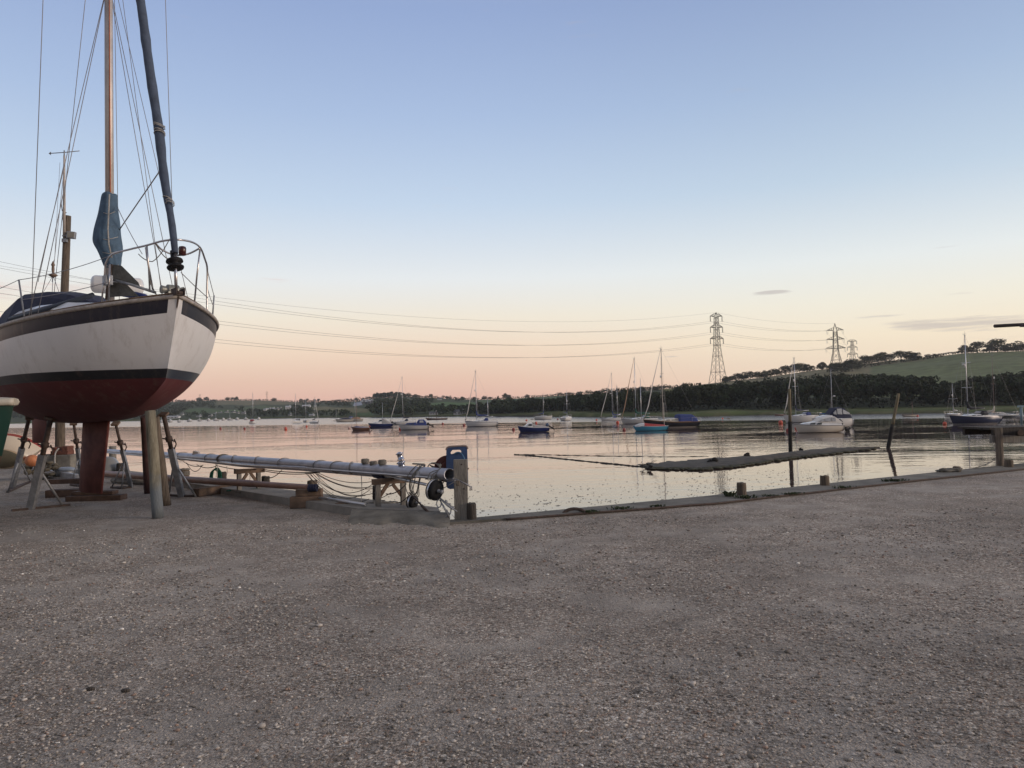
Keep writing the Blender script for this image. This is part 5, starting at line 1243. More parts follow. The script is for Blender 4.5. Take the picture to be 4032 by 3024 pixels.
# anchor: two grey triangular flukes and stock lashed inside the pulpit
ga = M('galvanised_anchor', (.085, .085, .08), .7, .2, var=.35, scale=10, bump=.3)
an = MB()
nA = YI @ V((.1, -1, .05))
an.plate([yp(445, 1042, 12.3), yp(480, 1047, 12.3), yp(545, 1112, 12.3), yp(552, 1128, 12.3), yp(500, 1116, 12.3), yp(438, 1102, 12.3)], .018, nA)
an.plate([yp(436, 1108, 12.3), yp(500, 1120, 12.3), yp(548, 1168, 12.3), yp(500, 1166, 12.3), yp(430, 1170, 12.3)], .018, nA)
ao = an.build('anchor', ga, Y)
tubes('anchor_shank', [[yp(438, 1100, 12.25), yp(520, 1122, 12.2), yp(612, 1152, 12.1)]], .022, galv, ao); tubes('anchor_stock', [[yp(440, 1040, 12.26), yp(424, 1120, 12.28), yp(418, 1180, 12.3)]], .02, rust, ao)
MB().box(yp(424, 1104, 12.2), (.14, .12, .16)).build('anchor_bracket', galv, ao, bevel=.01)
# liferaft canister athwart the foredeck, windlass, blue bag, bow roller
lf = MB(); rows = []
pa, pb = yp(356, 1117, 13.1), yp(566, 1131, 13.5)
for t_, k in ((0, .45), (.03, .8), (.08, .98), (.46, 1.0), (.47, 1.07), (.53, 1.07), (.54, 1.0), (.92, .98), (.97, .8), (1, .45)): rows.append((pa.lerp(pb, t_), .155*k))
lf.tube([r[0] for r in rows], [r[1] for r in rows], 18); lf.build('liferaft_canister', white_gel, Y)
MB().tube([yp(450, 1155, 12.7), yp(530, 1162, 12.5), yp(575, 1166, 12.3)], [.03, .06, .03], 8).build('blue_sailbag', bluec, Y)
wl_ = MB(); c_ = yp(680, 1143, 11.98); side = V((0, 1, 0))
wl_.lathe([(.02, -.19), (.065, -.18), (.05, -.10), (.085, -.085), (.085, .085), (.05, .10), (.07, .17), (.02, .19)], c_, side, 14); wl_.box(c_-V((0, 0, .07)), (.16, .2, .08)); wl_.build('windlass', M('windlass_alloy', (.22, .22, .20), .5, .6, var=.3, scale=30), Y, bevel=.006)
br = MB(); tip = V((BL/2, 0, 1.23)); br.box(tip+V((-.06, 0, .03)), (.26, .14, .03)); br.box(tip+V((.0, .06, .07)), (.2, .012, .1)); br.box(tip+V((.0, -.06, .07)), (.2, .012, .1)); br.lathe([(.03, -.05), (.03, .05)], tip+V((.05, 0, .05)), (0, 1, 0), 10); br.build('bow_roller', rust, Y)
MB().bar(tip+V((.012, 0, .0)), tip+V((-.09, 0, -.20)), .035, .02, (0, 1, 0)).build('stem_fitting', rust, Y)
# ---- second boat's masthead vane seen above the tent is carried by the quay pole (below)
# ================================================================== YARD OBJECTS
def gz(x, D): q = P(x, 1500, D); return V((q.x, q.y, 0))
def seg(name, a, b_, r, mat, n=10, parent=None, org=None): return MB().tube([a, b_], r, n).build(name, mat, parent, org)
def stand(foot, head, spread, label, k=1.0, legs=None):
    foot, head = V(foot), V(head)
    t = thing('boat_stand', foot, label, 'boat stand', 'steel boat stands under the yachts')
    d = head-foot; mid = foot+d*.60
    m = MB(); m.bar(foot, mid, .105*k, .085*k, (0, 1, 0)); m.build('leg', galv, t, foot)
    m = MB(); m.tube([foot+d*.52, head], .040*k, 10); so2 = m.build('screw_post', rust, t, foot)
    c = MB(); p = foot+d*.71; c.lathe([(.055, -.05), (.065, -.04), (.065, .04), (.055, .05)], p, d, 12); c.bar(p+V((-.13, 0, .02)), p+V((.13, 0, -.05)), .022, .022); c.tube([p+V((.10, 0, 0)), p+V((.14, 0, -.10)), p+V((.10, 0, -.19))], .012, 6); c.build('collar', rust, t, foot)
    h = MB(); h.box(head, (.15, .15, .04), d.to_track_quat('Z', 'Y').to_matrix()); h.build('pad', timber_x, t, foot)
    for e in spread:
        e = V(e); m = MB(); m.tube([foot+d*.44, e], .020*k, 8); m.build('brace', galv, t, foot)
    b = MB(); ends = [foot]+[V(e) for e in spread]
    for i in range(len(ends)):
        a, c2 = ends[i], ends[(i+1) % len(ends)]
        if len(ends) == 2 and i == 1: break
        b.bar(a+V((0, 0, .02)), c2+V((0, 0, .02)), .05, .035)
    if len(ends) == 2: u = (ends[1]-ends[0]); b.bar(ends[0]-u*.55+V((0, 0, .018)), ends[1]+u*.22+V((0, 0, .018)), .055, .035)
    b.build('base_frame', rust, t, foot)
    return t
f1 = G(120, 2006); stand(f1, P(200, 1648, 13.7), [G(248, 1993)], 'wide grey boat stand with a long base bar between green boat and red keel', 1.12)
f2 = G(48, 1925); stand(f2, P(116, 1640, 15.6), [G(122, 1898), G(30, 1940)], 'boat stand half hidden behind the green boat', .95)
f3 = G(716, 1957); stand(f3, P(644, 1632, 14.6), [G(664, 1953), G(772, 1957)], 'boat stand with a grey foot under the far bow side, beside the paired timber props', 1.05)
f4 = G(517, 1920); stand(f4, P(455, 1668, 16.8), [G(438, 1922), G(479, 1926)], 'thin tripod boat stand just behind the red keel under midships', .75)
f5 = G(325, 1905); stand(f5, P(290, 1664, 17.6), [G(278, 1912), G(340, 1920)], 'boat stand mostly hidden behind the red keel, with two rusty collars', .75)
# timber props under the bow
def prop(name, foot, head, r, mat, label, tilt=0):
    foot, head = V(foot), V(head); m = MB(); n = 9
    pts = [foot.lerp(head, i/(n-1)) + V((.008*noise1(i*.8, r*90), .008*noise1(i*.9, 3), 0)) for i in range(n)]
    m.tube(pts, [r*(1.06-.10*i/(n-1)) for i in range(n)], 16)
    return tag(m.build(name, mat, org=foot), label, 'post', 'timber props under the yacht bow')
prop_m = M('prop_timber', (.185, .155, .100), .9, var=.4, scale=2.2, bump=.5, bscale=10, stretch=(6, 6, 1), col2=(.25, .225, .165))
_t = prop_m.node_tree; _b = _t.nodes['Principled BSDF']; _src = _b.inputs['Base Color'].links[0].from_socket
_tc = _t.nodes.new('ShaderNodeTexCoord'); _sx = _t.nodes.new('ShaderNodeSeparateXYZ'); _t.links.new(_tc.outputs['Object'], _sx.inputs[0])
_nz = _t.nodes.new('ShaderNodeTexNoise'); _nz.inputs['Scale'].default_value = 4; _t.links.new(_tc.outputs['Object'], _nz.inputs['Vector'])
_ad = _t.nodes.new('ShaderNodeMath'); _ad.operation = 'MULTIPLY_ADD'; _t.links.new(_nz.outputs[0], _ad.inputs[0]); _ad.inputs[1].default_value = .7; _t.links.new(_sx.outputs[2], _ad.inputs[2])
_mr = _t.nodes.new('ShaderNodeMapRange'); _mr.inputs[1].default_value = 1.05; _mr.inputs[2].default_value = .75; _mr.inputs[4].default_value = .75; _t.links.new(_ad.outputs[0], _mr.inputs[0])
_mx = _t.nodes.new('ShaderNodeMix'); _mx.data_type = 'RGBA'; _t.links.new(_mr.outputs[0], _mx.inputs['Factor']); _t.links.new(_src, _mx.inputs['A']); _mx.inputs['B'].default_value = (.115, .14, .165, 1); _t.links.new(_mx.outputs['Result'], _b.inputs['Base Color'])
prop('timber_prop', G(622, 2040), P(592, 1618, 12.35), .083, prop_m, 'pale round timber prop with a bluish lower half under the bow, foremost of the three')
prop('timber_prop', G(651, 1990), P(606, 1640, 13.6), .092, timber, 'brown round timber prop leaning just behind the pale one')
prop('timber_prop', G(583, 1943), P(568, 1640, 15.5), .075, M('red_stained_timber', (.05, .022, .02), .85, var=.4), 'dark reddish prop standing farther back under the hull beside the pale one')
# keel blocks
t = thing('keel_block', G(370, 1958), 'stack of dark timber baulks under the red keel', 'keel blocks')
o_ = t.location
def kb(x, y, D, sz, rz, z): MB().box(gz(x, D)+V((0, 0, z)), sz, Matrix.Rotation(rz, 3, 'Z')).build('baulk', M('damp_baulk', (.065, .040, .03), .9, var=.5, scale=4, bump=.6), t, o_, bevel=.012)
kb(378, 0, 15.05, (1.05, .30, .10), .05, .05); kb(372, 0, 15.15, (.80, .26, .07), .02, .137); kb(290, 0, 15.9, (1.0, .3, .15), .15, .075); kb(275, 0, 16.6, (.8, .28, .1), .1, .26); 

# ---- green boat at the edge of the frame
GA = math.radians(-14)
gt = thing('green_boat', (-8.95, 11.55, .98), 'dark green boat hull with a cream gunwale poking in beside the big yacht', 'boat', rz=GA)
hg_ = hullmat('hull_bottle_green', (.006, .036, .026), (.006, .036, .026), (.10, .065, .045), z0=.1, z1=.12, rough=.4, dirty=.2)
gh, gp, gs, _, _ = hull_mb(3.6, 1.5, (.92, .88, .85), draft=.12, rake=.26, trans=.8, um=.45, bp=2.6, ns=30, nv=12, ex=.62, kz=1.0)
gh.build('hull', hg_, gt); deck_mb(gp, gs, .12, -.02).build('deck', cream_gel, gt)
for side in (gp, gs): MB().tube([p+V((0, .01 if p.y > 0 else -.01, -.035)) for p in side], [.055]*len(side), 8).build('gunwale', M('dull_cream', (.42, .385, .32), .5, var=.12), gt)
MB().box((1.28, -.1, .99), (.20, .10, .07)).build('fairlead', galv, gt, bevel=.015)
MB().loft([[V((.95, -.09, -.1)), V((.95, .09, -.1)), V((-1.4, .1, -.12)), V((-1.4, -.1, -.12))], [V((.62, -.07, -.98)), V((.62, .07, -.98)), V((-1.3, .08, -.98)), V((-1.3, -.08, -.98))]]).build('keel', timber_x, gt)

# ---- quay pole with floodlight, aerial mast and vane
pq = V((-14.3, 24.25, -2.4)); D_ = pq.y
qp = thing('mooring_pole', pq, 'tall round timber quay pole carrying a floodlight, behind the beached yacht', 'pole')
ztop = P(267, 850, D_).z
MB().tube([pq, V((pq.x+.02, pq.y, 2)), V((P(266, 850, D_).x, pq.y, ztop))], [.17, .135, .105], 14).build('post', timber, qp, pq)
fl = P(281, 926, D_-.16); m = MB(); m.box(fl, (.26, .12, .22), Matrix.Rotation(.12, 3, 'Y')); m.box(fl+V((-.22, .06, 0)), (.2, .05, .05)); fo = m.build('floodlight', galv, qp, pq, bevel=.012)
MB().box(fl+V((.01, -.068, 0)), (.20, .012, .16), Matrix.Rotation(.12, 3, 'Y')).build('lens', M('floodlight_lens', (.22, .20, .16), .25), fo, None) if False else MB().box(fl+V((.01, -.068, 0)), (.20, .012, .16)).build('lens', M('floodlight_lens', (.22, .20, .16), .25), fo, pq)
MB().box(P(255, 947, D_-.13), (.16, .09, .12)).build('junction_box', galv, qp, pq, bevel=.01)
va = P(252, 800, D_-.1); m = MB(); m.tube([P(253, 925, D_-.12), P(253, 740, D_-.12), P(253, 612, D_-.12)], [.045, .04, .028], 8); ae = m.build('aerial_mast', M('pale_mast', (.40, .36, .33), .6), qp, pq)
m = MB(); m.tube([P(193, 604, D_-.12), P(253, 600, D_-.12), P(313, 594, D_-.12)], .014, 5); m.tube([P(253, 612, D_-.12), P(253, 592, D_-.12)], .02, 5)
m.plate([P(191, 604, D_-.12), P(200, 597, D_-.12), P(199, 604, D_-.12), P(200, 611, D_-.12)], .02, (0, 1, 0)); m.build('wind_vane', galv, ae, pq)
m = MB()
for a, b_ in (((253, 640), (150, 1110)), ((253, 660), (205, 1110))): m.tube([P(*a, D_-.12), P(*b_, D_-.5)], .01, 4)
m.tube([P(240, 795, D_-.12), P(245, 830, D_-.12), P(262, 838, D_-.12)], .014, 5); m.tube([P(244, 850, D_-.13), P(248, 870, D_-.15), P(250, 905, D_-.13)], .01, 5); m.build('stay', wire, ae, pq)
# small hanging lamp / radar reflector over the tent
hp_ = P(209, 1085, 16.0); 
t = thing('hanging_lamp', hp_, 'small conical lamp hung on a bridle of lines above the navy cockpit cover', 'lamp')
MB().lathe([(.005, -.055), (.085, 0), (.09, .015), (.02, .05), (.03, .12), (.025, .2), (.04, .22), (.01, .30)], hp_, n=12).build('lamp_body', M('weathered_brass', (.16, .11, .08), .6), t, hp_)
MB().tube([hp_+V((0, 0, .28)), P(215, 1020, 16.0), P(236, 640, 20.0)], .006, 4).tube([hp_, P(165, 1160, 15.6)], .006, 4).tube([hp_, P(236, 1160, 15.6)], .006, 4).tube([hp_, P(205, 1160, 15.4)], .006, 4).build('bridle', wire, t, hp_)

# ---- quayside stumps
def stump(x, ytop, ybase, wpx, D, mat, label, zb=0.0, band=False, name='mooring_post', n=12, sq=0.0):
    c = gz(x, D)+V((0, 0, zb)); s = D/FPX; H = P(x, ytop, D).z-zb; r = wpx*s/2
    t = thing(name, c, label, 'post', 'timber mooring posts along the quay')
    m = MB(); rows = []
    for k, z in enumerate((-.3-zb*.5, 0, H*.35, H*.7, H-.02, H)):
        rr = r*(1.05-.05*z/max(H, .1)); rr = rr*.93 if k == 5 else rr
        rows.append([V((rr*(1+.04*noise1(j*1.7+k, x))*math.cos(2*pi*j/n), rr*(1+.04*noise1(j*2.1, x+1))*math.sin(2*pi*j/n), z+(.012*noise1(j*1.3, x) if k == 5 else 0))) for j in range(n)])
    m.loft(rows, True, True); m.build('timber', mat, t)
    if band:
        b = MB()
        for z in (.08, .11, .14, .20): b.tube([((r+.012)*math.cos(a), (r+.012)*math.sin(a), z+.02*math.sin(a*1.5)) for a in [2*pi*k/14 for k in range(15)]], .012, 5)
        b.build('rope_turns', rope, t)
    return t
stump(1846, 1981, 2053, 37, 11.05, timber_d, 'short dark stump pressed against the tall plank post', .03)
stump(1476, 1911, 1996, 33, 13.15, timber_d, 'dark round post standing behind the near trestle', .1)
stump(1224, 1892, 1965, 40, 14.4, timber, 'squat post rising behind the two-tier timber pile', .1)
stump(1041, 1875, 1945, 32, 15.7, timber_d, 'short dark post beside the far trestle', .1)
stump(870, 1858, 1915, 34, 17.0, timber_d, 'dark post wound with a green rope', .1)
stump(721, 1845, 1900, 38, 18.6, timber, 'short post with several turns of old rope round it', .1, True)
stump(474, 1824, 1870, 32, 21.3, timber_d, 'low dark post between the red keel and the pale prop', .1)
stump(442, 1757, 1860, 26, 22.0, timber_g, 'taller grey post beside the masthead behind the keel', .1)
stump(2906, 1901, 1956, 37, 13.22, timber, 'mooring post with weeds at its foot, first along the kerb past the plank post', .035)
stump(3233, 1873, 1921, 34, 14.45, timber, 'mooring post standing alone midway along the kerb', .035)
stump(3753, 1837, 1865, 28, 16.55, timber, 'low mooring post with a tuft of old rope at its foot', .035)
stump(3958, 1811, 1843, 31, 17.35, timber, 'low mooring post close beside the tall jetty post', .035)
# green rope on the post
gr = gz(870, 17.0); m = MB()
for k in range(4): m.tube([gr+V((-.12+.02*k+.10*math.cos(a), -.12, .26+.15*math.sin(a)*(1+.1*k))) for a in [2*pi*j/10 for j in range(11)]], .012, 5)
m.tube([gr+V((-.1, -.1, .4)), P(852, 1808, 16.75), P(858, 1795, 16.7)], .009, 5)
tag(m.build('green_rope', ropeg, org=gr), 'coil of green rope hung on the dark post', 'rope')
# ---- tall plank post and blue cable reel
pp = G(1806, 2054); D_ = pp.y+.02; pp = gz(1806, D_)
t = thing('plank_post', pp, 'tall grey squared plank post at the quay corner', 'post'); s = D_/FPX
zt = P(1806, 1809, D_).z
MB().box(pp+V((0, 0, zt/2-.1)), (53*s, .09, zt+.2)).build('plank', timber_g, t, pp, bevel=.006)
m = MB(); 
for dx_, dz_ in ((.02, zt-.07), (-.04, .55), (.05, .47)): m.lathe([(.004, -.01), (.012, 0), (.004, .008)], pp+V((dx_, -.046, dz_)), (0, -1, 0), 8)
m.build('bolt', rust, t, pp)
rd = 11.36; c = P(1799, 1840, rd); bl = M('blue_reel_plastic', (.028, .058, .14), .55, var=.25, scale=5); brn = M('brown_reel_edge', (.17, .125, .105), .7, var=.25)
t = thing('cable_reel', c, 'blue cable reel with a handle slot and red disc, hung behind the plank post', 'cable reel')
k = rd/FPX
def rp(x, y, d=0): return P(x, y, rd+d)
bm_ = MB(); th = .05
outer = [(1757, 1775), (1761, 1766), (1768, 1761), (1832, 1757), (1838, 1760), (1840, 1772), (1844, 1908), (1840, 1918), (1830, 1921), (1772, 1926), (1762, 1922), (1757, 1912)]
slot = [(1777, 1777), (1782, 1772), (1811, 1771), (1816, 1776), (1816, 1782), (1808, 1784), (1798, 1781), (1786, 1786), (1778, 1788), (1774, 1784)]
import mathutils.geometry as mg
def ringplate(outer, hole, d0, th):
    tri = mg.tessellate_polygon([[V((x, -y, 0)) for x, y in outer], [V((x, -y, 0)) for x, y in hole]])
    al = outer+hole; n = len(al); mb = MB()
    vs = [rp(x, y, d0) for x, y in al]+[rp(x, y, d0+th) for x, y in al]; fs = [tuple(q) for q in tri]+[tuple(i+n for i in q[::-1]) for q in tri]
    no = len(outer)
    for i in range(no): j = (i+1) % no; fs.append((i, j, n+j, n+i))
    for i in range(len(hole)): j = (i+1) % len(hole); fs.append((no+i, no+j, n+no+j, n+no+i))
    return mb.add(vs, fs)
pl = ringplate(outer, slot, 0, th).build('side_plate', bl, t, c)
m = MB(); m.tube(smoothpath([rp(1757.5, 1772, .025), rp(1761, 1764.5, .025), rp(1770, 1760, .025), rp(1800, 1758, .025), rp(1830, 1756.5, .025), rp(1838, 1760, .025), rp(1841, 1768, .025)], 3), .030, 8, ry=.55); m.build('handle_edge', brn, pl, c)
m = MB(); m.lathe([(.195, 0), (.20, .01), (.20, .02), (.19, .03)], rp(1762, 1846, .10), V((-.25, 1, .0)), 36); m.lathe([(.11, -.05), (.11, 0)], rp(1762, 1846, .10), V((-.25, 1, .0)), 20); m.build('red_disc', M('oxide_red', (.075, .018, .014), .7, var=.4, scale=9), t, c)
m = MB(); m.tube([rp(1826, 1845, -.02), rp(1846, 1845, -.02)], .012, 8); m.build('spindle', rust, t, c)
m = MB(); m.tube(smoothpath([rp(1788, 1788, -.01), rp(1800, 1782, -.02), rp(1813, 1784, -.03), rp(1824, 1797, -.1), rp(1830, 1820, -.13), rp(1831, 1870, -.13), rp(1831, 1916, -.08)]), .012, 8); m.build('blue_hose', M('blue_hose', (.05, .12, .21), .6), t, c)

# ---- unstepped aluminium mast lying on two trestles
mA = P(1771, 1868, 11.12); mB_ = P(415, 1776, 21.4)
def mp_(t_): return mA.lerp(mB_, t_)
def mast_t(xp):
    lo, hi = 0.0, 1.0
    for _ in range(40):
        mid = (lo+hi)/2; q = ROT.transposed() @ (mp_(mid)-V((0, 0, CAMZ))); xx = 2016+FPX*q.x/(-q.z)
        if xx > xp: lo = mid
        else: hi = mid
    return lo
t = LM = thing('unstepped_mast', mA, 'long grey aluminium yacht mast lying on trestles along the quay', 'mast')
ax = (mB_-mA).normalized(); up = V((0, 0, 1)); sd = ax.cross(up).normalized(); up2 = sd.cross(ax)
m = MB(); rings = []; ri = []
for i in range(30):
    t_ = i/29; p = mp_(t_); a, b_ = .108*(1-.35*max(0, t_-.55)/.45), .084*(1-.3*max(0, t_-.55)/.45)
    rings.append([p+sd*a*math.cos(2*pi*k/24)+up2*b_*math.sin(2*pi*k/24)*1.02 for k in range(24)])
m.loft(rings, True, False)
m.loft([[p0+(p1-p0)*.90 for p0, p1 in zip([mA]*24, rings[0])], [p+ax*.9 for p in [mA+(q-mA)*.88 for q in rings[0]]]], True, False)
n0 = len(m.v)
m.add(rings[0]+[mA+(q-mA)*.90 for q in rings[0]], [(k, (k+1) % 24, 24+(k+1) % 24, 24+k) for k in range(24)])
m.build('extrusion', alloy_matt, t, mA)
MB().add([mA+ax*.55+(q-mA)*.87 for q in rings[0]], [tuple(range(24))]).build('inner_black_disc', blackp, t, mA)  # flat black disc across the hollow section, set back from the open heel
# luff track along the side, furling foil lying against it
m = MB(); m.tube([mp_(.012)-sd*.112-up2*.05, mp_(.98)-sd*.075-up2*.035], .014, 6); m.build('sail_track', alloy, t, mA)
# cleats: three rope-bound blocks, winch, halyard box
def onmast(x, yoff): q = mp_(mast_t(x)); return q
wb = M('old_wood_block', (.13, .105, .08), .9, var=.3, scale=20, bump=.6)
for x, y, sz in ((1438, 1816, .105), (1471, 1826, .105), (1505, 1820, .105)):
    D_ = mp_(mast_t(x)).y; p = P(x, y, D_-.02); m = MB(); m.box(p, (sz, sz*.9, sz*.8), Matrix.Rotation(.3, 3, 'Z'))
    o = m.build('halyard_cleat', wb, t, mA, bevel=.012); r2 = MB()
    for k in range(4): r2.tube([p+V((.062*math.cos(a), .055*math.sin(a), -.025+.017*k)) for a in [2*pi*j/10 for j in range(11)]], .009, 5)
    r2.build('rope_turns', rope, o, mA)
for x, y, k in ((1583, 1838, 1.0), (1576, 1800, .82)):
    D_ = mp_(mast_t(x)).y; p = P(x, y, D_); 
    axw = V((-.25, 0, 1))
    MB().lathe([(.068*k, -.055*k), (.072*k, -.04*k), (.052*k, -.02*k), (.05*k, .05*k), (.068*k, .06*k), (.07*k, .075*k), (.045*k, .085*k), (.02*k, .10*k)], p, axw, 18).build('winch', M('chrome', (.36, .37, .42), .18, .95), t, mA)
p = P(1580, 1848, mp_(mast_t(1580)).y-.03); MB().box(p, (.17, .11, .05), Matrix.Rotation(-.75, 3, 'Z')).build('winch_pad', alloy, t, mA, bevel=.008)
p = P(772, 1787, mp_(mast_t(772)).y); m = MB(); m.box(p, (.13, .10, .12), Matrix.Rotation(.3, 3, 'Y')); m.build('steaming_light', M('lamp_housing', (.35, .31, .28), .4), t, mA, bevel=.012)
MB().tube(smoothpath([p+V((.03, 0, -.03)), P(800, 1791, p.y), P(850, 1793, p.y-.4)]), .010, 5).build('lamp_cable', blackp, t, mA)
MB().plate([mp_(mast_t(1655))-sd*.105+up2*.03, mp_(mast_t(1675))-sd*.105+up2*.03, mp_(mast_t(1675))-sd*.10-up2*.055, mp_(mast_t(1655))-sd*.10-up2*.055], .012, -sd).build('access_plate', M('pale_plate', (.42, .42, .42), .5), t, mA)
# lashings around the mast
m = MB()
for x in (720, 830, 880, 925, 1015, 1120, 1262, 1330, 1385):
    q = mp_(mast_t(x)); sl_ = ax*(.10 if x % 2 else -.06)
    m.tube([q+sd*.120*math.cos(a)+up2*.098*math.sin(a)+sl_*math.cos(a) for a in [2*pi*j/14 for j in range(15)]], .0075 if x != 880 else .018, 5)
m.tube([P(1200, 1841, mp_(mast_t(1200)).y-.12), P(1300, 1836, mp_(mast_t(1300)).y-.12), P(1390, 1826, mp_(mast_t(1390)).y-.1)], .006, 4); m.tube([P(1390, 1830, mp_(mast_t(1390)).y-.12), P(1330, 1862, mp_(mast_t(1330)).y-.14)], .007, 4)
m.tube([P(1420, 1830, 13.4), P(1470, 1858, 13.0), P(1530, 1862, 12.6), P(1640, 1862, 12.0), P(1740, 1872, 11.5)], .006, 4)
m.build('lashing', rope, t, mA)
# rope bundle hanging over the mast near its heel
m = MB()
for k in range(5):
    x0 = 1616+rnd.uniform(0, 42); D_ = mp_(mast_t(x0)).y
    m.tube(smoothpath([P(x0+22, 1828+k, D_), P(x0+6, 1838, D_-.12), P(x0-24+k, 1872, D_-.15), P(x0-36+2*k, 1910, D_-.12), P(x0-30+4*k, 1938+3*k, D_-.1), P(x0-12+3*k, 1944+2*k, D_-.08), P(x0, 1915, D_-.12), P(x0+10, 1870, D_-.14), P(x0+26, 1830, D_)], 4), .0075, 5)
for k in range(5): D_ = 11.75; m.tube(smoothpath([P(1690+4*k, 1830+k*3, D_), P(1712, 1838+k*2, D_-.12), P(1735-3*k, 1832+k, D_-.05), P(1722, 1822+2*k, D_), P(1694, 1826, D_), P(1683, 1846, D_-.12), P(1676+2*k, 1888, D_-.12)], 4), .0085, 5)
m.tube([P(1625, 1826, 12.1), P(1671, 1828, 11.9)], .013, 6)
for k in range(6):
    x0 = 1700+7*k; m.tube(smoothpath([P(x0, 1822+3*(k % 3), 11.6), P(x0+22-4*k, 1828+4*(k % 2), 11.35), P(x0+34-9*k, 1846+3*k, 11.2), P(x0-6+2*k, 1862+7*k, 11.15), P(x0-14+5*k, 1890+5*(k % 3), 11.15), P(x0+9, 1878, 11.16), P(x0+28-5*k, 1850, 11.2)], 4), .0075, 5)
for k in range(4): m.tube(sag(P(1560-30*k, 1832+8*k, 12.15+.15*k), P(1655+12*k, 1872-6*k, 11.6), .05+.03*k, 8), .0065, 4)
m.build('rope_bundle', rope, t, mA)
MB().ball(P(1733, 1829, 11.55), (.045, .03, .04), 8, 6).build('shackle', galv, t, mA)
# wires coming out of the open heel, with a forked terminal
m = MB()
for k in range(5): m.tube(smoothpath([mA+ax*.3+V((0, 0, -.02)), P(1752, 1882+3*k, 11.2), P(1792, 1888+k, 10.98)], 4), .006, 5)
m.tube([P(1792, 1886, 10.95), P(1830, 1903, 10.9), P(1852, 1916, 10.88)], .011, 6); m.tube([P(1852, 1914, 10.88), P(1851, 1932, 10.88)], .008, 5); m.tube([P(1857, 1914, 10.88), P(1858, 1931, 10.88)], .008, 5)
m.tube([P(1747, 1922, 11.1), P(1775, 1906, 11.0), P(1794, 1893, 10.95)], .006, 5); m.build('stay_end', wire, t, mA)
MB().box(P(1803, 1902, 10.9), (.05, .03, .075)).build('rigging_block', wb, t, mA, bevel=.01)
# shroud wires sagging under the mast
m = MB()
for k in range(9):
    a = P(1250-6*k, 1857+rnd.uniform(0, 6), 13.9); b_ = P((1462, 1500, 1440, 1590, 1470, 1455, 1560, 1452, 1540)[k], (1897, 1910, 1950, 1890, 1905, 1930, 1900, 1965, 1940)[k], 12.5); m.tube(sag(a, b_, (.08, .13, .16, .22, .25, .27, .3, .24, .33)[k], 14), .006, 4)
for x0, x1, y0, y1, s_ in ((722, 800, 1817, 1832, .06), (775, 850, 1830, 1836, .05), (850, 1010, 1832, 1848, .04), (1035, 1260, 1848, 1858, .03), (1030, 1260, 1852, 1860, .05), (735, 795, 1822, 1834, .16), (1045, 1110, 1880, 1850, .06), (1520, 1600, 1945, 1905, .05), (1560, 1610, 1980, 1950, .03)):
    m.tube(sag(P(x0, y0, mp_(mast_t(x0)).y), P(x1, y1, mp_(mast_t(x1)).y), s_, 10), .0085, 4)
m.build('wire_bundle', M('dark_wire', (.07, .055, .05), .6, .3), t, mA)
m = MB()
for x, y0, y1 in ((854, 1805, 1880), (983, 1860, 1905), (1423, 1870, 2000), (1255, 1865, 1920), (893, 1836, 1880)): D_ = mp_(mast_t(x)).y-.1; m.tube([P(x, y0, D_), P(x+2, (y0+y1)/2, D_), P(x-3, y1, D_)], .006, 4)
m.build('dangling_line', ropew, t, mA)
# furling foil with its two drums
t = thing('furling_spar', P(1690, 1915, 11.4), 'silver roller-furling spar with black drum laid along the mast', 'furling spar'); o_ = t.location.copy()
m = MB(); m.tube([P(1683, 1909, 11.35), P(1520, 1873, 12.35), P(1475, 1869, 12.7), P(1200, 1845, mp_(mast_t(1200)).y-.17), P(960, 1831, mp_(mast_t(960)).y-.17), P(700, 1803, mp_(mast_t(700)).y-.16)], [.022, .026, .040, .045, .045, .036], 10); m.build('foil', alloy, t, o_)
MB().tube([P(1475, 1868, 12.66), P(1496, 1872, 12.5), P(1516, 1876, 12.38)], [.055, .06, .05], 10).build('wrapping', navy, t, o_)
def drum(c, axis, r, w, t, o_, tail=True):
    a = V(axis).normalized()
    MB().lathe([(r*.25, -w*1.1), (r*.35, -w*.75), (r*.96, -w*.62), (r*1.0, -w*.5)], c, a, 24).lathe([(r*.97, w*.35), (r, w*.45), (r*.98, w*.75), (r*.5, w*.9), (r*.2, w*.95)], c, a, 24).lathe([(r*.9, -w*.5), (r*.88, w*.4)], c, a, 24).build('drum', blackp, t, o_)
    MB().lathe([(r*1.005, -w*.30), (r*1.015, -w*.28), (r*1.015, w*.05), (r*1.005, w*.07)], c, a, 24, False).build('drum_band', alloy, t, o_)
    m = MB(); m.lathe([(r*.18, w*.9), (r*.2, w*1.2), (r*.1, w*1.25), (r*.1, w*1.7), (r*.2, w*1.75), (r*.2, w*2.1), (r*.05, w*2.15)], c, a, 10); m.build('drum_toggle', galv, t, o_)
drum(P(1710, 1929, 11.1), V((.82, -.55, -.16)), .150, .075, t, o_)
m = MB(); m.tube([P(1733, 1962, 11.0), P(1763, 1990, 10.95), P(1776, 2000, 10.95), P(1800, 2014, 10.9)], [.013, .016, .013, .008], 6); m.tube([P(1732, 1968, 11.0), P(1752, 2005, 10.95), P(1770, 2039, 10.95)], [.009, .014, .009], 6); m.tube([P(1759, 2006, 10.95), P(1771, 2040, 10.95)], .008, 5)
m.tube([P(1728+9*math.cos(a), 1983+15*math.sin(a), 11.0) for a in [2*pi*k/12 for k in range(13)]], .008, 5); m.tube(smoothpath([P(1776, 2000, 10.95), P(1773, 2022, 10.95), P(1755, 2037, 10.97), P(1733, 2050, 11.0)], 4), .011, 6)
for k in range(5): m.ball(P(1757+7*k, 1975+6*k+4*(k % 2), 10.97), .022, 6, 5)
m.build('turnbuckle', galv, t, o_)
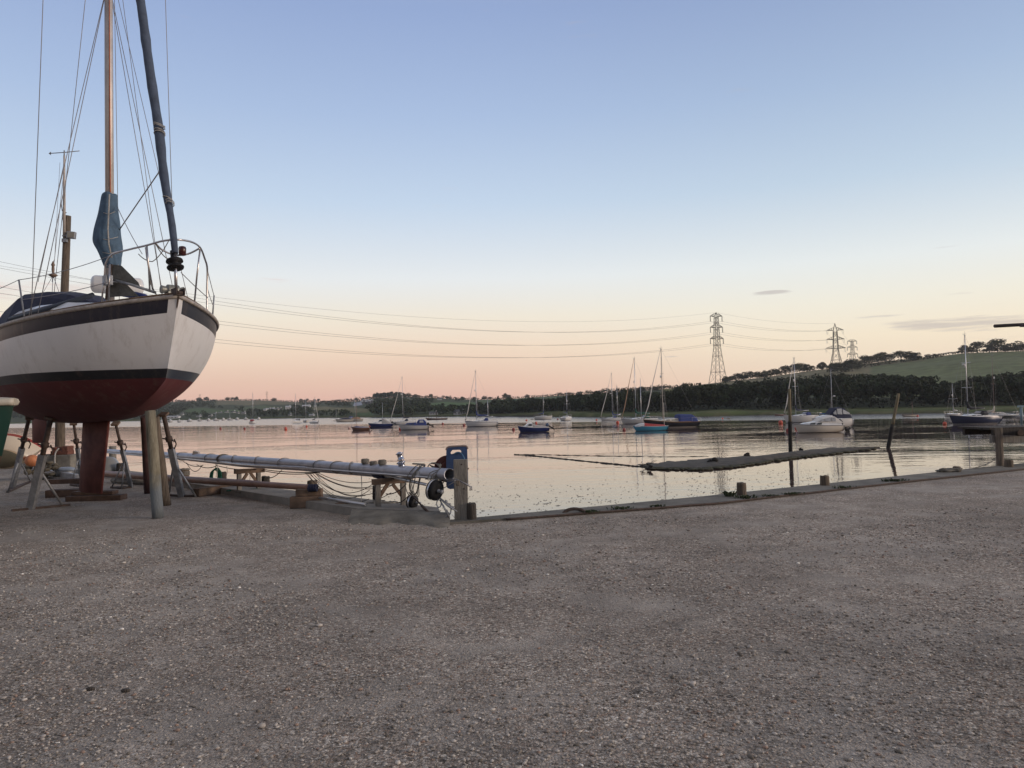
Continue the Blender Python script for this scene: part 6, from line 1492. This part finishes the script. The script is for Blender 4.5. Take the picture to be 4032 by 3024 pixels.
t = thing('furling_drum', P(1622, 2001, 11.95), 'smaller black furling drum resting on the concrete slab under the mast', 'furling drum'); o_ = t.location.copy()
drum(P(1622, 1976, 11.85), V((.9, -.42, -.1)), .102, .075, t, o_)
tag(MB().tube([P(1612, 1940, 11.9), P(1660, 1990, 11.6), P(1700, 2030, 11.2), G(1738, 2060)+V((0, 0, .03))], .012, 6).tube([P(1660, 1990, 11.6), P(1695, 2026, 11.25)], .022, 6).build('stay_wire', rust, org=G(1738, 2060)), 'brown stay wire running down from the mast to the kerb corner', 'wire')
# ---- trestles
def trestle(xl, yl_, Dl, xr, yr, Dr, ytop, label, kk=1.0):
    a = P(xl, yl_, Dl); b_ = P(xr, yr, Dr); zt = P((xl+xr)/2, ytop, (Dl+Dr)/2).z
    t = thing('trestle', (a+b_)/2, label, 'trestle', 'wooden trestles carrying the mast'); o_ = t.location.copy(); u = (b_-a).normalized()
    A, B_ = V((a.x, a.y, zt)), V((b_.x, b_.y, zt))
    MB().bar(A-u*.09-V((0, 0, .045)), B_+u*.12-V((0, 0, .045)), .09*kk, .09*kk).build('top_beam', timber_x, t, o_, bevel=.006)
    for p in (a, b_): MB().bar(p, V((p.x, p.y, zt-.09)), .085*kk, .075*kk, (u.x, u.y, 0)).build('leg', timber_g, t, o_, bevel=.005)
    for p, q in ((A-V((0, 0, .32)), A+u*.165-V((0, 0, .09))), (B_-V((0, 0, .32)), B_-u*.165-V((0, 0, .09)))): MB().bar(p, q, .05*kk, .05*kk).build('brace', timber_x, t, o_)
    for p in (a, b_): MB().bar(p+V((-.11, .11, .015)), p+V((.12, -.16, .015)), .10*kk, .03).build('foot', timber_g, t, o_)
    return t
trestle(1489, 2010, 12.05, 1588, 1998, 12.2, 1882, 'weathered trestle under the thick end of the mast')
trestle(942, 1939, 15.2, 1018, 1935, 15.45, 1845, 'smaller trestle under the middle of the mast, farther along the slab')
# ---- timbers on the yard
t = thing('timber_pile', G(1200, 1994), 'two thick old beams stacked under the end of the brown spar', 'timber pile'); o_ = t.location.copy()
c = gz(1201, 13.12); MB().box(c+V((0, 0, .10)), (.53, .22, .19), Matrix.Rotation(.12, 3, 'Z')).build('lower_beam', timber_x, t, o_, bevel=.012)
c = gz(1212, 13.15); MB().box(c+V((0, 0, .255)), (.43, .19, .115), Matrix.Rotation(.06, 3, 'Z')).build('upper_beam', timber_x, t, o_, bevel=.012)
a, b_ = G(772, 1957), G(925, 1935); tag(MB().bar(a+V((0, 0, .085)), b_+V((0, .1, .08)), .16, .16).build('timber_beam', timber_x, org=(a+b_)/2, bevel=.012), 'long old squared beam lying on the gravel beside the slab', 'beam')
sp = [P(396, 1864, 19.6), P(720, 1887, 16.4), P(985, 1904, 14.6), P(1236, 1921, 13.05)]
tag(MB().tube(smoothpath(sp), [.075]*6+[.068]*7+[.055]*6, 12).build('wooden_spar', varnish, org=sp[3]), 'long brown wooden spar resting on the timber pile', 'spar')
c = P(1232, 1921, 13.03); m = MB(); 
for k in range(4): m.tube([c+V((-.06+.04*k, .065*math.cos(a), .05*math.sin(a))) for a in [2*pi*j/10 for j in range(11)]], .02, 6)
tag(m.build('rag_binding', navy, org=c), 'dark striped cloth bound around the spar end on the timber pile', 'cloth')
a, b_ = G(410, 1908)+V((0, .4, .06)), G(576, 1916)+V((0, .3, .06)); tag(MB().tube([a, (a+b_)/2, b_], [.062, .07, .058], 10).build('log', timber_g, org=a), 'grey round log lying on the gravel behind the pale prop', 'log')
a, b_ = P(1258, 1960, 13.05), P(1440, 1986, 12.05); tag(MB().tube([a, b_], .024, 10).build('aluminium_tube', alloy, org=b_), 'thin silver tube lying along the slab under the mast', 'tube')
c = G(1362, 1992); tag(MB().box(P(1360, 1988, 12.55), (.30, .16, .075), Matrix.Rotation(-.1, 3, 'Z')).build('wood_block', timber_x, org=c, bevel=.008), 'short dark wood block under the silver tube', 'block')
a, b_ = P(1262, 1975, 13.55), P(1500, 1976, 12.85); tag(MB().bar(a, b_, .22, .04).build('plank', timber_d, org=b_), 'dark plank lying at the back edge of the slab', 'plank')
m = MB(); a = P(1500, 1986, 12.5)
for k in range(6): m.tube(smoothpath([a+V((-.25+.5*rnd.random(), -.15+.3*rnd.random(), .015+.02*rnd.random())) for _ in range(6)], 4), .010, 5)
tag(m.build('rope_tangle', rope, org=a), 'tangle of old rope on the slab behind the trestle', 'rope')
m = MB(); a = P(960, 1935, 15.4)
for k in range(5): m.tube(smoothpath([a+V((-.3+.8*rnd.random(), -.15+.3*rnd.random(), .02+.03*rnd.random())) for _ in range(6)], 4), .012, 5)
tag(m.build('rope_tangle', ropeg, org=a), 'dark green rope tangle at the feet of the smaller trestle', 'rope')
# ---- clutter at the back of the yard behind the keel
c = gz(246, 23.4); t = thing('concrete_block', c, 'squat rough concrete block at the foot of the quay pole', 'concrete block'); MB().box(c+V((0, 0, .24)), (.82, .6, .56)).build('block', concrete_d, t, c, bevel=.03)
m = MB(); m.lathe([(.20, 0), (.21, .02), (.21, .50), (.18, .54)], c+V((-.42, -.1, 0)), n=16); m.build('drum', timber_d, t, c)
c2 = c+V((.02, -.05, .52)); t = thing('rusty_crate', c2, 'rust-red open metal crate sitting on the concrete block', 'crate'); MB().box(c2+V((0, 0, .06)), (.52, .36, .12)).build('base', M('rust_red', (.12, .045, .03), .9, .1, var=.5, scale=12), t, c2, bevel=.01)
MB().box(c2+V((-.16, 0, .17)), (.12, .34, .12)).box(c2+V((.16, 0, .18)), (.18, .34, .15)).build('side', M('rust_red', (.12, .045, .03)), t, c2, bevel=.01)
m = MB().tube(smoothpath([c2+V((.02, -.22, .2)), c2+V((-.06, -.26, .05)), c2+V((-.02, -.34, -.25)), c2+V((.16, -.45, -.45)), c2+V((.45, -.55, -.50))]), .022, 6); tag(m.build('pale_hose', ropew, org=c2), 'pale hose looping down from the rusty crate', 'hose')
a, b_ = G(85, 1866), G(305, 1893); tag(MB().bar(a+V((0, .4, .10)), b_+V((0, 0, .10)), .12, .13).build('aluminium_boom', M('grey_paint', (.23, .235, .25), .5, var=.2), org=b_), 'grey aluminium boom section lying on the gravel behind the stands', 'boom')
a, b_ = G(190, 1885), G(310, 1889); tag(MB().bar(a+V((0, 0, .03)), b_+V((0, 0, .03)), .10, .04).build('plank', timber_g, org=b_), 'thin grey plank flat on the gravel below the boom section', 'plank')
c = gz(250, 20.9); t = thing('outboard_cover', c, 'white and blue plastic tub with rounded lid at the foot of the concrete block', 'tub')
m = MB(); m.loft([[c+V((r*math.cos(2*pi*k/14), r*.6*math.sin(2*pi*k/14), z)) for k in range(14)] for r, z in ((.20, .02), (.24, .10), (.27, .20))], True, True); m.build('tub', galv, t, c)
MB().loft([[c+V((.04+r*math.cos(2*pi*k/14), r*.6*math.sin(2*pi*k/14), z)) for k in range(14)] for r, z in ((.29, .20), (.28, .25), (.16, .29))], True, True).build('lid', M('pale_blue_plastic', (.22, .26, .32), .4), t, c)
c = P(126, 1814, 20.0); t = thing('orange_fender', c, 'big faded orange ball fender lying by the pale tender', 'fender'); r = .165
MB().ball(c, (r*1.05, r, r*.95), 18, 12).build('ball', M('faded_orange', (.42, .15, .06), .6, var=.3, scale=6), t, c); MB().lathe([(.05, -.02), (.045, .05), (.02, .06)], c+V((-.15, -.03, .06)), (-.8, -.2, .5), 10).build('neck', M('faded_orange', (.42, .15, .06)), t, c)
# pale upturned tender under a tarpaulin
c = gz(70, 20.6); t = thing('tender', c, 'pale cream tender with a red stripe stored on its side behind the green boat', 'tender', rz=.2)
gh, gp, gs, _, _ = hull_mb(1.5, 1.0, (.50, .42, .42), draft=.16, rake=.2, trans=.8, ns=16, nv=6)
o1 = gh.build('hull', hullmat('hull_tender', (.50, .42, .32), (.4, .3, .2), (.10, .09, .06), z0=-.1, z1=-.08, stripe=((.22, .03, .02), .02, .12)), t); o1.location = (-.25, 0, .62); o1.rotation_euler = (math.radians(-62), 0, 0)
m = MB()
for k in range(30): m.ball((rnd.uniform(.25, .95), rnd.uniform(-.3, .2), rnd.uniform(.02, .55)), (rnd.uniform(.05, .12), .1, rnd.uniform(.03, .09)), 7, 5)
m.build('netting', M('dark_netting', (.10, .085, .06), .95, var=.5, scale=15, bump=.8), t)
c = gz(425, 21.6); t = thing('grey_tender', c, 'grey inflatable-looking tender hull standing behind the lying mast', 'tender', rz=.9)
gh, gp, gs, _, _ = hull_mb(.9, .7, (.4, .35, .35), draft=.15, rake=.2, ns=14, nv=6); o1 = gh.build('hull', hullmat('hull_dinghy_grey', (.16, .16, .155), (.12, .12, .12), (.08, .075, .07), z0=-.3, z1=-.2), t); o1.location = (0, 0, .35); o1.rotation_euler = (math.radians(160), 0, 0)
# small litter on the gravel
for x, y, lab in ((357, 2717, 'dark pebble-sized lump lying alone on the gravel, first of a pair'), (494, 2724, 'dark pebble-sized lump lying alone on the gravel, second of a pair')):
    c = G(x, y); tag(MB().ball(V((0, 0, .008)), (.028, .018, .012), 9, 6).build('lump', timber_d, None), lab, 'lump').location = c
# ---- weeds on the kerb
def weed(p, h, w, n, seed, label, gcol=(.032, .045, .018)):
    R = np.random.default_rng(seed); m = MB()
    for k in range(n):
        a = R.uniform(0, 2*pi); d = R.uniform(0, w); b0_ = V((math.cos(a)*d, math.sin(a)*d*.6, 0)); hh = h*R.uniform(.4, 1.1); ln = V((math.cos(a), math.sin(a), 0))*hh*R.uniform(.2, .9); wd_ = V((-math.sin(a), math.cos(a), 0))*R.uniform(.006, .016)
        m.add([b0_-wd_, b0_+wd_, b0_+ln*.5+wd_*1.3+V((0, 0, hh*.75)), b0_+ln+V((0, 0, hh*.8)), b0_+ln*.5-wd_*1.3+V((0, 0, hh*.7))], [(0, 1, 2, 3, 4)])
    o = m.build('weed_tuft', M('weed_green', gcol, .8, var=.4, scale=20)); o.location = p
    return tag(o, label, 'weed', 'weed tufts along the kerb')
WS = .65
wl2 = [(2874, 1954, .16, .12, 60, 'leafy dark weed tuft at the foot of the first kerb mooring post'), (2935, 1961, .09, .25, 60, 'low grass spilling past the first kerb mooring post'), (2318, 2016, .055, .2, 60, 'grass tuft on the kerb beside the half-buried rusty ring'), (2450, 2003, .06, .28, 60, 'thin grass streak on the kerb past the first tuft'), (2585, 1995, .06, .16, 40, 'sparse grass patch on the kerb short of the first post'),
       (3120, 1945, .05, .25, 70, 'bright grass tuft between the two kerb posts'), (3320, 1921, .07, .3, 50, 'low grass patch just past the second kerb post'), (3523, 1894, .08, .3, 110, 'thick green weed clump on the kerb past the second post'), (3035, 1953, .05, .2, 40, 'scant grass between the first post and the bright tuft')]
for i, (x, y, h, w, n, lab) in enumerate(wl2): weed(G(x, y, .035), h*WS, w*.85, n, i+40, lab)
c = G(2262, 2027); m = MB(); m.tube([V((.17*math.cos(a), .03*math.sin(a), .085*math.sin(a))) for a in [pi*k/10 for k in range(11)]], .025, 8); o = m.build('mooring_ring', rust); o.location = c; tag(o, 'half-buried rusty mooring ring at the inner edge of the kerb', 'ring')
c = gz(3735, 16.5)+V((0, 0, .035)); m = MB()
for k in range(7): m.tube(smoothpath([V((rnd.uniform(-.35, .2), rnd.uniform(-.1, .08), rnd.uniform(.01, .08))) for _ in range(5)], 4), .014, 5)
o = m.build('rope_tangle', rope); o.location = c; tag(o, 'tuft of old rope at the foot of the low mooring post near the jetty', 'rope')
# ---- jetty at the edge of the frame
jd = 17.7; p = gz(3924, jd)
t = thing('timber_jetty', p, 'dark timber jetty on a tall round post jutting out by the kerb end', 'jetty'); zt = P(3924, 1684, jd).z
MB().tube([p-V((0, 0, 3)), V((p.x, p.y, zt))], [.085, .076], 14).build('post', timber, t, p)
m = MB(); m.bar(P(3912, 1730, jd-.02)+V((0, .11, 0)), P(4230, 1730, jd-.02)+V((0, .35, 0)), .09, .17); m.build('cross_beam', timber_g, t, p, bevel=.008)
MB().tube([V((p.x+2.05, p.y+.25, -3)), V((p.x+2.05, p.y+.25, zt))], [.10, .09], 12).build('post', timber, t, p)
m = MB(); q0 = P(3914, 1691, jd)
for k in range(5): m.box(V((p.x+1.25, p.y+.30+.26*k, zt-.03)), (2.7, .24, .05))
m.build('deck', timber_d, t, p)
m = MB(); m.bar(V((p.x-.05, p.y+.16, zt-.13)), V((p.x+2.6, p.y+.2, zt-.13)), .08, .16); m.bar(V((p.x-.05, p.y+1.3, zt-.13)), V((p.x+2.6, p.y+1.3, zt-.13)), .08, .16); m.build('joist', timber_d, t, p)
MB().tube([P(4019, 1704, jd-.35), P(4019, 1704, jd+.3)], .062, 12).build('log_end', timber_x, t, p)
tag(MB().tube(sag(P(3915, 1812, jd-.08), P(3800, 1848, 17.05), .04), .011, 6).build('mooring_rope', rope, org=p), 'slack rope from the jetty post down to the kerb edge', 'rope')
# ---- stored spar jutting in from outside the frame
sd_ = 12.0; a = P(3917, 1284, sd_); b_ = P(4330, 1262, sd_+.6)
t = thing('spar_rack', V((b_.x, b_.y, 0)), 'dark metal spar jutting in high above the jetty', 'spar'); o_ = t.location.copy()
dkm = M('dark_spar_metal', (.055, .045, .045), .5, .4, var=.3)
MB().tube([a, b_], .027, 12).build('long_spar', dkm, t, o_); MB().tube([P(4018, 1282, sd_-.1), P(4335, 1274, sd_+.4)], .024, 12).build('short_spar', dkm, t, o_)
u = (b_-a)*.8+a; m = MB(); m.bar(V((u.x, u.y, 0)), V((u.x, u.y, u.z+.1)), .09, .09); m.bar(V((u.x, u.y-.35, u.z-.06)), V((u.x, u.y+.35, u.z-.06)), .07, .07); m.build('rack_post', galv, t, o_)
# ---- pale blue hoist frame at the far pontoon
c = G(4030, 1660, WZ); t = thing('hoist_frame', c, 'pale blue steel frame standing on the water beside the green yacht', 'frame'); zt = P(4020, 1600, c.y).z; dpt = c.y
pb_ = M('pale_blue_paint', (.16, .24, .27), .6)
q = P(4022, 1640, dpt); MB().tube([V((q.x, q.y, WZ-.5)), V((q.x, q.y, zt))], .18, 8).build('upright', pb_, t, c); MB().bar(V((q.x-.5, q.y, zt)), V((q.x+6, q.y, zt)), .3, .3).build('top_bar', pb_, t, c); MB().tube([V((q.x+5, q.y, WZ-.5)), V((q.x+5, q.y, zt))], .18, 8).build('upright', pb_, t, c)

# ================================================================== PILES, MUD BANK, FLOATING BOOMS
def pile(xt, yt, xb, yb, label, r, weed_frac):
    c = G(xb, yb, WZ); top = P(xt, yt, c.y-.2); t = thing('channel_pile', c, label, 'pile', 'timber piles in the water')
    d = top-c; n = 12
    up_ = [c+d*(weed_frac+(1-weed_frac)*i/6) for i in range(7)]; lo = [c+d*(-.25+(weed_frac+.25)*i/9) for i in range(10)]
    MB().tube(up_, [r*(.96-.06*i/6) for i in range(7)], n).build('upper_timber', M('pale_pile', (.17, .14, .085), .9, var=.35, scale=2, bump=.6, stretch=(6, 6, 1)), t, c)
    MB().tube(lo, [r*(1.22+.12*noise1(i*1.9, xt)) for i in range(10)], n).build('weedy_base', M('black_weed', (.014, .012, .010), .9, var=.6, scale=6, bump=1.0, bscale=12), t, c)
    return t
pile(3108, 1531, 3113, 1788, 'tall upright pile with a black weedy foot rising from the mud bank', .112, .50)
pile(3538, 1549, 3497, 1763, 'leaning pile with a black weedy foot beyond the tip of the mud bank', .118, .43)
def mudbank():
    # outline traced on the water plane: far edge and near edge
    top = [(2545, 1842), (2610, 1827), (2716, 1816), (2814, 1803), (2927, 1796), (3017, 1792), (3104, 1779), (3200, 1770), (3270, 1763), (3400, 1761), (3462, 1761)]
    bot = [(2545, 1845), (2602, 1847), (2692, 1848), (2757, 1850), (2814, 1844), (2900, 1837), (2945, 1829), (3104, 1806), (3270, 1787), (3379, 1775), (3464, 1764)]
    mb = MB(); rings = []; zh = [.02, .08, .14, .20, .26, .28, .28, .26, .26, .20, .06]
    for x in np.arange(2540, 3466, 12.0):
        ya = interp(x, [p[0] for p in top], [p[1] for p in top]); yb = interp(x, [p[0] for p in bot], [p[1] for p in bot]); h = interp(x, [p[0] for p in top], zh)
        yb_ = max(yb, ya+2)
        A = G(x, ya+.0, WZ+h*.9); B = G(x, yb_, WZ)
        w = [A+V((0, 3.0, -h*1.2)), A, A.lerp(B, .25)+V((0, 0, h*.28)), A.lerp(B, .5)+V((0, 0, h*.42)), A.lerp(B, .72)+V((0, 0, h*.40)), A.lerp(B, .86)+V((0, 0, h*.25)), B+V((0, 0, .03)), B+V((0, -.3, -.3))]
        rings.append([p+V((0, 0, .035*noise1(p.x*2.2+i, 2)+.02*noise1(p.y*3, 5))) for i, p in enumerate(w)])
    mb.loft(rings, False, False)
    m = M('wet_mud', (.036, .029, .020), .85, var=.5, scale=1.6, bump=1.0, bscale=6, col2=(.070, .056, .040))
    tag(mb.build('mud_bank', m), 'exposed dark mud and timber hard in the shallows', 'mud bank', kind='structure')
mudbank()
m = MB(); R = np.random.default_rng(9)
for k in range(260):
    x = R.uniform(2560, 3440); y = interp(x, [2545, 2692, 2757, 2900, 3104, 3270, 3464], [1845, 1848, 1850, 1837, 1806, 1787, 1764])-R.uniform(-1, 5)
    p = G(x, y, WZ+.05); a = R.uniform(0, pi); m.ball(p, (R.uniform(.1, .35), R.uniform(.08, .2), R.uniform(.03, .08)), 7, 5)
tag(m.build('seaweed', M('seaweed_olive', (.035, .032, .012), .8, var=.5, scale=3, bump=.6)), 'olive seaweed fringing the mud bank', 'seaweed', kind='stuff')
for x, y, w_, h_, lab in ((2556, 1838, .3, .12, 'dark driftwood lump at the low tip of the mud bank'), (2806, 1816, .55, .25, 'dark tyre-like lump lying on the mud bank'), (2935, 1792, .45, .22, 'black lump at the far edge of the mud bank'), (3157, 1769, .3, .16, 'small black lump at the mud bank edge by the tall pile')):
    c = G(x, y, WZ+.2); m = MB()
    for k in range(6): m.ball(V((rnd.uniform(-w_, w_)*.5, rnd.uniform(-.1, .1), rnd.uniform(-.1, h_*.5))), (w_*.3, .14, h_*.5), 7, 5)
    o = m.build('driftwood', M('black_weed', (.014, .012, .010))); o.location = c; tag(o, lab, 'driftwood')
c = G(2545, 1846, WZ); m = MB()
for k in range(9): m.tube(smoothpath([V((rnd.uniform(-.1, .2), 0, 0)), V((rnd.uniform(-.3, .4), 0, rnd.uniform(.1, .3))), V((rnd.uniform(-.5, .6), 0, rnd.uniform(.1, .5)))], 3), .012, 4)
o = m.build('twigs', timber_d); o.location = c; tag(o, 'bare twigs sticking up at the low tip of the mud bank', 'twigs')
def boomline(pts, r, label):
    m = MB(); P0 = [G(x, y, WZ) for x, y in pts]; sp_ = smoothpath(P0, 14)
    m.tube([p+V((0, .05*noise1(i*.9), .02*noise1(i*1.3, 3))) for i, p in enumerate(sp_)], [r*(1+.35*noise1(i*1.7, 7)) for i in range(len(sp_))], 6)
    tag(m.build('floating_line', M('black_weed', (.014, .012, .010)), org=P0[0]), label, 'line', 'weedy lines floating on the water')
boomline([(2025, 1790), (2090, 1794), (2200, 1806), (2350, 1821), (2470, 1833), (2548, 1841)], .06, 'weedy floating line slanting in to the low tip of the mud bank')
boomline([(2065, 1789), (2200, 1792), (2400, 1796), (2600, 1799), (2790, 1798)], .03, 'thin weedy floating line running straight to the back of the mud bank')
# floating weed flecks close to the quay
def flecks():
    R = np.random.default_rng(17); m = MB()
    n = 0
    while n < 1500:
        x = R.uniform(1000, 3300); y = 1880+R.random()**.6*200 if x < 2700 else R.uniform(1850, 1960)
        p = G(x, y, WZ); qy = interp(p.x, [q[0] for q in ROUT], [q[1] for q in ROUT])
        if p.x > -1 and p.y < qy+.4: continue
        if R.random() > .35+.65*(.5+.5*math.sin(p.x*.9+p.y*.5)*math.sin(p.y*.8-p.x*.3)): continue
        s_ = R.uniform(.015, .055)*(2.4 if R.random() < .04 else 1); a = R.uniform(-.5, .5); u = V((math.cos(a), math.sin(a), 0)); v = V((-math.sin(a), math.cos(a), 0))
        k = R.uniform(.3, .7); z = V((0, 0, .006))
        m.add([p-u*s_+z, p+v*s_*k+z, p+u*s_*R.uniform(.6, 1.2)+z, p-v*s_*k*.8+z, p+V((0, 0, .02))], [(0, 3, 4), (3, 2, 4), (2, 1, 4), (1, 0, 4)]); n += 1
    tag(m.build('floating_weed', M('floating_weed', (.05, .05, .045), .7, var=.6, scale=1.5, col2=(.22, .21, .19))), 'flecks of weed and foam drifting near the quay', 'weed', kind='stuff')
flecks()

# ================================================================== AIR
hm = bpy.data.materials.new('haze'); hm.use_nodes = True; t_ = hm.node_tree; t_.nodes.clear()
o_ = t_.nodes.new('ShaderNodeOutputMaterial'); v_ = t_.nodes.new('ShaderNodeVolumePrincipled'); v_.inputs['Color'].default_value = (.88, .90, .95, 1); v_.inputs['Density'].default_value = HAZE; v_.inputs['Anisotropy'].default_value = .2
t_.links.new(v_.outputs[0], o_.inputs['Volume'])
if HAZE: tag(MB().box((-100, 860, 36), (3500, 1850, 106)).build('haze', hm), 'thin evening haze over the river', 'haze', kind='stuff')
bpy.context.view_layer.update()
